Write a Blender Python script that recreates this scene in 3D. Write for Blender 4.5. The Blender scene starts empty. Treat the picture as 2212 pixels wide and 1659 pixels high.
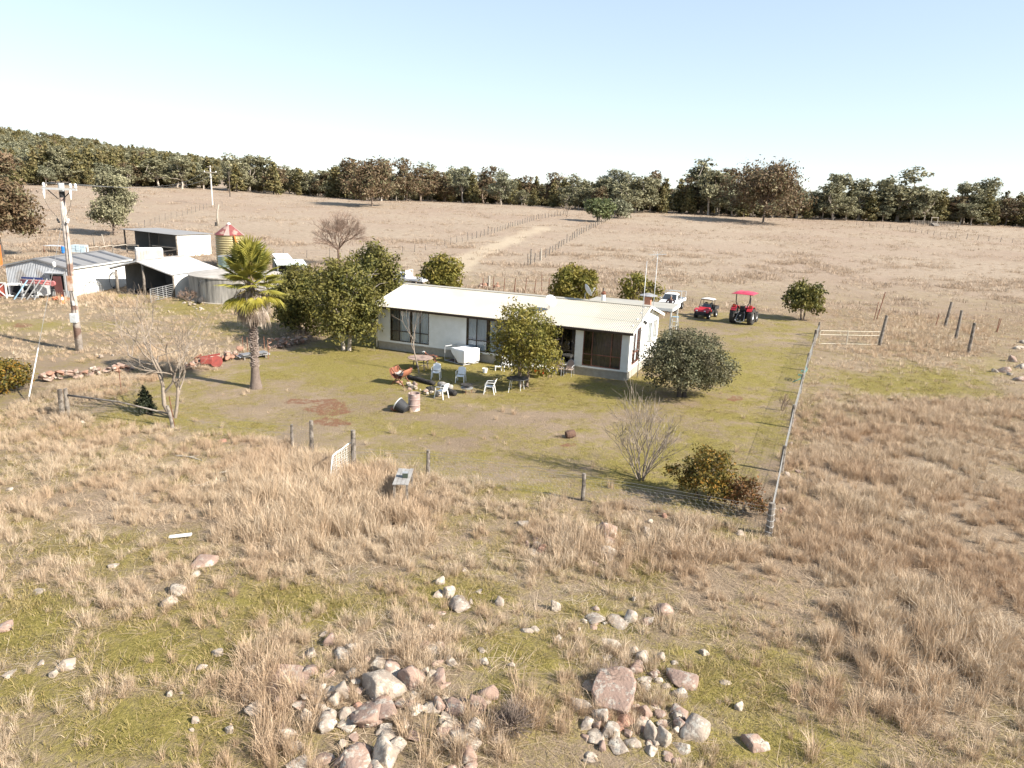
import bpy, math, random
import numpy as np
from mathutils import Vector, Matrix
SC = bpy.context.scene
COL = SC.collection
R = math.radians
V = Vector
# ------------------------------------------------------------------ camera model
H, F, CU, CV = 10.6, 1562.0, 1106.0, 829.5
PIT, ROL = R(14.4), R(2.3)
fwd = V((0, math.cos(PIT), -math.sin(PIT)))
up0 = V((0, math.sin(PIT), math.cos(PIT)))
rgt = V((1, 0, 0)) * math.cos(ROL) + up0 * math.sin(ROL)
upv = V((1, 0, 0)) * -math.sin(ROL) + up0 * math.cos(ROL)
CAMP = V((0, 0, H))
# ------------------------------------------------------------------ noise + terrain
def hsh(ix, iy, s):
    n = (ix * 374761393 + iy * 668265263 + s * 982451653) & 0xffffffff
    n = ((n ^ (n >> 13)) * 1274126177) & 0xffffffff
    return ((n ^ (n >> 16)) & 0xffff) / 65535.0
def vnoise(x, y, s=0):
    x = np.asarray(x, float); y = np.asarray(y, float)
    ix = np.floor(x).astype(np.int64); iy = np.floor(y).astype(np.int64)
    fx = x - ix; fy = y - iy
    fx = fx * fx * (3 - 2 * fx); fy = fy * fy * (3 - 2 * fy)
    return (hsh(ix, iy, s) * (1 - fx) + hsh(ix + 1, iy, s) * fx) * (1 - fy) + (hsh(ix, iy + 1, s) * (1 - fx) + hsh(ix + 1, iy + 1, s) * fx) * fy
def fbm(x, y, s=0, o=3):
    t = 0; a = .5; k = 0
    for i in range(o):
        t = t + a * vnoise(np.asarray(x) * 2 ** i, np.asarray(y) * 2 ** i, s + i); k += a; a *= .5
    return t / k
def ss(t):
    t = np.clip(t, 0, 1); return t * t * (3 - 2 * t)
def gz(x, y):
    x = np.asarray(x, float); y = np.asarray(y, float)
    s = np.clip((y - 92) / 188, 0, 1)
    edge = 7.7 + 2.3 * ss((-70 - x) / 90)
    z = edge * s ** 1.25 + np.clip(y - 280, 0, 400) * .003
    z = z + 25 * np.exp(-((x + 430) / 130) ** 2 / 2 - ((y - 580) / 170) ** 2 / 2) * ss((y - 285) / 60)
    m = ss((np.hypot(x, y - 48) - 12) / 6) * ss((120 - y) / 40)
    z = z + .16 * (fbm(x / 7 + 50, y / 7 + 50, 3, 2) - .5) * m
    z = z + .35 * np.exp(-((x + 1) ** 2 / 22 + (y - 13.6) ** 2 / 5))
    return z
def gzf(x, y): return float(gz(x, y))
def ray(u, v): return (fwd + rgt * ((u - CU) / F) - upv * ((v - CV) / F))
def P(u, v, z):                       # where the sight line meets the height z
    d = ray(u, v); return CAMP + d * ((z - H) / d.z)
def G(u, v):                          # where it meets the ground
    d = ray(u, v)
    t0 = 6.0; t = t0
    while t < 1500:
        p = CAMP + d * t
        if p.z < gzf(p.x, p.y): break
        t0 = t; t *= 1.02
    for _ in range(30):
        m = (t0 + t) / 2; p = CAMP + d * m
        if p.z < gzf(p.x, p.y): t = m
        else: t0 = m
    p = CAMP + d * t
    p.z = gzf(p.x, p.y)
    return p
def proj(x, y, z):                    # arrays -> pixels
    dx, dy, dz = x, y, z - H
    zc = dx * fwd.x + dy * fwd.y + dz * fwd.z
    zc = np.where(zc < .5, .5, zc)
    return CU + F * (dx * rgt.x + dy * rgt.y + dz * rgt.z) / zc, CV - F * (dx * upv.x + dy * upv.y + dz * upv.z) / zc
def hgt(u, vb, vt):                   # height of something standing at (u,vb) whose top shows at vt
    g = G(u, vb); d = ray(u, vt); k = math.hypot(g.x, g.y) / math.hypot(d.x, d.y)
    return H + d.z * k - g.z
def ppm(p): return F / max(1, (V(p) - CAMP).dot(fwd))   # pixels per metre there
# ------------------------------------------------------------------ materials
def nodes(name):
    m = bpy.data.materials.new(name); m.use_nodes = True
    nt = m.node_tree; nt.nodes.clear()
    return m, nt, nt.nodes, nt.links
def ramp(N, stops):
    r = N.new('ShaderNodeValToRGB'); e = r.color_ramp.elements
    while len(e) < len(stops): e.new(.5)
    for i, (p, c) in enumerate(stops): e[i].position = p; e[i].color = (*c, 1)
    return r
def mat(name, c1, c2=None, scale=6., rough=.75, metal=0., bump=0., bscale=25., spec=.3, stops=None, c3=None, s3=1.5):
    m, nt, N, L = nodes(name)
    o = N.new('ShaderNodeOutputMaterial'); b = N.new('ShaderNodeBsdfPrincipled')
    b.inputs['Roughness'].default_value = rough; b.inputs['Metallic'].default_value = metal
    b.inputs['Specular IOR Level'].default_value = spec
    L.new(b.outputs[0], o.inputs[0])
    c2 = c2 or tuple(x * .8 for x in c1)
    tc = N.new('ShaderNodeTexCoord'); oi = N.new('ShaderNodeObjectInfo')
    ad = N.new('ShaderNodeVectorMath'); ad.operation = 'ADD'
    cx = N.new('ShaderNodeMath'); cx.operation = 'MULTIPLY'; cx.inputs[1].default_value = 37.
    L.new(oi.outputs['Random'], cx.inputs[0]); L.new(tc.outputs['Object'], ad.inputs[0]); L.new(cx.outputs[0], ad.inputs[1])
    n = N.new('ShaderNodeTexNoise'); n.inputs['Scale'].default_value = scale; n.inputs['Detail'].default_value = 6
    n.inputs['Roughness'].default_value = .6
    L.new(ad.outputs[0], n.inputs['Vector'])
    r = ramp(N, stops or [(.35, c1), (.65, c2)]); L.new(n.outputs[0], r.inputs[0])
    out = r.outputs[0]
    if c3:
        n3 = N.new('ShaderNodeTexNoise'); n3.inputs['Scale'].default_value = s3; n3.inputs['Detail'].default_value = 5
        L.new(ad.outputs[0], n3.inputs['Vector'])
        r3 = ramp(N, [(.52, (0, 0, 0)), (.6, (1, 1, 1))]); L.new(n3.outputs[0], r3.inputs[0])
        mx = N.new('ShaderNodeMix'); mx.data_type = 'RGBA'; mx.inputs[7].default_value = (*c3, 1)
        L.new(r3.outputs[0], mx.inputs[0]); L.new(out, mx.inputs[6]); out = mx.outputs[2]
    L.new(out, b.inputs['Base Color'])
    if bump:
        n2 = N.new('ShaderNodeTexNoise'); n2.inputs['Scale'].default_value = bscale; n2.inputs['Detail'].default_value = 5
        L.new(ad.outputs[0], n2.inputs['Vector'])
        bp = N.new('ShaderNodeBump'); bp.inputs['Strength'].default_value = bump; bp.inputs['Distance'].default_value = .05
        L.new(n2.outputs[0], bp.inputs['Height']); L.new(bp.outputs[0], b.inputs['Normal'])
    return m
def leafmat(name, cols, trans=.25, patch=None, pscale=.8, rough=.6):
    m, nt, N, L = nodes(name)
    o = N.new('ShaderNodeOutputMaterial'); g = N.new('ShaderNodeNewGeometry')
    k = len(cols)
    r = ramp(N, [((i + .5) / k, c) for i, c in enumerate(cols)])
    L.new(g.outputs['Random Per Island'], r.inputs[0]); out = r.outputs[0]
    if patch:
        n = N.new('ShaderNodeTexNoise'); n.inputs['Scale'].default_value = pscale; n.inputs['Detail'].default_value = 3
        L.new(g.outputs['Position'], n.inputs['Vector'])
        rr = ramp(N, [(.42, (0, 0, 0)), (.62, (.8, .8, .8))]); L.new(n.outputs[0], rr.inputs[0])
        mx = N.new('ShaderNodeMix'); mx.data_type = 'RGBA'; mx.inputs[7].default_value = (*patch, 1)
        L.new(rr.outputs[0], mx.inputs[0]); L.new(out, mx.inputs[6]); out = mx.outputs[2]
    d = N.new('ShaderNodeBsdfPrincipled'); d.inputs['Roughness'].default_value = rough; d.inputs['Specular IOR Level'].default_value = .25
    t = N.new('ShaderNodeBsdfTranslucent'); mm = N.new('ShaderNodeMixShader'); mm.inputs[0].default_value = trans
    L.new(out, d.inputs['Base Color']); L.new(out, t.inputs[0]); L.new(d.outputs[0], mm.inputs[1]); L.new(t.outputs[0], mm.inputs[2]); L.new(mm.outputs[0], o.inputs[0])
    return m
def glassmat(name, tint=(.55, .62, .66), gl=.12):
    m, nt, N, L = nodes(name)
    o = N.new('ShaderNodeOutputMaterial'); t = N.new('ShaderNodeBsdfTransparent'); t.inputs[0].default_value = (*tint, 1)
    g = N.new('ShaderNodeBsdfGlossy'); g.inputs['Roughness'].default_value = .04
    fr = N.new('ShaderNodeFresnel'); fr.inputs[0].default_value = 1.5
    a = N.new('ShaderNodeMath'); a.operation = 'ADD'; a.inputs[1].default_value = gl; a.use_clamp = True
    mx = N.new('ShaderNodeMixShader'); L.new(fr.outputs[0], a.inputs[0]); L.new(a.outputs[0], mx.inputs[0])
    L.new(t.outputs[0], mx.inputs[1]); L.new(g.outputs[0], mx.inputs[2]); L.new(mx.outputs[0], o.inputs[0])
    return m
# ------------------------------------------------------------------ mesh builder
class MB:
    def __init__(s): s.v = []; s.f = []; s.m = []; s.k = 0; s.T = None
    def add(s, vs, fs):
        o = len(s.v)
        if s.T is not None: vs = [tuple(s.T @ V(p)) for p in vs]
        s.v += [tuple(p) for p in vs]; s.f += [tuple(i + o for i in f) for f in fs]; s.m += [s.k] * len(fs)
        return s
    def hexa(s, p): return s.add(p, [(0, 3, 2, 1), (4, 5, 6, 7), (0, 1, 5, 4), (1, 2, 6, 5), (2, 3, 7, 6), (3, 0, 4, 7)])
    def box(s, c, d, rz=0., rot=None):
        x, y, z = d[0] / 2, d[1] / 2, d[2] / 2
        p = [V(q) for q in ((-x, -y, -z), (x, -y, -z), (x, y, -z), (-x, y, -z), (-x, -y, z), (x, -y, z), (x, y, z), (-x, y, z))]
        M = rot if rot is not None else (Matrix.Rotation(rz, 3, 'Z') if rz else None)
        return s.hexa([V(c) + (M @ q if M else q) for q in p])
    def beam(s, a, b, w, h=None, up=(0, 0, 1)):
        a = V(a); b = V(b); h = h or w; d = (b - a).normalized(); u = V(up)
        if abs(d.dot(u)) > .95: u = V((1, 0, 0))
        x = d.cross(u).normalized() * w / 2; y = x.cross(d).normalized() * h / 2
        return s.hexa([a - x - y, a + x - y, a + x + y, a - x + y, b - x - y, b + x - y, b + x + y, b - x + y])
    def tube(s, pts, rs, n=6, cap=True):
        pts = [V(p) for p in pts]; k = len(pts)
        if not hasattr(rs, '__len__'): rs = [rs] * k
        vs = []; fs = []; pu = None
        for i, p in enumerate(pts):
            d = (pts[min(i + 1, k - 1)] - pts[max(i - 1, 0)])
            d = d.normalized() if d.length > 1e-9 else V((0, 0, 1))
            u = pu or (V((0, 0, 1)) if abs(d.z) < .9 else V((1, 0, 0)))
            x = d.cross(u)
            if x.length < 1e-6: x = d.cross(V((.3, 1, .2)))
            x.normalize(); y = x.cross(d).normalized(); pu = y
            for j in range(n):
                a = 2 * math.pi * j / n; vs.append(p + (x * math.cos(a) + y * math.sin(a)) * rs[i])
        for i in range(k - 1):
            for j in range(n):
                fs.append((i * n + j, i * n + (j + 1) % n, (i + 1) * n + (j + 1) % n, (i + 1) * n + j))
        if cap: fs.append(tuple(range(n))); fs.append(tuple(reversed(range((k - 1) * n, k * n))))
        return s.add(vs, fs)
    def lathe(s, prof, n=16, c=(0, 0, 0), rot=None, cap=True):
        vs = []; fs = []; c = V(c); k = len(prof)
        for r, z in prof:
            for j in range(n):
                a = 2 * math.pi * j / n; q = V((r * math.cos(a), r * math.sin(a), z))
                vs.append(c + (rot @ q if rot is not None else q))
        for i in range(k - 1):
            for j in range(n): fs.append((i * n + j, i * n + (j + 1) % n, (i + 1) * n + (j + 1) % n, (i + 1) * n + j))
        if cap:
            if prof[0][0] > 1e-4: fs.append(tuple(reversed(range(n))))
            if prof[-1][0] > 1e-4: fs.append(tuple(range((k - 1) * n, k * n)))
        return s.add(vs, fs)
    def poly(s, pts): return s.add(pts, [tuple(range(len(pts)))])
    def prism(s, poly, a, b, f):      # poly of 2-D points, swept from a to b; f(px,py,t)->3-D
        n = len(poly); vs = [f(x, y, a) for x, y in poly] + [f(x, y, b) for x, y in poly]
        fs = [tuple(range(n)), tuple(reversed(range(n, 2 * n)))] + [(i, n + i, n + (i + 1) % n, (i + 1) % n) for i in range(n)]
        return s.add(vs, fs)
    def sheet(s, o, a, b, na, nb, off):   # wavy sheet o + a*i + b*j + off(i,j)
        o, a, b = V(o), V(a), V(b); vs = []; fs = []
        for i in range(na + 1):
            for j in range(nb + 1): vs.append(o + a * (i / na) + b * (j / nb) + V(off(i / na, j / nb)))
        for i in range(na):
            for j in range(nb):
                q = i * (nb + 1) + j; fs.append((q, q + 1, q + nb + 2, q + nb + 1))
        return s.add(vs, fs)
    def mesh(s, name, mats, smooth=False):
        me = bpy.data.meshes.new(name); me.from_pydata(s.v, [], s.f)
        for m in (mats if isinstance(mats, (list, tuple)) else [mats]): me.materials.append(m)
        me.polygons.foreach_set('material_index', s.m)
        if smooth: me.polygons.foreach_set('use_smooth', [True] * len(s.f))
        me.update(); return me
    def obj(s, name, mats, parent=None, smooth=False, bevel=0, loc=None, solid=0, fixn=True):
        me = s.mesh(name, mats, smooth)
        o = bpy.data.objects.new(name, me); COL.objects.link(o)
        if fixn:
            import bmesh
            bm = bmesh.new(); bm.from_mesh(me); bmesh.ops.recalc_face_normals(bm, faces=bm.faces); bm.to_mesh(me); bm.free()
        if parent: o.parent = parent
        if loc is not None: o.location = loc
        if solid:
            q = o.modifiers.new('solid', 'SOLIDIFY'); q.thickness = solid; q.offset = 0
        if bevel:
            q = o.modifiers.new('bevel', 'BEVEL'); q.width = bevel; q.segments = 2; q.limit_method = 'ANGLE'
        return o
def npmesh(name, v, f, mats, smooth=False):      # all faces the same corner count
    me = bpy.data.meshes.new(name); v = np.asarray(v, np.float32); f = np.asarray(f, np.int32); k = f.shape[1]
    me.vertices.add(len(v)); me.vertices.foreach_set('co', v.ravel())
    me.loops.add(f.size); me.loops.foreach_set('vertex_index', f.ravel())
    me.polygons.add(len(f)); me.polygons.foreach_set('loop_start', np.arange(0, f.size, k, dtype=np.int32))
    for m in (mats if isinstance(mats, (list, tuple)) else [mats]): me.materials.append(m)
    me.update(calc_edges=True); me.validate()
    return me
def link(name, me, parent=None, loc=None, rz=0, sc=None):
    o = bpy.data.objects.new(name, me); COL.objects.link(o)
    if parent: o.parent = parent
    if loc is not None: o.location = loc
    if rz: o.rotation_euler = (0, 0, rz)
    if sc: o.scale = sc if hasattr(sc, '__len__') else (sc,) * 3
    return o
def tag(o, label=None, cat=None, group=None, kind=None):
    if label: o['label'] = label
    if cat: o['category'] = cat
    if group: o['group'] = group
    if kind: o['kind'] = kind
    return o
def thing(name, label, cat, loc=(0, 0, 0), rz=0., group=None, sc=None):
    o = bpy.data.objects.new(name, None); COL.objects.link(o); o.empty_display_size = .2
    o.location = loc; o.rotation_euler = (0, 0, rz)
    if sc: o.scale = sc if hasattr(sc, '__len__') else (sc,) * 3
    return tag(o, label, cat, group)
def dup(root, loc=None, rz=None, label=None, group=None, sc=None):
    r = root.copy(); COL.objects.link(r)
    if loc is not None: r.location = loc
    if rz is not None: r.rotation_euler = (0, 0, rz)
    if sc: r.scale = sc if hasattr(sc, '__len__') else (sc,) * 3
    if label: r['label'] = label
    if group: r['group'] = group
    for ch in list(root.children):
        c = ch.copy(); COL.objects.link(c); c.parent = r
        for g in list(ch.children):
            d = g.copy(); COL.objects.link(d); d.parent = c
    return r
def curve_tube(pts, sub=6):           # Catmull-Rom through points
    pts = [V(p) for p in pts]; q = [pts[0]] + pts + [pts[-1]]; out = []
    for i in range(1, len(q) - 2):
        a, b, c, d = q[i - 1], q[i], q[i + 1], q[i + 2]
        for t in np.linspace(0, 1, sub, endpoint=False):
            out.append(.5 * ((2 * b) + (c - a) * t + (2 * a - 5 * b + 4 * c - d) * t * t + (3 * b - a - 3 * c + d) * t ** 3))
    out.append(pts[-1]); return out
def sag(a, b, d, n=12):
    a = V(a); b = V(b); return [a.lerp(b, i / n) - V((0, 0, d * 4 * (i / n) * (1 - i / n))) for i in range(n + 1)]
# ------------------------------------------------------------------ camera, sun, sky
cd = bpy.data.cameras.new('camera'); cam = bpy.data.objects.new('camera', cd); COL.objects.link(cam)
cd.sensor_width = 36; cd.lens = 36 * F / 2212; cd.clip_end = 6000; cd.clip_start = .1
cam.matrix_world = Matrix(((rgt.x, upv.x, -fwd.x, 0), (rgt.y, upv.y, -fwd.y, 0), (rgt.z, upv.z, -fwd.z, H), (0, 0, 0, 1)))
SC.camera = cam
SUN_EL = R(35); sh = V((.91, -.415, 0)).normalized()
sunv = sh * math.cos(SUN_EL) + V((0, 0, math.sin(SUN_EL)))
sl = bpy.data.lights.new('sun', 'SUN'); sl.energy = 5.0; sl.angle = R(.5); sl.color = (1, .94, .86)
so = bpy.data.objects.new('sun', sl); COL.objects.link(so); so.rotation_euler = sunv.to_track_quat('Z', 'Y').to_euler(); so.location = (60, -30, 60)
W = bpy.data.worlds.new('World'); SC.world = W; W.use_nodes = True
wn = W.node_tree.nodes; wl = W.node_tree.links; bg = wn['Background']
sk = wn.new('ShaderNodeTexSky'); sk.sky_type = 'NISHITA'; sk.sun_disc = False
sk.sun_elevation = SUN_EL; sk.sun_rotation = math.atan2(sh.x, sh.y)
sk.altitude = 400; sk.air_density = 1.0; sk.dust_density = .05; sk.ozone_density = 1.2
gmn = wn.new('ShaderNodeGamma'); gmn.inputs[1].default_value = .48
tn = wn.new('ShaderNodeMix'); tn.data_type = 'RGBA'; tn.blend_type = 'MULTIPLY'; tn.inputs[0].default_value = 1; tn.inputs[7].default_value = (1.40, 1.47, 1.58, 1)
wl.new(sk.outputs[0], gmn.inputs[0]); wl.new(gmn.outputs[0], tn.inputs[6]); wl.new(tn.outputs[2], bg.inputs[0]); bg.inputs[1].default_value = .13
SC.view_settings.view_transform = 'Standard'; SC.view_settings.look = 'None'; SC.view_settings.gamma = 1; SC.view_settings.exposure = 1.28
SC.render.engine = 'CYCLES'; SC.cycles.max_bounces = 6; SC.cycles.transparent_max_bounces = 12
SC.cycles.use_denoising = True
# ------------------------------------------------------------------ zones of the ground (authored once, stored on the ground mesh)
LAWN = [(150, 895), (370, 925), (632, 958), (675, 982), (765, 1000), (925, 1030), (1258, 1078), (1655, 1150), (1690, 1020), (1712, 925), (1732, 835), (1757, 745), (1765, 705), (1700, 680), (1480, 672), (1400, 700), (1000, 640), (780, 640), (690, 735), (590, 760), (470, 800), (400, 800)]
LAWNG = np.array([[*(G(u, v).xy)] for u, v in LAWN])
def inpoly(x, y, pg):
    r = np.zeros(np.shape(x), bool); n = len(pg); j = n - 1
    for i in range(n):
        xi, yi = pg[i]; xj, yj = pg[j]
        c = ((yi > y) != (yj > y)) & (x < (xj - xi) * (y - yi) / (yj - yi + 1e-12) + xi)
        r ^= c; j = i
    return r
# (u, v, ru, rv, strength) centred on pixels, laid on the ground
GREEN = [(980, 800, 330, 60, .55), (760, 760, 90, 40, .6), (1290, 850, 160, 40, .5), (1630, 790, 110, 90, .5), (1600, 920, 150, 70, .35), (1450, 1000, 250, 70, .3), (1180, 990, 160, 40, .25), (600, 800, 120, 30, .3), (850, 1000, 200, 40, .35), (1090, 1060, 130, 22, .4),
  (1960, 830, 190, 38, .95), (2130, 800, 80, 25, .6), (1860, 860, 60, 60, .4), (1750, 900, 30, 120, .5), (1725, 1080, 40, 120, .5), (90, 705, 160, 16, .6), (430, 660, 120, 28, .8), (520, 700, 120, 30, .5), (300, 640, 110, 10, .8), (600, 690, 60, 20, .5), (330, 915, 160, 20, .4),
  (60, 1340, 160, 90, .65), (230, 1200, 200, 40, .55), (330, 1400, 200, 80, .75), (90, 1500, 170, 60, .7), (250, 1570, 220, 70, .85), (620, 1310, 220, 50, .9), (560, 1260, 120, 24, .5), (1000, 1290, 110, 40, .6), (1130, 1400, 160, 60, .9), (1240, 1230, 90, 40, .35), (1290, 1330, 120, 60, .6), (1390, 1220, 60, 35, .6), (1560, 1480, 180, 70, .85), (1700, 1600, 180, 60, .7), (1580, 1160, 90, 25, .8), (1480, 1440, 120, 50, .5), (1100, 1500, 90, 30, .5), (30, 1130, 90, 30, .4), (1690, 1420, 90, 40, .4), (700, 1450, 60, 25, .3), (1900, 1560, 80, 40, .35), (2000, 1130, 40, 15, .5)]
DRYB = [(1100, 905, 190, 26, .5), (640, 870, 130, 34, .3), (1000, 960, 120, 18, .35), (700, 1090, 240, 120, .6), (1310, 905, 100, 22, .25), (1900, 1100, 330, 200, .5), (1560, 1230, 170, 90, .3), (850, 1500, 220, 110, .25), (1620, 740, 110, 16, .4), (1540, 715, 100, 10, .5), (280, 1090, 260, 50, .2), (480, 850, 60, 20, .2), (2050, 1400, 200, 160, .5)]
REDD = [(715, 885, 75, 26, 1.), (650, 868, 60, 10, .8), (720, 912, 60, 16, .9), (760, 838, 60, 8, .5), (1588, 862, 34, 9, .9), (1220, 962, 45, 9, .8), (45, 703, 40, 7, .9), (790, 862, 30, 8, .5), (1660, 880, 12, 14, .4), (560, 820, 30, 6, .3), (870, 858, 30, 8, .4), (300, 412, 200, 6, .25), (480, 408, 140, 5, .3), (330, 425, 240, 8, .4)]
TRK = [(1180, 490), (1120, 512), (1060, 535), (1010, 560), (960, 590)]
def blobs(u, v, L, n):
    t = 0
    for a, b, c, d, s in L:
        t = np.maximum(t, s * np.clip(1.35 - np.hypot((u - a) / c, (v - b) / d) - (n - .5) * .9, 0, 1))
    return t
TRG = [G(u, v) for u, v in TRK]
def zones(x, y):
    z = gz(x, y); u, v = proj(x, y, z)
    n = fbm(x / 3.1, y / 3.1, 11, 3)
    vis = y > 6
    g = blobs(u, v, GREEN, n); d = blobs(u, v, DRYB, n); r = np.minimum(1.06, 1.5 * blobs(u, v, REDD, fbm(x * 1.1, y * 1.1, 5, 3))) * vis
    lawn = inpoly(x, y, LAWNG)
    base = np.where(lawn, .42, .31 - .12 * ss((y - 32) / 14)) * ss((150 - y) / 60) + .02
    green = np.clip(base + g * .55 - d * .75 + (fbm(x / 1.1, y / 1.1, 21, 3) - .5) * np.where(lawn, .8, .5) * ss((130 - y) / 50), 0, 1)
    tr = np.zeros(np.shape(x))
    for i in range(len(TRG) - 1):
        a, b = TRG[i], TRG[i + 1]; ex, ey = b.x - a.x, b.y - a.y; l2 = ex * ex + ey * ey
        t = np.clip(((x - a.x) * ex + (y - a.y) * ey) / l2, 0, 1)
        dd = np.hypot(x - a.x - ex * t, y - a.y - ey * t)
        tr = np.maximum(tr, np.clip(1 - (dd + (n - .5) * 3) / 3.2, 0, 1))
    return green, r, np.clip(tr * 2, 0, 1), lawn, u, v
def axis(lo, hi, st, far0, far1, g=1.11):
    a = list(np.arange(lo, hi + 1e-6, st)); s = st; p = hi
    while p < far1: s *= g; p += s; a.append(p)
    s = st; p = lo
    while p > far0: s *= g; p -= s; a.insert(0, p)
    return np.array(a)
xs = axis(-46, 46, .34, -3200, 3200); ys = axis(6, 84, .34, -160, 4200)
X, Y = np.meshgrid(xs, ys, indexing='ij'); X = X.ravel(); Y = Y.ravel()
zg, zr, zt, lawn, _, _ = zones(X, Y)
Z = gz(X, Y) + (.05 * (fbm(X * 1.4, Y * 1.4, 31, 2) - .5) * ss((100 - Y) / 30)) * np.where(lawn, .5, 1.2)
ni, nj = len(xs), len(ys)
ii, jj = np.meshgrid(np.arange(ni - 1), np.arange(nj - 1), indexing='ij'); q = (ii * nj + jj).ravel()
# ground material
m, nt, N, L = nodes('dry pasture')
o = N.new('ShaderNodeOutputMaterial'); b = N.new('ShaderNodeBsdfPrincipled'); L.new(b.outputs[0], o.inputs[0])
b.inputs['Roughness'].default_value = .95; b.inputs['Specular IOR Level'].default_value = .1
gm = N.new('ShaderNodeNewGeometry')
def tex(s, d=5, rg=.6):
    n = N.new('ShaderNodeTexNoise'); n.inputs['Scale'].default_value = s; n.inputs['Detail'].default_value = d; n.inputs['Roughness'].default_value = rg
    L.new(gm.outputs['Position'], n.inputs['Vector']); return n.outputs[0]
def att(nm):
    a = N.new('ShaderNodeAttribute'); a.attribute_name = nm; return a.outputs['Fac']
def mth(op, a, bb, cl=False):
    n = N.new('ShaderNodeMath'); n.operation = op; n.use_clamp = cl
    for i, w in enumerate((a, bb)):
        if isinstance(w, (int, float)): n.inputs[i].default_value = w
        else: L.new(w, n.inputs[i])
    return n.outputs[0]
def mixc(f, a, bb):
    n = N.new('ShaderNodeMix'); n.data_type = 'RGBA'
    for i, w in ((0, f), (6, a), (7, bb)):
        if isinstance(w, tuple): n.inputs[i].default_value = (*w, 1)
        elif isinstance(w, float): n.inputs[i].default_value = w
        else: L.new(w, n.inputs[i])
    return n.outputs[2]
def rmp(f, st):
    r = ramp(N, st); L.new(f, r.inputs[0]); return r.outputs[0]
n_big, n_med, n_fin, n_far = tex(.35), tex(2.6), tex(14, 6, .7), tex(.09, 6, .65)
dry = rmp(n_fin, [(.28, (.094, .065, .038)), (.45, (.202, .150, .094)), (.62, (.258, .198, .130)), (.8, (.314, .251, .172))])
dry = mixc(rmp(n_med, [(.4, (0, 0, 0)), (.7, (.45,) * 3)]), dry, (.184, .126, .078))
dry = mixc(rmp(n_far, [(.42, (0, 0, 0)), (.62, (.5,) * 3)]), dry, (.377, .290, .200))
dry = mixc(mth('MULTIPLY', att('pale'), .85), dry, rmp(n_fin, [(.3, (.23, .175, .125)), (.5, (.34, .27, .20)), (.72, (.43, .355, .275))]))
n_cl = tex(.9, 6, .7)
dry = mixc(rmp(n_cl, [(.40, (.55,) * 3), (.56, (0, 0, 0))]), dry, (.22, .165, .115))
dry = mixc(rmp(tex(.028, 5, .6), [(.45, (0, 0, 0)), (.62, (.4,) * 3)]), dry, (.25, .175, .13))
grn = rmp(n_fin, [(.28, (.088, .079, .017)), (.5, (.207, .172, .043)), (.72, (.321, .254, .085))])
gf = mth('ADD', mth('ADD', att('green'), mth('MULTIPLY', mth('SUBTRACT', n_med, .5), 1.1)), mth('MULTIPLY', mth('SUBTRACT', n_fin, .5), 1.0))
gf = rmp(gf, [(.22, (0, 0, 0)), (.72, (.92,) * 3)])
c = mixc(gf, dry, grn)
c = mixc(mth('MULTIPLY', att('track'), .4), c, (.52, .43, .30))
rf = rmp(mth('MULTIPLY', att('red'), mth('ADD', tex(7., 6, .75), mth('MULTIPLY', n_med, .9))), [(.93, (0, 0, 0)), (1., (.9,) * 3)])
c = mixc(rf, c, (.19, .095, .058))
L.new(c, b.inputs['Base Color'])
bp = N.new('ShaderNodeBump'); bp.inputs['Strength'].default_value = .8; bp.inputs['Distance'].default_value = .12
L.new(mth('ADD', n_fin, mth('MULTIPLY', n_med, .8)), bp.inputs['Height']); L.new(bp.outputs[0], b.inputs['Normal'])
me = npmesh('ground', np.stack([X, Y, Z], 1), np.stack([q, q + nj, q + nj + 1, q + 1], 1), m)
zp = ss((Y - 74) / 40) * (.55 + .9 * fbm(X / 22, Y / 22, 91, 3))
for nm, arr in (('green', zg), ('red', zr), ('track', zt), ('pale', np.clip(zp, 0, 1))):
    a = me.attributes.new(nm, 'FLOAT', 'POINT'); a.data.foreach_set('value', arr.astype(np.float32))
me.polygons.foreach_set('use_smooth', [True] * len(me.polygons))
tag(link('ground', me), 'dry tan pasture ground with green lawn around the house', 'ground', kind='structure')
# ------------------------------------------------------------------ grass (stuff)
def tuft(nb, h, rb, spread, w, seed, lie=0., m=None):
    r = np.random.default_rng(seed)
    az = r.uniform(0, 2 * np.pi, nb); rr = rb * np.sqrt(r.random(nb)); hh = h * r.uniform(.45, 1.15, nb)
    sp = spread * r.uniform(.15, 1.2, nb) * hh
    bz = np.zeros(nb); b0 = np.stack([rr * np.cos(az), rr * np.sin(az), bz], 1)
    d = np.stack([np.cos(az + r.normal(0, .7, nb)), np.sin(az + r.normal(0, .7, nb)), bz], 1)
    zf = np.where(r.random(nb) < lie, r.uniform(.08, .35, nb), 1.)
    mid = b0 + d * (sp * .35)[:, None]; mid[:, 2] = hh * .62 * zf
    tip = b0 + d * sp[:, None]; tip[:, 2] = hh * zf * (1 - .25 * r.random(nb) * spread)
    lo = zf < 1; tip[lo] += d[lo] * (hh[lo] * .8)[:, None]; mid[lo] += d[lo] * (hh[lo] * .4)[:, None]
    t = np.stack([-np.sin(az + r.uniform(-1.5, 1.5, nb)), np.cos(az), bz], 1); t /= np.linalg.norm(t, axis=1)[:, None]
    ww = (w * r.uniform(.6, 1.3, nb))[:, None]
    v = np.stack([b0 - t * ww, b0 + t * ww, mid + t * ww * .8, mid - t * ww * .8, tip + t * ww * .25, tip - t * ww * .25], 1).reshape(-1, 3)
    v[:, 2] -= .02
    k = np.arange(nb) * 6
    f = np.concatenate([np.stack([k, k + 1, k + 2, k + 3], 1), np.stack([k + 3, k + 2, k + 4, k + 5], 1)])
    return npmesh('tuft', v, f, m)
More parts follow.
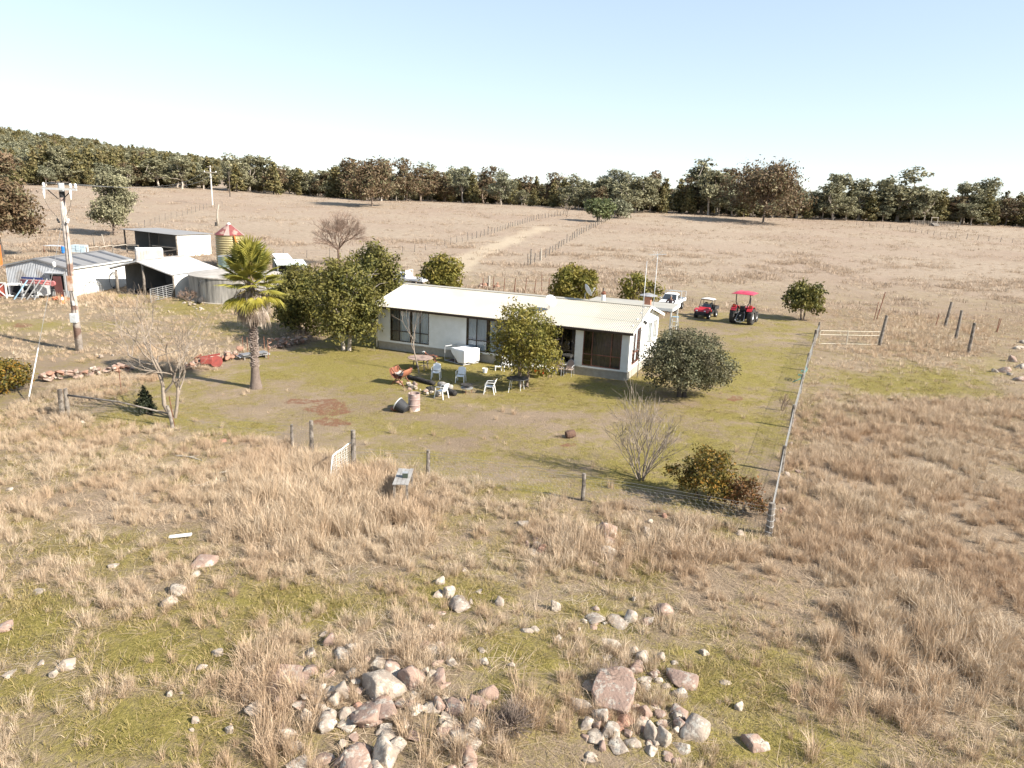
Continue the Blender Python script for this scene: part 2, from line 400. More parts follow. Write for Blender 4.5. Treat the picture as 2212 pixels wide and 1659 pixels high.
def scatter(name, label, cat, srcs, pts, idx, rot, scl):
    c = bpy.data.collections.new(name + '_pieces')
    for i, mm in enumerate(srcs):
        ob = bpy.data.objects.new('%s_%02d' % (name, i), mm); c.objects.link(ob)
    me = bpy.data.meshes.new(name); n = len(pts)
    me.vertices.add(n); me.vertices.foreach_set('co', np.asarray(pts, np.float32).ravel())
    a = me.attributes.new('idx', 'INT', 'POINT'); a.data.foreach_set('value', np.asarray(idx, np.int32))
    a = me.attributes.new('rot', 'FLOAT_VECTOR', 'POINT'); a.data.foreach_set('vector', np.asarray(rot, np.float32).ravel())
    a = me.attributes.new('scl', 'FLOAT_VECTOR', 'POINT'); a.data.foreach_set('vector', np.asarray(scl, np.float32).ravel())
    ng = bpy.data.node_groups.new(name, 'GeometryNodeTree')
    ng.interface.new_socket('Geometry', in_out='INPUT', socket_type='NodeSocketGeometry'); ng.interface.new_socket('Geometry', in_out='OUTPUT', socket_type='NodeSocketGeometry')
    n_ = ng.nodes; l_ = ng.links
    gi = n_.new('NodeGroupInput'); go = n_.new('NodeGroupOutput'); iop = n_.new('GeometryNodeInstanceOnPoints')
    ci = n_.new('GeometryNodeCollectionInfo'); ci.inputs['Collection'].default_value = c; ci.inputs['Separate Children'].default_value = True; ci.inputs['Reset Children'].default_value = True
    def na(nm, t):
        x = n_.new('GeometryNodeInputNamedAttribute'); x.data_type = t; x.inputs['Name'].default_value = nm; return x.outputs[0]
    iop.inputs['Pick Instance'].default_value = True
    l_.new(gi.outputs[0], iop.inputs['Points']); l_.new(ci.outputs[0], iop.inputs['Instance'])
    l_.new(na('idx', 'INT'), iop.inputs['Instance Index']); l_.new(na('rot', 'FLOAT_VECTOR'), iop.inputs['Rotation']); l_.new(na('scl', 'FLOAT_VECTOR'), iop.inputs['Scale'])
    l_.new(iop.outputs[0], go.inputs[0])
    o = link(name, me); md = o.modifiers.new('scatter', 'NODES'); md.node_group = ng
    return tag(o, label, cat, kind='stuff')
mg_dry = leafmat('dry grass', [(.358, .258, .165), (.494, .381, .255), (.590, .469, .333), (.442, .330, .213), (.652, .547, .405)], .14, (.442, .310, .197), .22)
mg_tall = leafmat('tall seeding grass', [(.474, .335, .206), (.568, .422, .280), (.442, .310, .194), (.610, .473, .328)], .14, (.42, .31, .205), .35)
mg_grn = leafmat('green grass', [(.137, .123, .028), (.209, .172, .046), (.293, .227, .073), (.417, .310, .164)], .14, (.323, .242, .109), .5)
mg_far = leafmat('bleached paddock grass', [(.374, .278, .193), (.449, .347, .247), (.515, .408, .307), (.338, .247, .166)], .35)
rs = np.random.default_rng(4)
HOUSE_C = (-1, 49)
def cand(n, x0, x1, y0, y1):
    x = rs.uniform(x0, x1, n); y = rs.uniform(y0, y1, n); return x, y
def inview(x, y, pad=120):
    u, v = proj(x, y, gz(x, y)); return (u > -pad * 2) & (u < 2212 + pad * 2) & (v < 1659 + pad * 1.5)
FOOT = []      # footprints kept free of grass: (cx, cy, hx, hy, rz)
def free(x, y):
    k = np.ones(len(x), bool)
    for cx, cy, hx, hy, rz in FOOT:
        c, s = math.cos(rz), math.sin(rz); a = (x - cx) * c + (y - cy) * s; bb = -(x - cx) * s + (y - cy) * c
        k &= ~((abs(a) < hx) & (abs(bb) < hy))
    return k
def grow(name, label, cat, srcs, batches, dens, smin, smax, tilt=.12):
    xs_, ys_, sc_ = [], [], []
    for (x0, x1, y0, y1, per) in batches:
        n = int((x1 - x0) * (y1 - y0) * per); x, y = cand(n, x0, x1, y0, y1)
        k = inview(x, y) & free(x, y); x, y = x[k], y[k]
        d, s = dens(x, y)
        k = rs.random(len(x)) < d; xs_.append(x[k]); ys_.append(y[k]); sc_.append(s[k])
    x, y, s = np.concatenate(xs_), np.concatenate(ys_), np.concatenate(sc_)
    n = len(x); rot = np.stack([rs.normal(0, tilt, n), rs.normal(0, tilt, n), rs.uniform(0, 6.283, n)], 1)
    s = s * rs.uniform(smin, smax, n); sc = np.stack([s * rs.uniform(.8, 1.25, n), s * rs.uniform(.8, 1.25, n), s * rs.uniform(.8, 1.2, n)], 1)
    print(name, n)
    return scatter(name, label, cat, srcs, np.stack([x, y, gz(x, y)], 1), rs.integers(0, len(srcs), n), rot, sc)
# ------------------------------------------------------------------ shared materials
M_white = mat('white paint', (.78, .77, .73), (.70, .69, .64), 2.5, .55, bump=.05)
M_board = mat('cream weatherboard paint', (.74, .74, .70), (.66, .66, .61), 1.6, .55, bump=.05, bscale=60)
M_found = mat('fibre cement plinth', (.36, .33, .27), (.28, .255, .21), 4, .85, bump=.1)
M_roofw = mat('cream roof steel', (.378, .348, .286), (.342, .317, .260), .5, .5, spec=.3, c3=(.324, .299, .244), s3=.35)
M_brown = mat('dark brown steel', (.045, .032, .026), (.07, .05, .04), 5, .45)
M_glass = glassmat('window glass', (.86, .9, .92), .03)
M_glassd = glassmat('dark window glass', (.5, .5, .52), .02)
M_curt = mat('pale curtain', (.74, .77, .78), (.62, .66, .68), 3, .9)
M_curtd = mat('flyscreen blind', (.20, .19, .18), (.16, .15, .145), 6, .9)
M_dark = mat('interior shade black', (.03, .03, .032), (.02, .02, .02), 2, .9)  # near black colour stands in for the shade inside rooms and sheds
M_galv = mat('galvanised corrugated iron', (.46, .47, .48), (.38, .39, .40), 1.4, .45, .35, c3=(.33, .31, .29), s3=.5)
M_galvd = mat('dull zinc roof', (.233, .229, .224), (.199, .194, .190), .8, .5, .2, c3=(.216, .208, .199), s3=.6)
M_galvw = mat('bright old iron', (.50, .50, .49), (.43, .43, .42), 1.1, .5, .1, c3=(.42, .38, .34), s3=.9)
M_wood = mat('weathered grey timber', (.252, .218, .178), (.140, .119, .099), 7, .9, bump=.5, bscale=20, c3=(.091, .075, .059), s3=4)
M_woodl = mat('pale bleached timber', (.416, .367, .300), (.304, .265, .210), 6, .9, bump=.4)
M_rust = mat('rusted steel', (.20, .075, .04), (.12, .05, .03), 9, .8, bump=.3, c3=(.26, .13, .08), s3=3)
M_black = mat('black rubber', (.02, .02, .02), (.03, .03, .03), 8, .7)
M_steel = mat('grey steel tube', (.42, .42, .41), (.33, .33, .32), 8, .5, .4)
M_silver = mat('silver paint', (.60, .60, .58), (.5, .5, .49), 5, .45, .3)
M_wire = mat('galvanised wire', (.30, .29, .27), (.22, .215, .2), 5, .55, .3)
M_conc = mat('weathered concrete', (.42, .40, .36), (.26, .25, .23), .9, .9, bump=.3, c3=(.15, .145, .14), s3=.7)
M_plast = mat('white plastic', (.76, .75, .72), (.68, .67, .63), 5, .45)
M_red = mat('red paint', (.42, .025, .035), (.36, .02, .03), 4, .35, spec=.5)
M_pink = mat('faded red canopy', (.45, .05, .085), (.40, .04, .07), 3, .5)
M_char = mat('charred wood', (.022, .02, .019), (.06, .055, .05), 9, .95, bump=.8)
M_ash = mat('ash grey wood', (.38, .35, .31), (.22, .2, .18), 8, .9, bump=.6)
M_orange = mat('orange paint', (.50, .155, .035), (.42, .13, .03), 2, .5)
M_blue = mat('blue plastic', (.03, .20, .55), (.025, .17, .48), 3, .4)
M_lblue = mat('pale blue paint', (.30, .45, .56), (.24, .37, .47), 4, .55)
M_zincal = M_silver
# ------------------------------------------------------------------ homestead
hl = G(818, 752); hr = G(1353, 823); hd = (hr - hl); hd.z = 0; HL = hd.length; hrz = math.atan2(hd.y, hd.x); HW = 8.4
FOOT.append(((hl.x + hr.x) / 2 - math.sin(hrz) * HW / 2, (hl.y + hr.y) / 2 + math.cos(hrz) * HW / 2, HL / 2 + .1, HW / 2 + .1, hrz))
house = thing('homestead', 'long cream weatherboard farmhouse with pale corrugated roof and brown window frames', 'house', (hl.x, hl.y, 0), hrz)
def hw(p): return house.matrix_basis @ V(p) if False else V((hl.x + p[0] * math.cos(hrz) - p[1] * math.sin(hrz), hl.y + p[0] * math.sin(hrz) + p[1] * math.cos(hrz), p[2]))
Z0, Z1, RZ = .55, 3.12, 4.12
MB().box((HL / 2, .04, Z0 / 2 - .1), (HL, .08, Z0 + .2)).box((HL - .04, HW / 2 + .04, Z0 / 2 - .1), (.08, HW - .1, Z0 + .2)).box((.04, HW / 2 + .04, Z0 / 2 - .1), (.08, HW - .1, Z0 + .2)).obj('foundation', M_found, house)
mb = MB()
for x in (2.1, 4.6, 7.2, 9.9, 12.6, 15.1): mb.box((x, -.008, Z0 / 2 - .02), (.05, .016, Z0 - .04))
mb.box((HL / 2, -.02, Z0 - .045), (HL, .04, .09)); mb.obj('plinth_trim', M_found, house)
mb = MB(); x, z = 14.35, .33
for q in ((x, z + .1, .34, .03), (x, z - .1, .34, .03)): mb.box((q[0], -.012, q[1]), (q[2], .03, q[3]))
for q in (-.155, .155): mb.box((x + q, -.012, z), (.03, .03, .17))
mb.box((x, .0, z), (.28, .02, .17)); mb.obj('vent', M_found, house)
# openings on the front: x0,x1,z0,z1
FO = [(.98, 4.02, Z0 + .13, Z1 - .24), (6.85, 9.85, Z0 + .13, Z1 - .24), (11.55, 14.42, Z0 + .13, Z1 - .24), (14.95, 17.38, Z0 + .10, Z1 - .14)]
SO = [(.85, 2.95, Z0 + .25, Z1 - .14), (5.0, 6.05, Z0 + .9, Z1 - .25), (6.65, 7.9, Z0 + .9, Z1 - .25)]
def boards(mb, o, d, nrm, length, z0, z1, step, ops, xl=None):
    o, d, nrm = V(o), V(d), V(nrm)
    zs_ = [z0 + i * step for i in range(int((z1 - z0) / step + 1.001))]
    if z1 - zs_[-1] > .01: zs_.append(z1)
    zs_ = sorted(set(round(q, 4) for q in zs_ + [w for p in ops for w in p[2:4] if z0 < w < z1]))
    for a, b in zip(zs_[:-1], zs_[1:]):
        row = math.floor((a - z0) / step + 1e-4); rb = z0 + row * step
        pa = .032 - .028 * (a - rb) / step; pb = .032 - .028 * (b - rb) / step
        cuts = sorted([(p[0], p[1]) for p in ops if p[2] < b - .001 and p[3] > a + .001]); xa, xe = (0, length) if xl is None else xl((a + b) / 2)
        segs = []; x = xa
        for c0, c1 in cuts: segs.append((x, c0)); x = c1
        segs.append((x, xe))
        for s0, s1 in segs:
            if s1 - s0 < .01: continue
            q = lambda x, z, p: o + d * x + nrm * p + V((0, 0, z))
            i = len(mb.v)
            mb.add([q(s0, a, pa), q(s1, a, pa), q(s1, b, pb), q(s0, b, pb), q(s0, a, -.06), q(s1, a, -.06), q(s1, b, -.06), q(s0, b, -.06)],
                   [(0, 1, 2, 3), (5, 4, 7, 6), (0, 4, 5, 1), (3, 2, 6, 7), (1, 5, 6, 2), (4, 0, 3, 7)])
mb = MB(); boards(mb, (0, 0, 0), (1, 0, 0), (0, -1, 0), HL, Z0, Z1, .257, FO); mb.obj('front_wall', M_board, house)
gab = lambda z: (0, HW) if z < Z1 else ((z - Z1) / (RZ - Z1) * HW / 2, HW - (z - Z1) / (RZ - Z1) * HW / 2)
mb = MB(); boards(mb, (HL, 0, 0), (0, 1, 0), (1, 0, 0), HW, Z0, RZ - .02, .257, SO, gab); mb.obj('side_wall', M_white, house)
mb = MB(); boards(mb, (0, 0, 0), (0, 1, 0), (-1, 0, 0), HW, Z0, RZ - .02, .257, [], gab); mb.obj('side_wall', M_board, house)
mb = MB(); boards(mb, (0, HW, 0), (1, 0, 0), (0, 1, 0), HL, Z0, Z1, .257, []); mb.obj('rear_wall', M_board, house)
for x in (.03, HL - .03): MB().box((x + (.03 if x > 1 else -.03), -.035, (Z0 + Z1) / 2), (.09, .06, Z1 - Z0)).obj('corner_trim', M_white, house)
MB().box((HL / 2, HW / 2, Z0 + .03), (HL - .2, HW - .2, .06)).box((HL / 2, 1.9, 1.8), (HL - .3, .06, 2.4)).box((HL - 2.4, HW / 2, 1.8), (.06, HW - 4, 2.4)).obj('inner_partition', M_dark, house)  # inner walls coloured near black, so the rooms' shade is in the paint
def window(op, cols, trans, mf, mg, curtain, axis='x'):
    x0, x1, z0, z1 = op
    if axis == 'x': f = lambda x, y, z: (x, y, z)
    else: f = lambda x, y, z: (HL - y, x, z)
    fw = .05; mb = MB()
    def bar(xa, xb, za, zb):
        p = [f(x, y, z) for z in (za, zb) for (x, y) in ((xa, -.035), (xb, -.035), (xb, .05), (xa, .05))]; mb.hexa(p)
    bar(x0, x1, z0, z0 + fw); bar(x0, x1, z1 - fw, z1); bar(x0, x0 + fw, z0 + fw, z1 - fw); bar(x1 - fw, x1, z0 + fw, z1 - fw)
    zt = z0 + (z1 - z0) * trans if trans else None
    if zt: bar(x0 + fw, x1 - fw, zt - .022, zt + .022)
    for c in cols:
        x = x0 + (x1 - x0) * c
        if zt: bar(x - .022, x + .022, z0 + fw, zt - .022); bar(x - .022, x + .022, zt + .022, z1 - fw)
        else: bar(x - .022, x + .022, z0 + fw, z1 - fw)
    w = mb.obj('window', mf, house)
    MB().poly([f(x, .01, z) for x, z in ((x0 + fw, z0 + fw), (x1 - fw, z0 + fw), (x1 - fw, z1 - fw), (x0 + fw, z1 - fw))]).obj('pane', mg, w)
    for (a, b, mc, zb) in curtain:
        mb = MB(); xa, xb = x0 + (x1 - x0) * a, x0 + (x1 - x0) * b; n = max(8, int((xb - xa) * 18))
        vs = []
        for i in range(n + 1):
            x = xa + (xb - xa) * i / n; y = .16 + .05 * math.sin(i * 1.9) + .02 * math.sin(i * .7)
            vs += [f(x, y, z0 + zb), f(x, y * .8 + .04, z1 - .02)]
        mb.add(vs, [(2 * i, 2 * i + 2, 2 * i + 3, 2 * i + 1) for i in range(n)]); mb.obj('curtain', mc, w, smooth=True)
    return w
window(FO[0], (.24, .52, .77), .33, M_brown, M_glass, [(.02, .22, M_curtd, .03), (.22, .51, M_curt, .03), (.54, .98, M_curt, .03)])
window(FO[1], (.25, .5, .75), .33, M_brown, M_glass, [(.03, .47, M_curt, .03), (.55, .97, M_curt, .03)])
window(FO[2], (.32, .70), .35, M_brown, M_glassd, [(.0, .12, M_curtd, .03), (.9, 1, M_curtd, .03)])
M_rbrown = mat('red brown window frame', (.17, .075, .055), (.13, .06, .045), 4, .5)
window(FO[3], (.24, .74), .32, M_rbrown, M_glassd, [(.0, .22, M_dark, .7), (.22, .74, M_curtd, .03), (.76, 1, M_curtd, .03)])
window(SO[0], (.3, .68), .33, M_rbrown, M_glass, [(0, .3, M_curt, .03), (.35, .65, M_curt, .8), (.7, 1, M_curt, .03)], 'y')
window(SO[1], (.5,), 0, M_white, M_glass, [(0, .9, M_curt, .03)], 'y')
window(SO[2], (.5,), 0, M_white, M_glass, [(.1, 1, M_curt, .03)], 'y')
# corrugated roof, two slopes
def corr(mb, o, a, b, nrm, pitch=.12, amp=.022, nb=1):
    L_ = V(a).length; n = int(L_ / pitch * 4); N_ = V(nrm)
    return mb.sheet(o, a, b, n, nb, lambda i, j: N_ * (amp * math.sin(i * n * math.pi / 2)))
oh, og = .45, .3
sl_ = (RZ - Z1) / (HW / 2); ez = Z1 - sl_ * oh + .05
nr = V((0, -sl_, 1)).normalized()
mb = MB(); corr(mb, (-og, -oh, ez), (HL + 2 * og, 0, 0), (0, oh + HW / 2, RZ + .05 - ez), nr, nb=3); corr(mb, (-og, HW + oh, ez), (HL + 2 * og, 0, 0), (0, -oh - HW / 2, RZ + .05 - ez), V((0, sl_, 1)).normalized(), nb=3)
roof = mb.obj('roof', M_roofw, house, fixn=False, solid=.006)
mb = MB(); mb.beam((-og, HW / 2 - .12, RZ + .06), (HL + og, HW / 2 - .12, RZ + .06), .26, .02, (0, -.24, 1)); mb.beam((-og, HW / 2 + .12, RZ + .06), (HL + og, HW / 2 + .12, RZ + .06), .26, .02, (0, .24, 1)); mb.obj('ridge_capping', M_roofw, roof)
for s in (0, 1):
    x = -og - .012 if s == 0 else HL + og + .012
    for ya in (-oh, HW + oh): MB().beam((x, ya, ez - .06), (x, HW / 2, RZ - .03), .022, .17).obj('barge_board', M_white, roof)
mb = MB(); mb.sheet((-og, -oh + .02, ez - .07), (HL + 2 * og, 0, 0), (0, oh - .03, .02), 1, 1, lambda i, j: (0, 0, 0)); mb.obj('soffit', M_white, roof, solid=.01)
mb = MB(); mb.prism([(0, 0), (.12, -.0), (.13, .11), (.115, .11), (.1, .018), (.0, .018)], -og, HL + og, lambda x, z, t: (t, -oh - .1 + .12 - x, ez - .1 + z)); gut = mb.obj('gutter', M_brown, roof)
mb = MB(); mb.box((HL / 2, -oh + .035, ez - .09), (HL + 2 * og - .01, .02, .16)); mb.obj('fascia', M_brown, roof)
MB().tube([(-.2, -oh, ez - .1), (-.2, -oh + .05, ez - .32), (-.12, -.1, ez - .5), (-.1, -.06, .1)], .045, 8).obj('downpipe', M_white, house, smooth=True)
# chimneys and end-wall lamp
p = P(1309, 650, 4.1); 
def hloc(p): 
    d = p - V((hl.x, hl.y, 0)); return V((d.x * math.cos(hrz) + d.y * math.sin(hrz), -d.x * math.sin(hrz) + d.y * math.cos(hrz), p.z))
q = hloc(p)
fl = MB().lathe([(.14, RZ - .25), (.14, RZ + .58)], 14, (q.x, HW / 2 + .15, 0)).obj('chimney', M_white, house, smooth=False)
MB().lathe([(.16, RZ + .5), (.165, RZ + .62), (.1, RZ + .66), (.1, RZ + .72)], 14, (q.x, HW / 2 + .15, 0)).obj('cowl', M_rust, fl)
q = hloc(P(1419, 652, 4.3))
M_terra = mat('terracotta brick', (.45, .22, .15), (.36, .17, .11), 8, .85)
ch = MB().lathe([(.3, 2.9), (.3, RZ + .25)], 4, (HL - .6, HW - 1.2, 0), Matrix.Rotation(R(45), 3, 'Z')).obj('chimney', M_terra, house)
MB().lathe([(.62, RZ + .32), (.62, RZ + .36), (.05, RZ + .52)], 16, (HL - .6, HW - 1.2, 0)).obj('cowl', M_galv, ch)
mb = MB(); mb.box((HL + .06, 3.35, 3.25), (.08, .16, .12)); mb.tube([(HL + .1, 3.3, 3.25), (HL + .22, 3.15, 3.1)], .06, 8); mb.tube([(HL + .1, 3.4, 3.25), (HL + .22, 3.55, 3.12)], .06, 8); mb.obj('flood_light', M_black, house)
# rear porch with flat roof, right of the back corner
px1, py0 = 18.12, 12.1
por = MB().box((px1 - 3.4, py0 + 1.5, 3.0), (6.8, 3.0, .04)).obj('porch_roof', M_roofw, house)
MB().box((px1 - 3.4, py0 - .03, 2.9), (6.82, .05, .2)).box((px1 + .03, py0 + 1.5, 2.9), (.05, 3.0, .2)).obj('fascia', M_white, por)
MB().box((px1 - 5.3, (HW + py0) / 2, 2.93), (3.0, py0 - HW - .02, .04)).obj('breezeway_roof', M_roofw, por)
for x, y in ((px1 - 6.6, py0 + 2.8), (px1 - .1, py0 + 2.8), (px1 - .1, py0 + .1), (px1 - 6.6, py0 + .1)): MB().box((x, y, 1.45), (.1, .1, 3.0)).obj('porch_post', M_white, house)
# masts fixed to the end wall
def mast(x, y, top, name, label):
    w = hw((x, y, 0)); t = thing(name, label, 'mast', w, hrz)
    MB().tube([(0, 0, -.1), (0, 0, top * .55), (0, 0, top)], [.03, .026, .02], 8).obj('pole', M_steel, t, smooth=True)
    for z in (1.8, 3.0): MB().box((-.12, 0, z), (.34, .05, .05)).obj('wall_bracket', M_steel, t)
    return t
q1 = hloc(G(1388, 780)); mast(HL + .38, 1.25, 7.25, 'mast_pole', 'bare slim silver pole at the right end of the house, nearer of two')
t = mast(HL + .38, 4.3, 7.5, 'antenna_mast', 'slim silver pole at the house end topped by television aerial')
mb = MB(); mb.beam((-.45, -.25, 7.42), (.45, .25, 7.5), .025)
for i in range(8):
    k = -.45 + i * .13; y = -.25 + i * .072; l = .34 - .018 * i
    mb.beam((k + l * .5, y - l, 7.44 + .01 * i), (k - l * .5, y + l, 7.44 + .01 * i), .014)
mb.beam((-.4, .3, 7.05), (.35, -.3, 7.75), .02); mb.beam((.1, -.5, 7.2), (-.15, .45, 7.65), .016); mb.beam((.3, .1, 7.0), (-.3, -.1, 7.7), .016); mb.obj('aerial', M_silver, t)
def dish(loc, rz, label, r=.42, tilt=35):
    t = thing('satellite_dish', label, 'satellite dish', loc, rz)
    MB().tube([(0, 0, -.05), (0, 0, .42), (.06, 0, .5)], .025, 8).obj('bracket', M_steel, t)
    mb = MB(); rot = Matrix.Rotation(R(90 - tilt), 3, 'Y'); c = V((.1, 0, .62))
    prof = [(r * k / 6, .16 * (k / 6) ** 2 * r * 2) for k in range(7)]; mb.lathe([(max(.001, a), b) for a, b in prof], 24, c, rot, cap=False)
    mb.obj('reflector', mat('grey dish enamel', (.50, .51, .52), (.44, .45, .46), 3, .5), t, smooth=True, solid=.012)
    a = c + rot @ V((0.0, 0, 0)); e = c + rot @ V((.1, 0, .62)); st = c + rot @ V((r * .95, 0, .1))
    mb = MB(); mb.beam(st, e, .03); mb.tube([e, e + rot @ V((0, 0, -.12))], [.05, .035], 8); mb.obj('feed_arm', M_silver, t); return t
q = hloc(P(1258, 655, 4.0)); dish(hw((q.x, HW / 2 - .1, RZ + .04)), R(14), 'grey satellite dish standing clear on the roof ridge beside the flue', .45, 28)
q = hloc(P(1190, 668, 3.6)); dish(hw((q.x, 1.9, Z1 + .45)), hrz + R(-40), 'satellite dish on the roof slope, mostly hidden behind the front garden tree', .4, 28)
# ------------------------------------------------------------------ workshop with striped roof
A = P(152, 643, 0); A.z = gzf(A.x, A.y); Bp = P(20, 637, 0)
gd = V((A.x - Bp.x, A.y - Bp.y, 0)); gw = gd.length; grz = math.atan2(gd.y, gd.x); LD = 10.6
ws = thing('workshop_shed', 'long grey corrugated workshop with dark skylight strips across its roof', 'shed', (Bp.x, Bp.y, gzf(Bp.x, Bp.y)), grz)
FOOT.append((Bp.x + math.cos(grz) * gw / 2 - math.sin(grz) * LD / 2, Bp.y + math.sin(grz) * gw / 2 + math.cos(grz) * LD / 2, gw / 2 + .2, LD / 2 + .2, grz))
wh, wr = 2.75, 3.45; wx, wx1, wz0, wz1 = gw - 1.75, gw - .32, .62, 2.12
def corrwall(name, segs, mt, parent, pitch=.15, amp=.03):   # segs: list of (p0, p1, z0, z1, z0b, z1b)
    mb = MB()
    for p0, p1, a0, a1, b0, b1 in segs:
        p0, p1 = V(p0), V(p1); d = p1 - p0; nrm = V((d.y, -d.x, 0)).normalized(); n = max(4, int(d.length / pitch * 4))
        vs = []
        for i in range(n + 1):
            t = i / n; o = p0 + d * t + nrm * amp * math.sin(i * math.pi / 2)
            vs += [o + V((0, 0, a0 + (b0 - a0) * t)), o + V((0, 0, a1 + (b1 - a1) * t))]
        mb.add(vs, [(2 * i, 2 * i + 2, 2 * i + 3, 2 * i + 1) for i in range(n)])
    return mb.obj(name, mt, parent, fixn=False, solid=.008)
def gt(x): return wh + (wr - wh) * (1 - abs(x - gw / 2) / (gw / 2))
corrwall('gable_wall', [((0, 0, 0), (gw / 2, 0, 0), -.1, gt(0), -.1, gt(gw / 2)), ((gw / 2, 0, 0), (wx, 0, 0), -.1, gt(gw / 2), -.1, gt(wx)), ((wx, 0, 0), (wx1, 0, 0), -.1, wz0, -.1, wz0), ((wx, 0, 0), (wx1, 0, 0), wz1, gt(wx), wz1, gt(wx1)), ((wx1, 0, 0), (gw, 0, 0), -.1, gt(wx1), -.1, gt(gw))], M_galv, ws)
M_wwall = mat('white wall cladding', (.76, .74, .68), (.68, .66, .60), 1.2, .55)  # white is the cladding's own colour
corrwall('side_wall', [((gw, 0, 0), (gw, LD, 0), -.1, wh, -.1, wh)], M_wwall, ws, .2, .014)
corrwall('side_wall', [((0, LD, 0), (0, 0, 0), -.1, wh, -.1, wh)], M_galv, ws)
corrwall('rear_wall', [((gw, LD, 0), (gw / 2, LD, 0), -.1, wh, -.1, wr), ((gw / 2, LD, 0), (0, LD, 0), -.1, wr, -.1, wh)], M_galv, ws)
mb = MB(); sl2 = (wr - wh) / (gw / 2); n2 = V((sl2, 0, 1)).normalized()
corr(mb, (gw + .12, -.15, wh - sl2 * .12 + .03), (0, LD + .4, 0), (-gw / 2 - .12, 0, (gw / 2 + .12) * sl2), n2, .19, .02)
corr(mb, (-.12, -.15, wh - sl2 * .12 + .03), (0, LD + .4, 0), (gw / 2 + .12, 0, (gw / 2 + .12) * sl2), V((-sl2, 0, 1)).normalized(), .19, .02)
wroof = mb.obj('roof', M_galvd, ws, fixn=False, solid=.006)
M_sky = mat('smoky skylight sheet', (.06, .055, .055), (.085, .08, .075), 3, .35)
for k in (.16, .40, .64, .88):
    y0 = k * LD; d = .012
    for sgn in (1, -1):
        pts = []
        for x, y in ((.06, y0), (.06, y0 + .62), (gw / 2 - .15, y0 + .62), (gw / 2 - .15, y0)):
            xx = gw - x if sgn > 0 else x
            pts.append((xx, y, wh + x * sl2 + .06))
        MB().poly(pts).obj('skylight', M_sky, wroof, solid=.012)
mb = MB(); mb.beam((gw / 2, -.17, wr + .06), (gw / 2, LD + .27, wr + .06), .3, .025)
for x in (gw + .12, -.12): mb.beam((x, -.17, wh - .02), (gw / 2, -.17, wr + .02), .03, .14)
mb.obj('roof_trim', M_galvd, wroof)
MB().prism([(0, 0), (.14, 0), (.14, .1), (0, .1)], -.15, LD, lambda x, z, t: (gw + .13 + x, t, wh - .14 + z)).obj('gutter', M_white, wroof)
mb = MB(); xa, xb = wx, wx1
for q in ((xa, xb, wz0, wz0 + .07), (xa, xb, wz1 - .07, wz1), (xa, xa + .07, wz0 + .07, wz1 - .07), (xb - .07, xb, wz0 + .07, wz1 - .07)): mb.box(((q[0] + q[1]) / 2, -.03, (q[2] + q[3]) / 2), (q[1] - q[0], .1, q[3] - q[2]))
wn_ = mb.obj('window', M_steel, ws); MB().box(((xa + xb) / 2, .12, (wz0 + wz1) / 2), (xb - xa, .02, wz1 - wz0)).obj('pane', M_dark, wn_)  # near black sheet paints the shade inside the window opening
mb = MB(); mb.sheet((xa - .25, -.38, wz1 + .1), (xb - xa + .35, 0, 0), (0, .36, .12), 2, 1, lambda i, j: (0, 0, 0)); mb.obj('awning', M_galv, ws, solid=.02)
MB().box((gw / 2, LD / 2, .02), (gw - .2, LD - .2, .06)).box((gw / 2, 3, 1.3), (gw - .2, .05, 2.4)).obj('inner_partition', M_dark, ws)  # floor and partition carry the shed's inner shade as near black colour
# ------------------------------------------------------------------ open machinery bay joined to it
b0 = G(256, 634); b1 = G(379, 643); bd = V((b1.x - b0.x, b1.y - b0.y, 0)); bw = bd.length; brz = math.atan2(bd.y, bd.x); BL = 7.2
bay = thing('machinery_bay', 'open fronted bay of bright old iron standing on round posts beside concrete tank', 'shed', (b0.x, b0.y, gzf(b0.x, b0.y)), brz)
FOOT.append((b0.x + math.cos(brz) * bw / 2 - math.sin(brz) * BL / 2, b0.y + math.sin(brz) * bw / 2 + math.cos(brz) * BL / 2, bw / 2 + .1, BL / 2 - .1, brz))
bh, br, bx = 2.25, 3.35, bw * .40
mb = MB(); s1 = (br - bh) / (bw - bx); s0 = (br - bh - .45) / bx
corr(mb, (bw + .15, -.35, bh - .15 * s1), (0, BL + .5, 0), (-(bw + .15 - bx), 0, br - bh + .15 * s1), V((s1, 0, 1)).normalized(), .16, .02)
corr(mb, (-.8, -.35, br - s0 * (bx + .8)), (0, BL + .5, 0), (bx + .8, 0, s0 * (bx + .8)), V((-s0, 0, 1)).normalized(), .16, .02)
brf = mb.obj('roof', M_galvw, bay, fixn=False, solid=.006)
mb = MB(); mb.beam((bx, -.37, br + .04), (bx, BL + .15, br + .04), .3, .02); mb.beam((bw + .15, -.36, bh - .1), (bx, -.36, br - .05), .03, .1); mb.beam((-.8, -.36, br - s0 * (bx + .8) - .06), (bx, -.36, br - .06), .03, .1); mb.obj('roof_trim', M_galvw, brf)
corrwall('side_wall', [((bw, 0, 0), (bw, BL, 0), -.1, bh, -.1, bh)], M_wwall, bay, .16, .02)
corrwall('rear_wall', [((bw, BL, 0), (bx, BL, 0), -.1, bh, -.1, br), ((bx, BL, 0), (0, BL, 0), -.1, br, -.1, bh + .45)], M_galvd, bay)
MB().box((bw / 2, BL / 2, .015), (bw - .1, BL - .4, .05)).obj('floor', M_dark, bay)  # shade of the open bay is painted into this near black floor
corrwall('side_wall', [((0, BL, 0), (0, 1.2, 0), -.1, bh + .4, -.1, bh + .4)], M_galvd, bay)
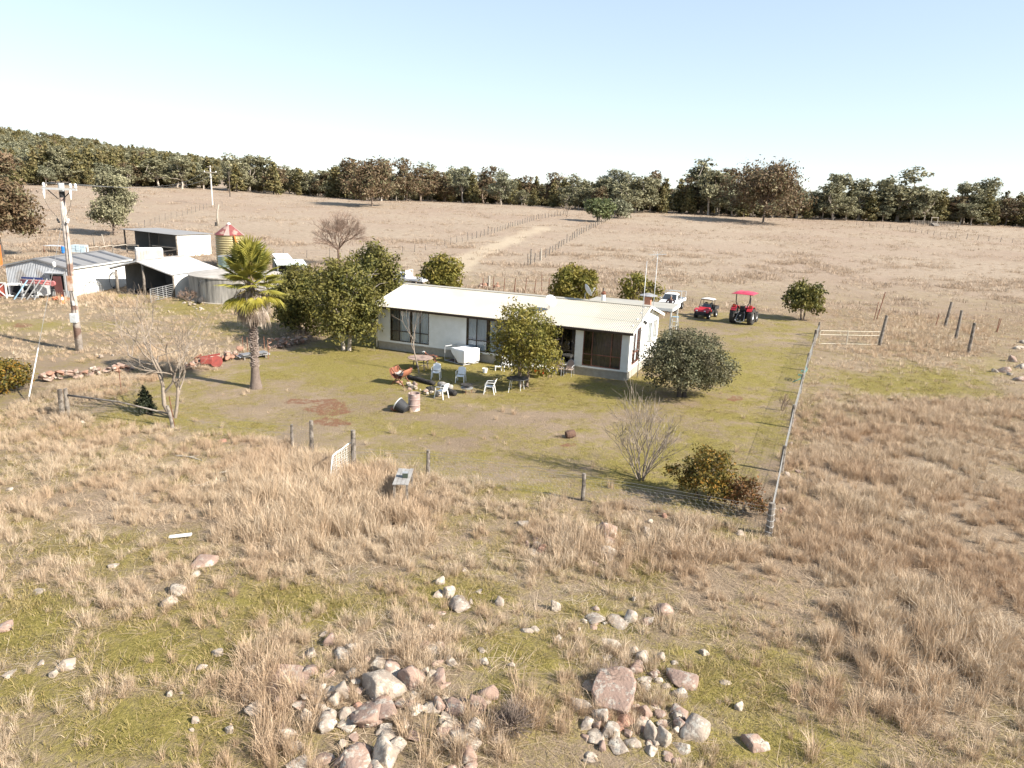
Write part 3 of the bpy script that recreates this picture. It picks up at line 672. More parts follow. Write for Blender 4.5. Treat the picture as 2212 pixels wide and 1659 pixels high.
for x, h_, r_ in ((.02, 2.35, .13), (bx + .5, 3.1, .12), (bw - .05, 2.2, .09)): MB().tube([(x, -.1, -.1), (x + .05, -.1, h_ * .5), (x + .02, -.12, h_)], [r_ * 1.15, r_, r_ * .9], 9).obj('post', M_wood, bay, smooth=True)
MB().beam((-.6, -.12, br - s0 * (bx + .6) - .16), (bx, -.12, br - .16), .1, .12).beam((bx, -.12, br - .16), (bw, -.12, bh - .13), .1, .12).obj('roof_beam', M_wood, bay)
# ------------------------------------------------------------------ far skillion shed
f1 = G(384.6, 555); f0 = G(272, 536); fd = V((f1.x - f0.x, f1.y - f0.y, 0)); fw_ = fd.length; frz = math.atan2(fd.y, fd.x); FL = 5.4
fs = thing('stock_shed', 'flat roofed open shed with one blank white end wall, behind the silver tank', 'shed', (f0.x, f0.y, gzf(f0.x, f0.y) - .05), frz)
FOOT.append((f0.x + math.cos(frz) * fw_ / 2 - math.sin(frz) * FL / 2, f0.y + math.sin(frz) * fw_ / 2 + math.cos(frz) * FL / 2, fw_ / 2, FL / 2, frz))
dz = -(gzf(f0.x, f0.y) - gzf(f1.x, f1.y)); fh = 2.95
mb = MB(); corr(mb, (-.5, -.5, fh + .06), (fw_ + .8, 0, 0), (0, FL + .8, .1), V((0, 0, 1)), .19, .02); mb.obj('roof', M_galvd, fs, fixn=False, solid=.03)
corrwall('end_wall', [((fw_, 0, 0), (fw_, FL, 0), -.4, fh, -.4, fh + .1)], M_wwall, fs, .2, .014)
corrwall('rear_wall', [((fw_, FL, 0), (fw_ * .62, FL, 0), -.4, fh, -.4, fh), ((fw_ * .5, FL, 0), (0, FL, 0), -.4, fh, -.4, fh), ((fw_ * .62, FL, 0), (fw_ * .5, FL, 0), -.4, 1.1, -.4, 1.1)], M_galvd, fs)
corrwall('end_wall', [((0, FL, 0), (0, 1.6, 0), -.4, fh, -.4, fh)], M_galvd, fs)
for x in (.05, fw_ * .5, fw_ - .05): MB().tube([(x, -.05, -.5), (x + .06, -.05, 1.4), (x, -.05, fh)], [.16, .13, .12], 8).obj('post', M_wood, fs, smooth=True)
MB().beam((fw_ * .55, -.1, 1.0), (fw_, -.1, 1.1), .1, .16).beam((fw_ * .75, -.6, .3), (fw_ + .1, -.1, .9), .1, .14).obj('rail', M_woodl, fs)
# ------------------------------------------------------------------ tanks and silo
g = G(516, 657); tr_ = 4.35; tc = V((g.x - .38 * tr_ * .95, g.y + .92 * tr_ * .98, 0)); tc.z = gzf(tc.x, tc.y)
ct = thing('concrete_tank', 'large round stained concrete water tank with low conical roof, behind the palm', 'water tank', tc)
FOOT.append((tc.x, tc.y, tr_, tr_, 0))
m_tank, nt, N, L = nodes('stained concrete')
o = N.new('ShaderNodeOutputMaterial'); b = N.new('ShaderNodeBsdfPrincipled'); b.inputs['Roughness'].default_value = .9; L.new(b.outputs[0], o.inputs[0])
t_ = N.new('ShaderNodeTexCoord'); mp = N.new('ShaderNodeMapping'); mp.inputs['Scale'].default_value = (1.1, 1.1, .16); L.new(t_.outputs['Object'], mp.inputs[0])
n1 = N.new('ShaderNodeTexNoise'); n1.inputs['Scale'].default_value = 1.7; n1.inputs['Detail'].default_value = 7; n1.inputs['Roughness'].default_value = .65; L.new(mp.outputs[0], n1.inputs['Vector'])
r_ = ramp(N, [(.32, (.081, .075, .067)), (.45, (.211, .195, .168)), (.56, (.298, .276, .241)), (.66, (.384, .360, .314))]); L.new(n1.outputs[0], r_.inputs[0]); L.new(r_.outputs[0], b.inputs['Base Color'])
MB().lathe([(tr_, -.2), (tr_, 2.3)], 56).obj('tank_wall', m_tank, ct, smooth=False)
MB().lathe([(tr_ + .08, 2.3), (tr_ + .08, 2.4), (tr_ * .6, 2.68), (.01, 2.95)], 56).obj('tank_roof', mat('lichened concrete roof', (.42, .38, .33), (.30, .27, .23), 1.2, .95, bump=.3), ct)
MB().lathe([(tr_ + .35, -.2), (tr_ + .35, .07)], 48).obj('base_slab', M_woodl, ct)
MB().tube([(-1.6, -4.3, 2.1), (-1.7, -4.55, 2.0), (-1.75, -4.6, 1.6)], .07, 8).obj('inlet_pipe', M_black, ct)
g = G(488, 579); sc = V((g.x, g.y + 1.8, gzf(g.x, g.y)))
si = thing('grain_silo', 'tall yellowish corrugated silo with faded red and white conical cap', 'silo', sc)
rr = 1.78; prof = []; M_terra2 = mat('weathered pale tin', (.34, .26, .22), (.27, .19, .165), 2, .6)
hs = 4.35
for i in range(60): prof.append((rr + .035 * math.sin(i * math.pi / 2), -.2 + i * (hs + .2) / 59))
MB().lathe(prof, 40, cap=False).obj('silo_body', mat('cream corrugated steel', (.36, .30, .16), (.29, .24, .12), 1.5, .5, .2), si, smooth=False)
mb = MB(); nsg = 16
for i in range(nsg):
    a0, a1 = 2 * math.pi * i / nsg, 2 * math.pi * (i + 1) / nsg; mb.k = 1 if i % 4 in (0, ) else 0
    f_ = lambda r, a, z: (r * math.cos(a), r * math.sin(a), z)
    mb.add([f_(rr + .14, a0, hs - .06), f_(rr + .14, a1, hs - .06), f_(.22, a1, hs + 1.32), f_(.22, a0, hs + 1.32)], [(0, 1, 2, 3)])
mb.obj('silo_cap', [mat('faded red roof paint', (.22, .06, .055), (.16, .05, .045), 2, .6, c3=(.30, .2, .16), s3=1.2), M_terra2], si, solid=.02)
MB().lathe([(.24, hs + 1.28), (.26, hs + 1.36), (.12, hs + 1.5), (.01, hs + 1.55)], 12).obj('vent_cap', M_white, si)
MB().beam((1.2, -1.35, hs - .05), (2.3, -1.5, .4), .5, .05).obj('auger_chute', M_orange, si)
g = G(494, 592); gc = V((g.x, g.y + 1.6, gzf(g.x, g.y)))
gt_ = thing('rainwater_tank', 'squat pale green corrugated water tank in front of the silo', 'water tank', gc)
prof = [(1.75 + .03 * math.sin(i * math.pi / 2), -.1 + i * 2.2 / 47) for i in range(48)]
MB().lathe(prof, 36, cap=False).obj('tank_wall', mat('pale green steel', (.38, .48, .40), (.33, .42, .35), 2, .5), gt_)
MB().lathe([(1.78, 2.1), (1.6, 2.14), (.01, 2.3)], 36).obj('tank_roof', M_galv, gt_)
# silver tank behind the workshop
g0 = G(296, 566); g1 = G(353, 565); w_ = (g1 - g0).length * 1.05; rz = math.atan2(g1.y - g0.y, g1.x - g0.x)
st = thing('stock_tank', 'silver rounded rectangular metal tank between workshop and flat roofed shed', 'tank', ((g0.x + g1.x) / 2, (g0.y + g1.y) / 2, gzf(g0.x, g0.y)), rz)
mb = MB(); mb.box((0, .9, .85), (w_, 1.9, 1.9)); mb.obj('tank_body', M_galvw, st, bevel=.18)
mb = MB()
for i in range(9): mb.box((-w_ / 2 + .25 + i * (w_ - .5) / 8, -.06, .85), (.04, .03, 1.6))
mb.obj('rib', M_galv, st); MB().box((0, .9, 1.82), (w_ * .96, 1.8, .05)).obj('tank_lid', M_white, st)
# shade roofs behind the palm
def awn(u0, u1, v, h, dep, name, label, mt):
    p0 = P(u0, v, h); p1 = P(u1, v, h); rz = math.atan2(p1.y - p0.y, p1.x - p0.x); w = (p1 - p0).length
    t = thing(name, label, 'shelter', (p0.x, p0.y, gzf(p0.x, p0.y)), rz)
    mb = MB(); corr(mb, (0, 0, h), (w, 0, 0), (0, dep, .35), V((0, 0, 1)), .2, .02); mb.obj('roof', mt, t, fixn=False, solid=.03)
    for x, y in ((.1, .1), (w - .1, .1), (.1, dep - .1), (w - .1, dep - .1)): MB().tube([(x, y, -.2), (x, y, h)], .06, 6).obj('post', M_steel, t)
    MB().box((w / 2, dep - .05, h / 2 - .1), (w, .04, h)).obj('rear_wall', M_dark, t); return t  # near black back sheet stands in for the shade under the roof
awn(598, 664, 573, 2.6, 3.2, 'open_shelter', 'low open shelter with pale greenish flat roof, right of the palm crown', mat('pale green sheet', (.68, .72, .64), (.6, .64, .57), 2, .5))
awn(596, 632, 560, 3.0, 3., 'open_shelter', 'white topped shelter just behind the palm crown', M_white)
# orange container at the left edge
g = G(13, 579); g.x -= 2.3; co = thing('shipping_container', 'orange corrugated shipping container cut by the left picture edge', 'container', (g.x, g.y, g.z), R(-4))
FOOT.append((g.x - 3, g.y + 1.2, 3, 1.2, 0))
corrwall('container_side', [((-6, 0, 0), (0, 0, 0), .12, 2.45, .12, 2.45), ((0, 0, 0), (0, 2.4, 0), .12, 2.45, .12, 2.45), ((0, 2.4, 0), (-6, 2.4, 0), .12, 2.45, .12, 2.45), ((-6, 2.4, 0), (-6, 0, 0), .12, 2.45, .12, 2.45)], M_orange, co, .28, .03)
mb = MB(); 
for z in (.06, 2.52):
    for a, b_ in (((-6, 0), (0, 0)), ((0, 0), (0, 2.4)), ((0, 2.4), (-6, 2.4)), ((-6, 2.4), (-6, 0))): mb.beam((*a, z), (*b_, z), .12, .12)
for x, y in ((-6, 0), (0, 0), (0, 2.4), (-6, 2.4)): mb.box((x, y, 1.29), (.14, .14, 2.5))
mb.obj('frame', M_orange, co); MB().box((-3, 1.2, 2.54), (5.9, 2.3, .05)).obj('container_roof', M_orange, co)
MB().box((-.9, -.05, 1.5), (.9, .02, 1.0)).obj('white_panel', M_white, co)
# ------------------------------------------------------------------ trees
M_bark = mat('grey brown bark', (.22, .17, .13), (.13, .10, .08), 8, .9, bump=.6, bscale=14)
M_barkp = mat('pale smooth bark', (.45, .39, .32), (.30, .25, .20), 5, .85, bump=.3)
M_barkd = mat('dark bark', (.07, .055, .045), (.11, .09, .07), 8, .9, bump=.6)
M_twig = mat('bare grey twigs', (.270, .222, .173), (.195, .155, .119), 6, .9)
M_twigb = mat('bare brown twigs', (.25, .175, .13), (.19, .13, .095), 6, .9)
L_olive = leafmat('olive foliage', [(.070, .074, .013), (.128, .123, .023), (.191, .179, .037), (.255, .222, .053)], .3, (.216, .166, .032), .9)
L_olived = leafmat('deep olive foliage', [(.038, .044, .011), (.077, .080, .019), (.128, .123, .030), (.216, .191, .048)], .22, (.153, .129, .032), .7)
L_grey = leafmat('grey green foliage', [(.058, .061, .029), (.105, .104, .052), (.152, .147, .077), (.198, .184, .102)], .2, (.116, .098, .056), .8)
L_gum = leafmat('gum foliage', [(.106, .103, .054), (.193, .183, .099), (.289, .267, .152), (.384, .358, .216)], .2, (.149, .136, .079), .5)
L_gumr = leafmat('reddish gum foliage', [(.080, .056, .030), (.141, .099, .051), (.194, .148, .079), (.161, .157, .079)], .2, (.161, .099, .058), .5)
L_pine = leafmat('cypress pine foliage', [(.058, .058, .023), (.107, .100, .040), (.164, .146, .055), (.222, .181, .071)], .12, (.164, .128, .055), .35)
L_pale = leafmat('pale grey foliage', [(.132, .132, .076), (.212, .205, .127), (.277, .265, .171), (.171, .171, .101)], .2)
L_green = leafmat('fresh green foliage', [(.06, .075, .025), (.11, .13, .05), (.17, .19, .08), (.21, .22, .11)], .25)
L_orange = leafmat('orange berried foliage', [(.05, .055, .012), (.09, .08, .016), (.16, .11, .02), (.28, .14, .02), (.11, .09, .02), (.2, .15, .03)], .25)
L_rust = leafmat('rusty brown foliage', [(.10, .05, .02), (.16, .07, .025), (.07, .06, .02), (.22, .10, .03)], .25)
L_con = leafmat('dark conifer foliage', [(.012, .018, .008), (.025, .032, .014), (.04, .045, .02)], .1)
def leafcloud(lobes, nc, per, cr, size, seed, asp=1.9, outw=.55, shell=.45, droop=0.):
    r = np.random.default_rng(seed); Lb = np.array(lobes, float)           # rows: x y z rx ry rz
    w = (Lb[:, 3] * Lb[:, 4] * Lb[:, 5]) ** .67; w /= w.sum()
    k = r.choice(len(Lb), nc, p=w); d = r.normal(size=(nc, 3)); d /= np.linalg.norm(d, axis=1)[:, None]
    rad = shell + (1 - shell) * r.random(nc) ** .6
    c = Lb[k, :3] + d * Lb[k, 3:] * rad[:, None]
    p = np.repeat(c, per, 0); dd = np.repeat(d, per, 0); n = len(p)
    off = r.normal(size=(n, 3)) * cr; off[:, 2] *= .8; p = p + off; p[:, 2] -= droop * np.abs(r.normal(size=n)) * cr
    nrm = dd * outw + r.normal(size=(n, 3)) * .6 + np.array([0, 0, .25]); nrm /= np.linalg.norm(nrm, axis=1)[:, None] + 1e-9
    t = r.normal(size=(n, 3)); t[:, 2] -= droop; t -= nrm * (t * nrm).sum(1)[:, None]; t /= np.linalg.norm(t, axis=1)[:, None] + 1e-9
    b = np.cross(nrm, t); s = (size * r.uniform(.4, 1.6, n))[:, None]
    v = np.stack([p - t * s * asp / 2, p + b * s / 2, p + t * s * asp / 2, p - b * s / 2], 1).reshape(-1, 3)
    return v, np.arange(4 * n).reshape(n, 4)
def limbs(base, fork, tips, r0, seed, wob=.12, n=6, twig=0):
    rng = random.Random(seed); mb = MB(); base, fork = V(base), V(fork)
    mid = base.lerp(fork, .5) + V((rng.uniform(-1, 1), rng.uniform(-1, 1), 0)) * wob * (fork - base).length * .4
    mb.tube([base - V((0, 0, .15)), base.lerp(mid, .25), mid, fork], [r0 * 1.35, r0 * 1.05, r0 * .92, r0 * .8], n + 2, cap=False)
    for t in tips:
        t = V(t); d = (t - fork).length; m1 = fork.lerp(t, .45) + V((rng.uniform(-1, 1), rng.uniform(-1, 1), rng.uniform(.1, .8))) * wob * d
        mb.tube([fork - (fork - mid) * .12, m1, t], [r0 * .62, r0 * .38, r0 * .1], n, cap=False)
        for _ in range(twig):
            a = m1.lerp(t, rng.random()); e = a + V((rng.gauss(0, 1), rng.gauss(0, 1), rng.gauss(.3, .6))).normalized() * d * .4
            mb.tube([a, a.lerp(e, .5) + V((0, 0, .05 * d)), e], [r0 * .22, r0 * .14, r0 * .04], 4, cap=False)
    return mb
def lobeset(w, d, z0, z1, n, seed, flat=1., top=.55, rr=(.30, .48)):
    rng = random.Random(seed); out = []; h = z1 - z0
    for i in range(n):
        a = i * 2.4 + rng.uniform(-.5, .5); t = (i + .5) / n; zz = z0 + h * (.18 + .68 * t)
        env = math.sin(math.pi * min(1, max(.12, .15 + .85 * (1 - abs(t - .45) / .75)))) ** .5 if False else max(.1, 1 - ((t - .42) / (.62 if t > .42 else .75)) ** 2) ** .5
        q = rng.uniform(.35, .72) * env; s = rng.uniform(*rr)
        out.append((math.cos(a) * w / 2 * q, math.sin(a) * d / 2 * q, zz, w / 2 * s, d / 2 * s, h / 2 * s * flat))
    for i in range(max(3, n // 3)):
        a = rng.uniform(0, 6.28); e = rng.uniform(-.35, 1.2); q = rng.uniform(.78, 1.0); s = rng.uniform(.10, .2)
        out.append((math.cos(a) * math.cos(e) * w / 2 * q, math.sin(a) * math.cos(e) * d / 2 * q, z0 + h * (.5 + .48 * math.sin(e) * q), w / 2 * s, d / 2 * s, h / 2 * s * 1.2))
    return out
def bushtree(name, label, cat, loc, w, h, z0, leaf, bark, seed, nl=12, nc=420, per=12, cr=.16, size=.10, r0=.1, group=None, lean=(0, 0), stems=1, droop=.3, shell=.45, asp=2.1, twig=1, rr=(.30, .48), zb=.5, off=(0, 0)):
    t = thing(name, label, cat, loc, 0, group); lb = lobeset(w, w, z0, h, nl, seed, rr=rr)
    lb = [(a + off[0], b + off[1], c, *q) for a, b, c, *q in lb]
    v, f = leafcloud(lb, nc, per, cr, size, seed, asp, droop=droop, shell=shell)
    v[:, 2] = np.maximum(v[:, 2], .03)
    mb = MB(); rng = random.Random(seed + 1)
    for s in range(stems):
        a = s * 2.2 + rng.random(); bx, by = (math.cos(a) * .18 * (stems > 1), math.sin(a) * .18 * (stems > 1))
        tips = [(l[0], l[1], l[2] + l[5] * .3) for l in lb[s::stems]]
        k = limbs((bx, by, 0), (bx * 2 + lean[0], by * 2 + lean[1], z0 + (h - z0) * .22 if z0 > .3 else h * .25), tips, r0 * (1 if stems == 1 else .8), seed + s, twig=twig)
        o = len(mb.v); mb.v += k.v; mb.f += [tuple(i + o for i in q) for q in k.f]; mb.m += k.m
    mb.obj('trunk', bark, t, smooth=True, fixn=False)
    link('crown', npmesh('crown', v, f, leaf), t); return t
def baretree(name, label, loc, h, w, bark, seed, stems, depth=5, r0=.07, up=.35, fork=(2, 3), seglen=.33, zfork=.25, spread=.55, upright=False, cat='tree', wob=.15, minr=.006):
    rng = random.Random(seed); t = thing(name, label, cat, loc); mt = MB(); mw = MB()
    def grow_(p, d, l, r, lv):
        e = p + d * l; m = p.lerp(e, .5) + V((rng.uniform(-1, 1), rng.uniform(-1, 1), rng.uniform(-1, 1))) * l * wob
        (mt if lv < 2 else mw).tube([p, m, e], [r, r * .85, max(minr, r * .68)], 6 if lv < 2 else 4 if lv < 4 else 3, cap=False)
        if lv >= depth: return
        for i in range(rng.randint(*fork) if lv else fork[1]):
            s = spread * (1 if lv else .8)
            nd = (d + V((rng.gauss(0, s), rng.gauss(0, s), rng.gauss(0, s * .6) + up * (.5 if lv < 2 else .35)))).normalized()
            q = p.lerp(e, rng.uniform(.55, 1) if i else 1.)
            grow_(q, nd, l * rng.uniform(.66, .92), max(minr, r * rng.uniform(.5, .68)), lv + 1)
    for s in stems: grow_(V((s[0], s[1], -.1)), V(s[2:5]).normalized(), s[5], r0 * s[6], 0)
    mt.obj('trunk', bark, t, smooth=True, fixn=False); mw.obj('twigs', bark, t, fixn=False); return t
# ---- garden trees
bushtree('garden_tree', 'leafy olive tree standing on the lawn in front of the house windows', 'tree', G(1131, 836), 4.5, 4.95, .75, L_olive, M_bark, 11, nl=18, nc=700, per=17, cr=.16, size=.075, r0=.13, stems=2, rr=(.28, .5), shell=.3)
bushtree('garden_tree', 'big dark olive tree touching the left end of the house', 'tree', G(748, 757), 4.9, 6.2, .6, L_olived, M_barkp, 12, nl=20, nc=1150, per=16, cr=.2, size=.095, r0=.16, stems=2, rr=(.3, .52), shell=.25)
bushtree('garden_tree', 'low dark drooping tree right of the palm trunk', 'tree', G(655, 722), 4.9, 5.2, .1, L_olived, M_bark, 13, nl=18, nc=1100, per=16, cr=.21, size=.10, r0=.14, stems=2, rr=(.3, .52), shell=.25)
bushtree('garden_tree', 'tall dark tree rising behind the left gable of the house', 'tree', G(808, 700), 5.6, 6.6, .5, L_olived, M_bark, 14, nl=20, nc=1100, per=15, cr=.22, size=.11, r0=.16, stems=2, rr=(.3, .5), shell=.3)
bushtree('garden_shrub', 'rounded olive shrub behind the house left of the ridge centre', 'shrub', G(955, 640), 5.2, 4.4, .2, L_olive, M_bark, 15, nl=16, nc=520, per=12, cr=.22, size=.15, r0=.1, stems=2, rr=(.3, .5))
bushtree('garden_shrub', 'olive shrub directly behind the satellite dish on the ridge', 'shrub', G(1236, 657), 5.6, 4.0, .15, L_olive, M_bark, 16, nl=16, nc=560, per=12, cr=.22, size=.15, r0=.1, stems=2, rr=(.3, .5))
bushtree('garden_shrub', 'thin see-through olive shrub behind the two silver poles', 'shrub', G(1376, 676), 4.6, 4.3, .3, L_olive, M_bark, 17, nl=13, nc=230, per=13, cr=.24, size=.14, r0=.08, stems=3, rr=(.22, .36), twig=2)
bushtree('garden_tree', 'small round dark olive tree alone right of the tractor', 'tree', G(1734, 691), 4.3, 3.75, .75, L_olived, M_bark, 18, nl=15, nc=480, per=12, cr=.18, size=.125, r0=.1, stems=2, rr=(.3, .48))
bushtree('dense_bush', 'dense rounded grey brown bush beside the right corner of the house', 'bush', G(1474, 858), 5.5, 3.85, .5, L_grey, M_barkd, 19, nl=26, nc=2300, per=14, cr=.14, size=.065, r0=.17, stems=2, rr=(.34, .5), shell=.55, droop=.05, asp=1.7)
bushtree('berry_shrub', 'yellow and orange leaved shrub inside the front fence corner', 'shrub', G(1522, 1080), 2.6, 2.05, .1, L_orange, M_barkd, 20, nl=15, nc=520, per=12, cr=.1, size=.05, r0=.035, stems=4, rr=(.26, .44), droop=.1, twig=3, shell=.2)
bushtree('berry_shrub', 'low straggly rusty brown shrub hard against the corner fence post', 'shrub', G(1604, 1108), 1.9, 1.3, .1, L_rust, M_barkd, 21, nl=10, nc=170, per=11, cr=.1, size=.05, r0=.025, stems=4, rr=(.24, .4), droop=.1, twig=5, shell=.1)
bushtree('berry_shrub', 'orange leaved shrub cut by the left picture edge', 'shrub', G(8, 848), 2.5, 1.75, .05, L_orange, M_barkd, 22, nl=14, nc=420, per=12, cr=.12, size=.065, r0=.04, stems=4, rr=(.28, .46), droop=.1, twig=3)
# dark dwarf conifer
lb = []
for i in range(16):
    t_ = i / 15; a = i * 2.4; q = .34 * (1 - t_) ** .8; lb.append((math.cos(a) * q + .05, math.sin(a) * q, .18 + t_ * .95, .2 * (1.1 - .7 * t_), .2 * (1.1 - .7 * t_), .22))
t = thing('dwarf_conifer', 'small dark pointed conifer beside the leafless tree on the left', 'conifer', G(312, 893))
v, f = leafcloud(lb, 420, 12, .04, .035, 5, 2.4, droop=-.6); v[:, 2] = np.maximum(v[:, 2], .02); link('crown', npmesh('crown', v, f, L_con), t)
MB().tube([(0, 0, -.1), (.02, 0, .9)], [.05, .02], 6).obj('trunk', M_barkd, t)
# ---- leafless trees
baretree('leafless_tree', 'tall pale leafless tree with twin trunks left of the palm', G(373, 903), 4.4, 4, M_twig, 31, [(0, 0, -.22, .02, 1, 1.65, 1.35), (.08, .03, .16, .05, 1, 1.5, 1.0)], depth=6, r0=.085, up=.35, fork=(2, 3), spread=.5, wob=.08, minr=.005)
baretree('leafless_shrub', 'big many-stemmed leafless shrub inside the front fence', G(1385, 1036), 3.6, 3.4, M_twig, 32, [(math.cos(a) * .08, math.sin(a) * .08, math.cos(a) * s, math.sin(a) * s, 1, l * 1.02, k) for a, s, l, k in ((0, .3, .9, 1), (.9, .55, .85, .8), (1.8, .35, 1., .9), (2.7, .6, .8, .7), (3.5, .3, .95, .9), (4.3, .6, .8, .7), (5.2, .45, .9, .8), (.4, .08, 1.1, 1.1), (2.2, .8, .75, .6), (4.9, .85, .75, .6))], depth=5, r0=.04, up=.62, fork=(1, 3), spread=.42, wob=.08, cat='shrub', minr=.006)
baretree('leafless_tree', 'small pale leaning leafless tree in front of the left windows', G(906, 806), 3.6, 2, M_twig, 33, [(0, 0, -.25, .1, 1, 1.4, 1.0)], depth=5, r0=.06, up=.5, fork=(2, 2), spread=.42, wob=.06, minr=.005)
baretree('leafless_tree', 'broad brown leafless tree in the paddock behind the palm', G(731, 572), 8.4, 9, M_twigb, 34, [(0, 0, .02, 0, 1, 2.3, 1.)], depth=6, r0=.2, up=.24, fork=(3, 4), spread=.52, wob=.07, minr=.013)
baretree('leafless_sapling', 'tiny bare twiggy sapling on the lawn close to the right fence', G(1690, 888), .9, .6, M_twigb, 35, [(0, 0, .2, .1, 1, .35, 1), (.02, .02, -.3, .1, 1, .35, 1), (-.03, 0, .05, .3, 1, .4, 1), (0, .03, .4, -.2, 1, .3, 1)], depth=3, r0=.016, up=.5, spread=.35, minr=.005)
baretree('dry_shrub', 'little dry brown shrub at the foot of the concrete tank', G(407, 651), 1.1, 1.3, M_twigb, 36, [(.05 * math.cos(a), .05 * math.sin(a), .8 * math.cos(a), .8 * math.sin(a), 1, .45, 1) for a in range(7)], depth=4, r0=.03, up=.3, spread=.5, minr=.010, cat='shrub')
baretree('leafless_sapling', 'tiny leafless tree far down the fenced track', G(1224, 467), 3, 2, M_twig, 37, [(0, 0, .2, 0, 1, 1.6, 1), (.1, 0, -.3, 0, 1, 1.5, .8)], depth=3, r0=.12, up=.3, spread=.4, minr=.04)
# grey thorny bushes among the rocks
def thorn(u, v, h, seed, label):
    rng = random.Random(seed); t = thing('thorn_bush', label, 'bush', G(u, v)); mb = MB()
    for i in range(420):
        a = rng.uniform(0, 6.283); e = rng.uniform(.05, 1.4); l = h * rng.uniform(.6, 1.15); d = V((math.cos(a) * math.sin(e), math.sin(a) * math.sin(e), math.cos(e) * .95))
        p = d * l * rng.uniform(.15, .6); q = d * l + V((rng.gauss(0, .06), rng.gauss(0, .06), rng.gauss(0, .05)))
        mb.tube([p, p.lerp(q, .5) + V((rng.gauss(0, .03), rng.gauss(0, .03), 0)), q], [.006, .005, .003], 3, cap=False)
    mb.obj('twigs', mat('grey brown thorn twigs', (.17, .125, .10), (.24, .19, .15), 5, .9), t, fixn=False)
    MB().tube([(0, 0, -.05), (0, 0, .2)], .03, 6).obj('stem', M_twigb, t)
thorn(1318, 1482, .52, 1, 'dark grey thorny bush just above the broken pink dome rock')
thorn(1105, 1572, .55, 2, 'dark brown thorny bush left of the broken pink dome rock')
# ---- fan palm
pg = G(553, 838); palm = thing('fan_palm', 'tall fan palm with ragged dead leaf skirt on the lawn', 'palm', pg)
rng = random.Random(9); hp = 5.9
mb = MB(); prof = []; n = 60
for i in range(n + 1):
    z = -.1 + (4.7) * i / n; r = .17 * math.exp(-z * 1.5) + .185 - .010 * z + (.012 * math.sin(z * 30) if z > 1.2 else 0); prof.append((r, z))
prof += [(.2, 5.2), (.15, 6.2)]
mb.lathe(prof, 18)
m_ptr = mat('palm trunk', (.186, .143, .114), (.124, .092, .073), 5, .95, bump=.6, bscale=16)
mb.obj('trunk', m_ptr, palm, smooth=True)
mb = MB()
for i in range(520):       # old leaf bases
    z = rng.uniform(1.15, 4.5); a = rng.uniform(0, 6.283); r = .17; t0 = V((math.cos(a) * r, math.sin(a) * r, z)); o = V((math.cos(a), math.sin(a), 0)); s = V((-math.sin(a), math.cos(a), 0)) * rng.uniform(.035, .07)
    l = rng.uniform(.04, .12); mb.add([t0 - s, t0 + s, t0 + o * l + s * .4 + V((0, 0, l * .7)), t0 + o * l - s * .4 + V((0, 0, l * .7))], [(0, 1, 2, 3)])
mb.obj('leaf_bases', mat('old leaf bases', (.40, .33, .28), (.12, .085, .07), 7, .95), palm, fixn=False, solid=.02)
m_fr = leafmat('palm frond', [(.11, .115, .02), (.19, .185, .03), (.33, .29, .06), (.25, .23, .045)], .3)
m_fry = leafmat('yellow palm frond', [(.33, .28, .035), (.42, .36, .06), (.27, .24, .035)], .35)
m_frd = leafmat('dead palm frond', [(.42, .35, .28), (.54, .47, .39), (.34, .27, .21), (.24, .18, .135)], .25)
M_pet = mat('palm leaf stalk', (.20, .17, .05), (.28, .2, .08), 4, .6)
def frond(az, el, pl, fr, kind, seed, z0=5.75, fold=.22, droop=.2):
    rg = random.Random(seed); d = V((math.cos(az) * math.cos(el), math.sin(az) * math.cos(el), math.sin(el))); side = V((-math.sin(az), math.cos(az), 0)); nrm = side.cross(d) * -1
    if nrm.z < 0: nrm = -nrm
    b0 = V((math.cos(az) * .12, math.sin(az) * .12, z0)); sagv = V((0, 0, -.18 * pl * (1 - abs(math.sin(el)))))
    e = b0 + d * pl + sagv; dd = (d + V((0, 0, -.25))).normalized()
    mp = MB(); mp.tube([b0, b0.lerp(e, .5) - sagv * .3, e], [.03, .022, .016], 5, cap=False)
    mb = MB(); nseg = 28; sp = R(rg.uniform(230, 290))
    tipj = []
    for i in range(nseg):
        a0 = -sp / 2 + sp * i / nseg; a1 = -sp / 2 + sp * (i + 1) / nseg; am = (a0 + a1) / 2
        def pt(a, r, k): 
            q = dd * math.cos(a) + side * math.sin(a)
            return e + q * r + nrm * (-fold * r * abs(math.sin(a * .5)) * .8 + k) - V((0, 0, droop * r * r))
        L_ = fr * rg.uniform(.9, 1.08) * (.62 + .38 * math.cos(am * .62))
        k = .035 * fr
        p0, p1, pm = pt(a0, L_ * .5, 0), pt(a1, L_ * .5, 0), pt(am, L_ * .55, k)
        c0 = pt(am, .04, 0); tip = pt(am + rg.uniform(-.05, .05), L_, 0) - V((0, 0, (.04 + .25 * (kind != 0)) * fr * rg.uniform(.3, 1.3)))
        mb.add([c0, p0, pm, p1, tip], [(0, 1, 2), (0, 2, 3), (1, 4, 2), (2, 4, 3)])
    return mp, mb
GA = 2.39996
specs = []
for i in range(36):
    t_ = i / 35; az = i * GA + rng.uniform(-.25, .25); el = R(86 - 80 * t_ ** 1.25 + rng.uniform(-12, 12)); specs.append((az, el, rng.uniform(1.1, 1.4) - .45 * t_, rng.uniform(.85, 1.2), 0))
for az in (3.55, 5.2, 4.4, 2.9, 6.0, .5, 3.95, 4.9): specs.append((az + rng.uniform(-.15, .15), R(rng.uniform(-30, 2)), rng.uniform(.8, 1.05), rng.uniform(.62, .78), 1))
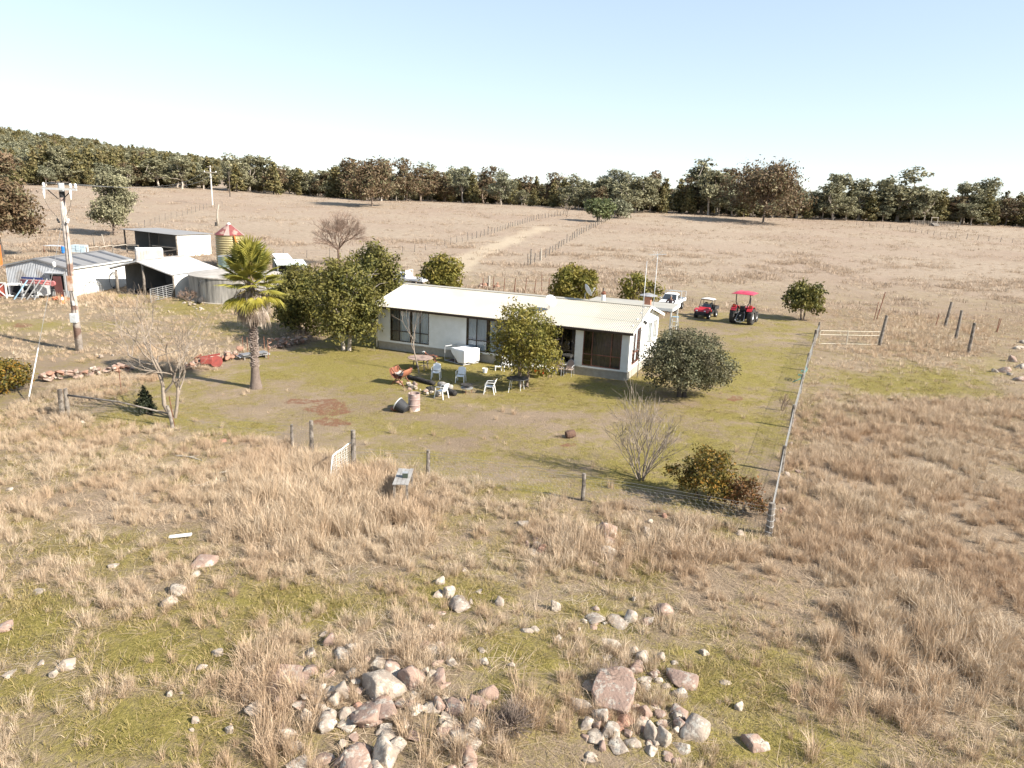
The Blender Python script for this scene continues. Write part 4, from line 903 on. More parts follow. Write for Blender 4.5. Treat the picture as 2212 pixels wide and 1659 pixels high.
for i, (az, el, pl, fr, kind) in enumerate(specs):
    mp, mb = frond(az, el, pl, fr, kind, i, 6.05 - .75 * (i / len(specs)), droop=.04 + .2 * (el < 0))
    fo = mb.obj('frond', m_fr if kind == 0 else m_fry, palm, fixn=False)
    if kind: fo['label'] = 'yellowing drooping frond'
    mp.obj('stalk', M_pet, fo, smooth=True, fixn=False)
mb = MB(); rg = random.Random(77)
for i in range(2400):      # hanging skirt of dead fronds, in bunches
    bunch = i % 17; az = bunch * .37 + rg.gauss(0, .12); z = rg.uniform(4.35, 5.35); r0_ = rg.uniform(.2, .75) + .45 * (z - 4.35) * rg.random(); l = rg.uniform(.4, 1.15)
    a = V((math.cos(az) * r0_ * .7, math.sin(az) * r0_ * .7, z)); e = a + V((math.cos(az) * .14 + rg.gauss(0, .05), math.sin(az) * .14 + rg.gauss(0, .05), -l)); e.z = max(e.z, 3.3 + .5 * abs(math.sin(bunch * 1.7)))
    s = V((-math.sin(az + rg.gauss(0, .8)), math.cos(az), 0)) * rg.uniform(.012, .03); m = a.lerp(e, .5) + V((math.cos(az), math.sin(az), 0)) * .08
    mb.add([a - s * .5, a + s * .5, m + s, m - s, e + s * .4, e - s * .4], [(0, 1, 2, 3), (3, 2, 4, 5)])
mb.obj('dead_leaf_skirt', m_frd, palm, fixn=False)
for i in range(12):
    az = i * GA + .4; mp, mb = frond(az, R(rng.uniform(-62, -38)), rng.uniform(.7, .95), rng.uniform(.6, .8), 2, 100 + i, 5.35, fold=.6, droop=.5)
    fo = mb.obj('dead_frond', m_frd, palm, fixn=False); mp.obj('stalk', M_pet, fo, smooth=True, fixn=False)
# ------------------------------------------------------------------ vehicles (x forward, y left, z up)
RX = Matrix.Rotation(R(90), 3, 'X')
M_tyre = mat('tyre rubber', (.025, .024, .023), (.05, .045, .04), 9, .85)
M_rim = mat('steel rim', (.45, .45, .44), (.36, .36, .35), 5, .45, .4)
M_carw = mat('white car paint', (.80, .80, .79), (.76, .76, .75), 2, .3, spec=.5)
M_trim = mat('dark plastic trim', (.03, .03, .032), (.045, .045, .045), 6, .6)
M_lamp = mat('headlamp lens', (.75, .76, .78), (.6, .62, .65), 8, .15, spec=.8)
M_vglass = mat('dark vehicle glass', (.025, .03, .035), (.04, .045, .05), 3, .08, spec=.8)
def wheel(parent, c, r, w, lugs=0, rim=.55):
    a = MB(); a.lathe([(r * rim, -w / 2), (r * .9, -w / 2), (r, -w * .32), (r, w * .32), (r * .9, w / 2), (r * rim, w / 2)], 28, (0, 0, 0), RX, cap=False)
    if lugs:
        for i in range(lugs):
            for s in (1, -1):
                t = 2 * math.pi * (i + .5 * (s > 0)) / lugs; q = lambda tt, y, k: (math.cos(tt) * r * k, y, math.sin(tt) * r * k)
                a.hexa([q(t, s * .02, .97), q(t + .16, s * w * .48, .95), q(t + .24, s * w * .48, .95), q(t + .09, s * .02, .97), q(t, s * .02, 1.05), q(t + .16, s * w * .48, 1.03), q(t + .24, s * w * .48, 1.03), q(t + .09, s * .02, 1.05)])
    wo = a.obj('wheel', M_tyre, parent, loc=c)
    sgn = 1 if c[1] > 0 else -1
    MB().lathe([(r * rim, -w * .3), (r * rim, w * .3), (r * rim * .86, w * .34), (r * .3, w * .18), (r * .12, w * .26), (.001, w * .26)], 20, (0, 0, 0), RX if sgn < 0 else Matrix.Rotation(R(-90), 3, 'X')).obj('rim', M_rim, wo, smooth=False)
    return wo
def ute(label, rear_left, heading, group=None, bull=True):
    rz = math.atan2(heading[1], heading[0]); lf = V((-math.sin(rz), math.cos(rz), 0))
    o = V(rear_left) - lf * .78
    t = thing('pickup_truck', label, 'pickup', o, rz, group)              # origin under the rear axle
    b = MB(); n = lambda x, y, z: (x, y, z)
    side = [(.95, .42), (2.35, .42), (2.52, .62), (2.7, .86), (3.1, .95), (3.5, .86), (3.66, .55), (3.82, .46), (3.98, .55), (4.02, .95), (3.9, 1.02), (2.62, 1.13), (.95, 1.13)]
    b.prism(side, -.86, .86, lambda x, z, q: (x, q, z)); b.obj('body', M_carw, t, bevel=.04)
    c = MB(); c.hexa([(.97, -.82, 1.12), (2.62, -.82, 1.12), (2.62, .82, 1.12), (.97, .82, 1.12), (1.12, -.66, 1.72), (1.98, -.66, 1.74), (1.98, .66, 1.74), (1.12, .66, 1.72)])
    cab = c.obj('cab', M_carw, t, bevel=.05)
    def win(p): return MB().poly(p).obj('window', M_vglass, cab, solid=.012)
    win([(2.57, -.72, 1.2), (2.57, .72, 1.2), (2.04, .6, 1.69), (2.04, -.6, 1.69)])
    for s in (-1, 1):
        win([(2.36, s * .822, 1.2), (1.62, s * .822, 1.2), (1.66, s * .70, 1.62), (1.95, s * .69, 1.63)])
        win([(1.54, s * .822, 1.2), (1.1, s * .822, 1.2), (1.2, s * .70, 1.62), (1.58, s * .70, 1.62)])
        MB().box((2.3, s * .98, 1.27), (.1, .2, .16)).beam((2.35, s * .84, 1.2), (2.32, s * .95, 1.24), .04).obj('wing_mirror', M_carw, t, bevel=.02)
        MB().box((3.97, s * .64, .84), (.14, .34, .17)).obj('headlight', M_lamp, t, bevel=.02)
        for x in (0, 3.08): wheel(t, (x, s * .78, .37), .37, .24)
        MB().box((.0, s * .86, .84), (1.0, .18, .05)).obj('mudguard', M_trim, t)
    MB().box((4.0, 0, .84), (.1, .84, .16)).box((4.04, 0, .52), (.12, 1.66, .2)).obj('grille', M_trim, t)
    if bull:
        m = MB(); 
        for z in (.62, .86, 1.08): m.tube([(4.0, -.8, z), (4.16, -.7, z), (4.16, .7, z), (4.0, .8, z)], .035, 6)
        for y in (-.4, .4): m.tube([(4.16, y, .45), (4.16, y, 1.1)], .035, 6)
        m.obj('bull_bar', M_steel, t)
    m = MB(); m.box((-.1, 0, .78), (2.35, 1.78, .07)); tray = m.obj('tray', M_steel, t)
    for nm, cc, dd in (('tray_side', (-.1, .9, .96), (2.35, .035, .28)), ('tray_side', (-.1, -.9, .96), (2.35, .035, .28)), ('tailgate', (-1.28, 0, .96), (.035, 1.8, .28))): MB().box(cc, dd).obj(nm, M_carw, t, bevel=.008)
    m = MB()
    for x, h in ((1.02, 1.95), (-1.2, 1.75)):
        for y in (-.86, .86): m.beam((x, y, .8), (x, y, h), .05)
        m.beam((x, -.86, h), (x, .86, h), .05)
    m.obj('ladder_rack', M_white, t)
    MB().box((1.5, 0, 1.77), (.7, 1.0, .05)).obj('roof_pod', M_carw, t, bevel=.02)
    return t
ute('white tray back utility parked nose towards the house beside the red buggy', G(1472, 667.5), (-.42, -.91))
ute('white utility half hidden by trees behind the left gable of the house', G(893, 622), (-.90, .35), bull=False)
# red side-by-side buggy
fl_, rl_ = G(1523, 691), G(1545, 684.5); hd_ = V((fl_.x - rl_.x, fl_.y - rl_.y, 0)).normalized(); rz = math.atan2(hd_.y, hd_.x); lf = V((-hd_.y, hd_.x, 0)); o = rl_ - lf * .62
t = thing('farm_buggy', 'red and black two seat farm buggy with pale roof between pickup and tractor', 'buggy', o, rz)
WB = 1.95
b = MB(); b.prism([(-.55, .5), (-.55, .72), (.55, .72), (.6, .45), (1.35, .42), (1.45, .75), (2.5, .7), (2.5, .45), (2.3, .35), (.4, .32)], -.5, .5, lambda x, z, q: (x, q, z)); b.obj('chassis', M_trim, t, bevel=.02)
b = MB(); b.hexa([(1.42, -.62, .72), (2.52, -.52, .66), (2.52, .52, .66), (1.42, .62, .72), (1.38, -.6, 1.08), (2.42, -.42, .9), (2.42, .42, .9), (1.38, .6, 1.08)]); b.obj('bonnet', M_red, t, bevel=.07)
for s in (-1, 1):
    b = MB(); b.prism([(1.45, .62), (1.55, .88), (1.95, .98), (2.35, .86), (2.45, .62), (2.3, .74), (1.95, .8), (1.62, .74)], s * .5, s * .74, lambda x, z, q: (x, q, z)); b.obj('mudguard', M_red, t, bevel=.02)
    MB().box((2.52, s * .42, .78), (.06, .2, .1)).obj('headlight', M_lamp, t, bevel=.02)
    for x in (0, WB): wheel(t, (x, s * .62, .32), .32, .26, 10)
    b = MB(); b.box((.72, s * .27, .74), (.5, .46, .14)); b.box((.46, s * .27, 1.02), (.12, .46, .52)); b.tube([(.42, s * .27, 1.3), (.42, s * .27, 1.42)], .14, 10); b.obj('seat', M_black, t, bevel=.04)
    b = MB(); b.tube([(1.5, s * .6, 1.0), (1.1, s * .56, 1.72), (.45, s * .56, 1.75), (.32, s * .58, .7)], .028, 6); b.obj('roll_bar', M_trim, t)
b = MB(); b.tube([(.45, -.56, 1.75), (.45, .56, 1.75)], .028, 6); b.tube([(1.1, -.56, 1.72), (1.1, .56, 1.72)], .028, 6); b.tube([(.36, -.57, 1.3), (.36, .57, 1.3)], .022, 6); b.obj('roll_bar', M_trim, t)
b = MB(); b.sheet((.3, -.64, 1.78), (.9, 0, 0), (0, 1.28, 0), 6, 8, lambda i, j: (0, 0, .07 * math.sin(j * math.pi) * (1 - .3 * i))); b.obj('roof', M_white, t, solid=.03, smooth=True)
MB().poly([(1.5, -.55, 1.06), (1.5, .55, 1.06), (1.32, .52, 1.38), (1.32, -.52, 1.38)]).obj('windscreen', M_glass, t, solid=.01)
b = MB(); b.box((-.1, 0, .78), (1.15, 1.3, .05)); b.box((-.66, 0, .93), (.04, 1.3, .28)); b.box((.46, 0, .93), (.04, 1.3, .28)); b.box((-.1, .65, .93), (1.15, .04, .28)); b.box((-.1, -.65, .93), (1.15, .04, .28)); b.obj('cargo_bed', M_trim, t)
b = MB(); b.tube([(2.55, -.45, .42), (2.66, -.4, .6), (2.66, .4, .6), (2.55, .45, .42)], .03, 6); b.box((2.58, 0, .5), (.06, .9, .26)); b.obj('bumper', M_trim, t)
b = MB(); b.tube([(1.15, .27, 1.0), (1.3, .27, .85)], .02, 6); b.lathe([(.13, 0), (.15, .02), (.15, .0)], 14, (1.12, .27, 1.02), Matrix.Rotation(R(-50), 3, 'Y'), cap=False); b.obj('steering_wheel', M_black, t)
# tractor, seen from behind
rr_, rl2 = G(1620.7, 701.5), G(1583, 697); ax = (rl2 - rr_); ax.z = 0; trk = ax.length; lf = ax.normalized(); hd_ = V((lf.y, -lf.x, 0)); rz = math.atan2(hd_.y, hd_.x); o = (rr_ + rl2) / 2
t = thing('tractor', 'red tractor with pink red sunshade canopy seen from behind', 'tractor', o, rz)
k = trk / 2
for s in (-1, 1):
    wheel(t, (0, s * k, .78), .78, .46, 12, .5); wheel(t, (2.15, s * k * .86, .5), .5, .32, 11, .5)
    b = MB(); n_ = 9
    for i in range(n_):
        a0 = R(35 + 110 * i / n_); a1 = R(35 + 110 * (i + 1) / n_); y0, y1 = s * (k - .32), s * (k + .16); f_ = lambda a, y, r: (math.cos(a) * r, y, .78 + math.sin(a) * r)
        b.hexa([f_(a0, y0, .86), f_(a1, y0, .86), f_(a1, y1, .86), f_(a0, y1, .86), f_(a0, y0, .90), f_(a1, y0, .90), f_(a1, y1, .90), f_(a0, y1, .90)])
    b.box((-.38, s * (k - .06), 1.68), (.1, .3, .3)); b.obj('mudguard', M_red, t)
    MB().box((-.44, s * (k - .06), 1.72), (.03, .16, .16)).obj('tail_light', mat('tail lamp', (.6, .08, .05), (.7, .2, .05), 9, .3), t)
    b = MB(); b.tube([(-.35, s * .42, 1.1), (-.42, s * .46, 1.75), (-.45, s * .62, 2.05), (-.45, s * .64, 2.85)], .045, 8); b.obj('roll_post', M_black, t)
b = MB(); b.prism([(.55, .75), (.55, 1.5), (2.6, 1.38), (2.78, 1.2), (2.78, .72), (2.0, .62)], -.3, .3, lambda x, z, q: (x, q, z)); b.obj('bonnet', M_red, t, bevel=.05)
b = MB(); b.box((.0, 0, .8), (.9, .62, .75)); b.box((1.2, 0, .62), (1.8, .42, .4)); b.tube([(0, -k, .78), (0, k, .78)], .13, 10); b.tube([(2.15, -k * .8, .5), (2.15, k * .8, .5)], .09, 8); b.box((2.5, 0, .55), (.5, .4, .3)); b.obj('transmission', M_black, t, bevel=.03)
b = MB()
for s in (-1, 1): b.beam((-.35, s * .26, .55), (-1.0, s * .42, .42), .07, .05); b.beam((-.4, s * .3, 1.05), (-.85, s * .4, .5), .04); b.beam((-.3, s * .2, 1.2), (-.62, s * .32, 1.12), .07)
b.tube([(-.95, -.42, .42), (-1.02, -.2, .3), (-1.02, .2, .3), (-.95, .42, .42)], .03, 6); b.beam((-.4, 0, .95), (-.95, 0, .85), .05); b.box((-.6, 0, .4), (.5, .09, .05)); b.obj('hitch', M_steel, t)
b = MB(); b.box((-.05, 0, 1.28), (.5, .5, .14)); b.box((-.3, 0, 1.5), (.12, .48, .42)); b.obj('seat', M_black, t, bevel=.05)
b = MB(); b.tube([(.75, 0, 1.3), (.5, 0, 1.72)], .025, 6); b.lathe([(.19, -.015), (.21, 0), (.19, .015), (.17, 0), (.19, -.015)], 18, (.48, 0, 1.74), Matrix.Rotation(R(-30), 3, 'Y'), cap=False); b.obj('steering_wheel', M_black, t)
MB().tube([(1.5, -.22, 1.4), (1.5, -.22, 2.2), (1.44, -.22, 2.32)], [.045, .045, .05], 8).obj('exhaust', M_trim, t)
b = MB(); b.sheet((-.9, -.98, 2.84), (1.95, 0, .05), (0, 1.96, 0), 10, 12, lambda i, j: (0, 0, .13 * min(1, 5 * min(j, 1 - j)) * min(1, 6 * min(i, 1 - i)) + .03 * (math.sin(j * 18) > .2) * (.1 < i < .9))); b.obj('canopy', M_pink, t, solid=.035)
b = MB(); b.beam((-.45, -.66, 2.82), (-.45, .66, 2.82), .06); b.beam((-.45, -.6, 2.83), (.9, -.6, 2.87), .05); b.beam((-.45, .6, 2.83), (.9, .6, 2.87), .05); b.obj('canopy_frame', M_black, t)
# ------------------------------------------------------------------ skinned figures
def skin(name, J, E, mt, parent=None, sub=2, root=0):
    me = bpy.data.meshes.new(name); ks = list(J); me.from_pydata([J[k_][0] for k_ in ks], [(ks.index(a), ks.index(b_)) for a, b_ in E], [])
    me.materials.append(mt); o = bpy.data.objects.new(name, me); COL.objects.link(o)
    md = o.modifiers.new('skin', 'SKIN'); md.use_smooth_shade = True
    for i, k_ in enumerate(ks):
        r_ = J[k_][1]; me.skin_vertices[0].data[i].radius = r_ if isinstance(r_, tuple) else (r_, r_); me.skin_vertices[0].data[i].use_root = (i == root)
    s = o.modifiers.new('sub', 'SUBSURF'); s.levels = sub; s.render_levels = sub
    if parent: o.parent = parent
    return o
def chain(*a): return list(zip(a[:-1], a[1:]))
pl_ = P(1451, 676, 0); pl_ = V((13.75, 62.4, gzf(13.75, 62.4)))
gp = G(1446, 678); gp = V((gp.x, gp.y, gp.z))
person = thing('person', 'person in dark jacket and grey cap leaning beside the white pickup', 'person', gp, R(-95))
# local: x forward, y left
J = {'pelvis': ((0, 0, .95), (.15, .12)), 'waist': ((.02, 0, 1.12), (.115, .09)), 'chest': ((.05, 0, 1.36), (.135, .10)), 'neck': ((.08, 0, 1.55), .055), 'head0': ((.10, 0, 1.63), (.07, .08)), 'head1': ((.11, 0, 1.75), (.075, .09)),
 'shL': ((.05, .19, 1.45), .06), 'elL': ((.02, .42, 1.25), .045), 'wrL': ((.16, .26, 1.05), .034), 'pmL': ((.2, .2, 1.03), (.04, .022)),
 'shR': ((.05, -.19, 1.45), .06), 'elR': ((.0, -.4, 1.22), .045), 'wrR': ((.2, -.42, 1.08), .034), 'pmR': ((.27, -.42, 1.06), (.04, .022)),
 'hL': ((0, .1, .88), .095), 'kL': ((.04, .12, .5), .065), 'aL': ((-.02, .14, .1), .045), 'tL': ((.15, .16, .04), (.045, .035)),
 'hR': ((0, -.1, .88), .095), 'kR': ((.02, -.14, .5), .065), 'aR': ((-.06, -.17, .1), .045), 'tR': ((.11, -.2, .04), (.045, .035))}
E = chain('pelvis', 'waist', 'chest', 'neck', 'head0', 'head1')
for s, sg in (('L', 1), ('R', -1)):
    E += chain('chest', 'sh' + s, 'el' + s, 'wr' + s, 'pm' + s) + chain('pelvis', 'h' + s, 'k' + s, 'a' + s, 't' + s)
    p0 = V(J['pm' + s][0]); d = (p0 - V(J['wr' + s][0])).normalized(); sd = V((0, 0, 1)).cross(d).normalized()
    for i, (ln, of) in enumerate(((.065, -.03), (.075, -.01), (.07, .012), (.055, .03))):
        a = p0 + d * .03 + sd * of; J['f%s%da' % (s, i)] = (tuple(a), .010); J['f%s%db' % (s, i)] = (tuple(a + d * ln * .6 - V((0, 0, .012))), .009); J['f%s%dc' % (s, i)] = (tuple(a + d * ln - V((0, 0, .035))), .007); E += chain('pm' + s, 'f%s%da' % (s, i), 'f%s%db' % (s, i), 'f%s%dc' % (s, i))
    J['th' + s] = (tuple(p0 + V((0, 0, .03)) - sd * .045 * sg), .010); J['th2' + s] = (tuple(p0 + d * .04 + V((0, 0, .02)) - sd * .06 * sg), .008); E += chain('wr' + s, 'th' + s, 'th2' + s)
M_skin = mat('skin', (.50, .30, .21), (.45, .26, .18), 8, .6)
M_jack = mat('dark wool jacket', (.028, .022, .026), (.045, .032, .036), 12, .95); M_trou = mat('dark work trousers', (.03, .03, .036), (.045, .043, .05), 10, .95)
skin('body', J, E, M_skin, person)
Jj = {k_: (J[k_][0], tuple(q * 1.3 + .03 for q in (J[k_][1] if isinstance(J[k_][1], tuple) else (J[k_][1],) * 2))) for k_ in ('pelvis', 'waist', 'chest', 'shL', 'elL', 'wrL', 'shR', 'elR', 'wrR')}
skin('jacket', Jj, chain('pelvis', 'waist', 'chest') + chain('chest', 'shL', 'elL', 'wrL') + chain('chest', 'shR', 'elR', 'wrR'), M_jack, person)
Jt = {k_: (J[k_][0], tuple(q * 1.15 + .012 for q in (J[k_][1] if isinstance(J[k_][1], tuple) else (J[k_][1],) * 2))) for k_ in ('pelvis', 'hL', 'kL', 'aL', 'hR', 'kR', 'aR')}
skin('trousers', Jt, chain('pelvis', 'hL', 'kL', 'aL') + chain('pelvis', 'hR', 'kR', 'aR'), M_trou, person)
for s in 'LR': skin('boot', {'a': (J['a' + s][0], .06), 'h': (tuple(V(J['a' + s][0]) - V((.02, 0, .05))), .055), 't': (J['t' + s][0], (.055, .042))}, [('a', 'h'), ('h', 't')], M_barkd, person)
MB().lathe([(.1, 0), (.108, .03), (.1, .08), (.06, .125), (.001, .135)], 16, (.105, 0, 1.75), cap=False).lathe([(.001, .0), (.08, 0), (.08, .012), (.001, .012)], 14, (.19, 0, 1.755)).obj('cap', mat('grey cloth cap', (.28, .28, .27), (.2, .2, .2), 10, .95), person, smooth=True)
mb = MB(); mb.lathe([(.012, 0), (.001, .03)], 8, (.195, 0, 1.68), Matrix.Rotation(R(90), 3, 'Y')); mb.obj('nose', M_skin, person, smooth=True)
for s in (-1, 1): MB().lathe([(.001, -.008), (.009, 0), (.001, .008)], 8, (.186, s * .03, 1.705)).obj('eye', M_black, person); MB().lathe([(.001, -.03), (.018, 0), (.001, .03)], 8, (.105, s * .083, 1.69)).obj('ear', M_skin, person)
MB().box((.183, 0, 1.635), (.012, .05, .01)).obj('mouth', mat('lips', (.35, .16, .13), None, 5), person)
# dog standing behind the round table
dg = G(930, 786); dog = thing('dog', 'brown and white dog standing behind the round timber table', 'dog', dg, R(172))
DJ = {'hip': ((-.32, 0, .52), (.105, .115)), 'loin': ((-.1, 0, .53), (.095, .10)), 'chest': ((.14, 0, .50), (.115, .15)), 'wither': ((.26, 0, .57), (.085, .11)), 'neck': ((.36, 0, .69), .065), 'skull': ((.43, 0, .78), (.066, .064)), 'muz': ((.53, 0, .75), .036), 'nose': ((.59, 0, .735), .026),
 'tail1': ((-.42, 0, .55), .028), 'tail2': ((-.53, 0, .45), .02), 'tail3': ((-.6, 0, .36), .011)}
DE = chain('chest', 'loin', 'hip', 'tail1', 'tail2', 'tail3') + chain('chest', 'wither', 'neck', 'skull', 'muz', 'nose')
for s, y in (('l', .085), ('r', -.085)):
    DJ.update({'sh' + s: ((.2, y, .42), .06), 'el' + s: ((.15, y, .29), .037), 'wr' + s: ((.19, y, .13), .026), 'fp' + s: ((.2, y, .03), .028), 'ft' + s: ((.25, y, .025), .024),
      'th' + s: ((-.3, y, .42), .075), 'kn' + s: ((-.22, y, .29), .046), 'hk' + s: ((-.4, y, .17), .026), 'hp' + s: ((-.37, y, .03), .026), 'ht' + s: ((-.31, y, .025), .024)})
    DE += chain('chest', 'sh' + s, 'el' + s, 'wr' + s, 'fp' + s, 'ft' + s) + chain('hip', 'th' + s, 'kn' + s, 'hk' + s, 'hp' + s, 'ht' + s)
m_dog, nt, N, L = nodes('brown and white coat')
o = N.new('ShaderNodeOutputMaterial'); b = N.new('ShaderNodeBsdfPrincipled'); b.inputs['Roughness'].default_value = .8; L.new(b.outputs[0], o.inputs[0])
tc_ = N.new('ShaderNodeTexCoord'); sx = N.new('ShaderNodeSeparateXYZ'); L.new(tc_.outputs['Object'], sx.inputs[0])
def mr(src, a, b_, c_, d_):
    n = N.new('ShaderNodeMapRange'); n.inputs[1].default_value = a; n.inputs[2].default_value = b_; n.inputs[3].default_value = c_; n.inputs[4].default_value = d_; L.new(src, n.inputs[0]); return n.outputs[0]
def mx2(op, a, c_):
    n = N.new('ShaderNodeMath'); n.operation = op; n.use_clamp = True; L.new(a, n.inputs[0]); L.new(c_, n.inputs[1]); return n.outputs[0]
wh_ = mx2('MAXIMUM', mx2('MULTIPLY', mr(sx.outputs[0], .36, .40, 0, 1), mr(sx.outputs[2], .70, .73, 0, 1)), mr(sx.outputs[2], .16, .12, 0, 1))
n1 = N.new('ShaderNodeTexNoise'); n1.inputs['Scale'].default_value = 7; L.new(tc_.outputs['Object'], n1.inputs['Vector'])
r1 = ramp(N, [(.42, (.02, .014, .012)), (.55, (.17, .055, .025))]); L.new(n1.outputs[0], r1.inputs[0])
mxx = N.new('ShaderNodeMix'); mxx.data_type = 'RGBA'; mxx.inputs[7].default_value = (.78, .75, .70, 1); L.new(wh_, mxx.inputs[0]); L.new(r1.outputs[0], mxx.inputs[6]); L.new(mxx.outputs[2], b.inputs['Base Color'])
skin('body', DJ, DE, m_dog, dog, 2, list(DJ).index('chest'))
for s in (-1, 1): MB().prism([(0, 0), (.06, -.01), (.02, -.1)], 0, .015, lambda x, z, q: (.40 - x * .3, s * (.055 + .25 * x + q), .83 + z)).obj('ear', mat('dark ear', (.03, .02, .018), None, 5), dog); MB().lathe([(.001, -.009), (.01, 0), (.001, .009)], 8, (.475, s * .042, .795)).obj('eye', M_black, dog)
MB().lathe([(.001, -.018), (.018, 0), (.001, .018)], 8, (.61, 0, .742)).obj('nose', M_black, dog)
# ------------------------------------------------------------------ garden furniture
def plastic_chair(loc, rz, label, group='white plastic garden chairs'):
    t = thing('plastic_chair', label, 'chair', loc, rz, group)      # faces +x
    MB().sheet((-.22, -.22, .42), (.46, 0, .02), (0, .44, 0), 8, 6, lambda i, j: (0, 0, -.02 * math.sin(j * math.pi) - .03 * max(0, i - .85) * 6)).obj('seat', M_plast, t, solid=.018, smooth=True)
    mb = MB(); mb.sheet((-.22, -.22, .44), (-.14, 0, .44), (0, .44, 0), 8, 10, lambda i, j: (-.05 * (1 - (2 * j - 1) ** 2) * (.4 + .6 * i), (j - .5) * .06 * (1 - i), -.06 * i * (2 * j - 1) ** 2)); mb.obj('backrest', M_plast, t, solid=.016, smooth=True)
    for x, sx_ in ((.21, .07), (-.23, -.09)):
        for y in (-.23, .23): mb = MB(); mb.tube([(x + sx_, y * 1.12, 0), (x, y, .42)], [.024, .036], 6); mb.obj('leg', M_plast, t)
    for y in (-.25, .25): MB().tube(curve_tube([(-.33, y * .9, .66), (-.2, y * 1.06, .67), (.12, y * 1.06, .66), (.2, y, .6), (.21, y * .95, .42)], 4), [.02] * 17, 6).obj('armrest', M_plast, t, smooth=True)
    return t
cam_dir = lambda g: math.atan2(-g.y, -g.x)
g = G(942, 818); plastic_chair(g, R(-92), 'white plastic chair in tree shade nearest the round table, facing the fire')
g = G(995, 826); plastic_chair(g, R(-98), 'white plastic chair in tree shade behind the grey log, facing the fire')
g = G(953, 860); plastic_chair(g, R(150), 'sunlit white plastic chair with its back turned, in front of the fire stones')
g = G(1057, 850); plastic_chair(g, R(172), 'white plastic chair furthest right of the fire circle, seen side on')
g = G(1094, 800); plastic_chair(g, R(-70), 'white plastic chair half hidden behind the garden tree trunk')
def metal_chair(loc, rz, label):
    t = thing('patio_chair', label, 'chair', loc, rz, 'metal patio chairs along the house wall')
    mt_ = mat('tan sling fabric', (.33, .25, .20), (.27, .20, .16), 6, .9)
    MB().sheet((-.22, -.22, .42), (.44, 0, .01), (0, .44, 0), 4, 4, lambda i, j: (0, 0, -.03 * math.sin(i * math.pi))).obj('seat', mt_, t, solid=.012)
    vs = []; n = 14
    for i in range(n + 1):
        a = math.pi * i / n; vs.append((-.3 - .12 * math.sin(a), -.22 * math.cos(a), .68 + .27 * math.sin(a)))
    MB().poly([(-.22, -.22, .46)] + vs + [(-.22, .22, .46)]).obj('backrest', mt_, t, solid=.012)
    MB().tube([(-.22, -.235, .42)] + [(x - .01, y * 1.06, z) for x, y, z in vs] + [(-.22, .235, .42)], .014, 6).obj('back_frame', M_silver, t)
    for y in (-.25, .25):
        MB().tube([(.22, y, 0), (.2, y, .42)], .014, 6).obj('leg', M_silver, t); MB().tube([(-.3, y, 0), (-.22, y, .42)], .014, 6).obj('leg', M_silver, t)
        MB().tube(curve_tube([(-.3, y, .68), (-.1, y * 1.12, .68), (.18, y * 1.12, .66), (.26, y * 1.1, .56), (.2, y, .42)], 4), .016, 6).obj('armrest', M_silver, t)
    return t
for (u, v, l) in ((1188, 807, 'tan metal patio chair partly behind the white clothed table'), (1206, 810, 'tan metal patio chair in the middle of three beside the wall'), (1228, 812, 'tan metal patio chair under the window, furthest right of three')): metal_chair(G(u, v), hrz - R(90), l)
# round timber table
g = G(908, 797); t = thing('round_table', 'round weathered brown timber table on the lawn beside the dog', 'table', g, 0)
MB().lathe([(.001, .70), (.80, .70), (.82, .72), (.80, .745), (.001, .745)], 12).obj('tabletop', mat('weathered brown boards', (.33, .24, .19), (.25, .175, .14), 4, .85, c3=(.17, .12, .10), s3=2), t)
for a in (.6, 2.2, 3.7, 5.3): MB().beam((math.cos(a) * .55, math.sin(a) * .55, 0), (math.cos(a) * .4, math.sin(a) * .4, .7), .06).obj('leg', M_wood, t)
MB().beam((-.3, -.2, .2), (.3, .2, .2), .05).obj('stretcher', M_wood, t)
# dark round table before the tree, white clothed table beyond it
g1_, g2_ = G(1098, 848), G(1124, 845); c_ = P(1118, 817, .75)
t = thing('round_table', 'dark topped round table on thin pale legs beside the garden tree trunk', 'table', (c_.x, c_.y, gzf(c_.x, c_.y)))
MB().lathe([(.001, .73), (.62, .73), (.63, .745), (.62, .76), (.001, .76)], 24).obj('tabletop', M_trim, t)
for q in (g1_, g2_, V((c_.x - .35, c_.y + .5, 0)), V((c_.x + .4, c_.y + .45, 0))):
    d = V((q.x - c_.x, q.y - c_.y, 0)); MB().tube([d, (d.x * .8, d.y * .8, .73)], .018, 6).obj('leg', M_white, t)
a1, a2 = G(1170, 820), G(1183, 815); c_ = P(1166, 790, .73)
t = thing('folding_table', 'folding table under a crumpled white cloth near the metal chairs', 'table', (c_.x, c_.y, gzf(c_.x, c_.y)), hrz)
MB().box((0, 0, .715), (1.5, .72, .03)).obj('tabletop', M_white, t)
for x in (-.68, .68):
    for y in (-.3, .3): MB().tube([(x, y, 0), (x, y, .70)], .016, 6).obj('leg', M_black, t)
co_ = MB().sheet((-.80, -.40, .74), (1.6, 0, 0), (0, .8, 0), 40, 24, lambda i, j: (0, 0, .012 * math.sin(i * 17 + j * 9) + .01 * math.sin(j * 23) - (.16 + .05 * math.sin(i * 14)) * max(0, abs(j - .5) - .45) / .05 - (.14 + .05 * math.sin(j * 11)) * max(0, abs(i - .5) - .47) / .03)).obj('tablecloth', mat('white cloth', (.78, .75, .68), (.70, .67, .60), 4, .9), None, solid=.004, smooth=True, loc=(c_.x, c_.y, gzf(c_.x, c_.y) + .01))
co_.rotation_euler.z = hrz; tag(co_, 'crumpled white cloth spread over the folding table', 'tablecloth')
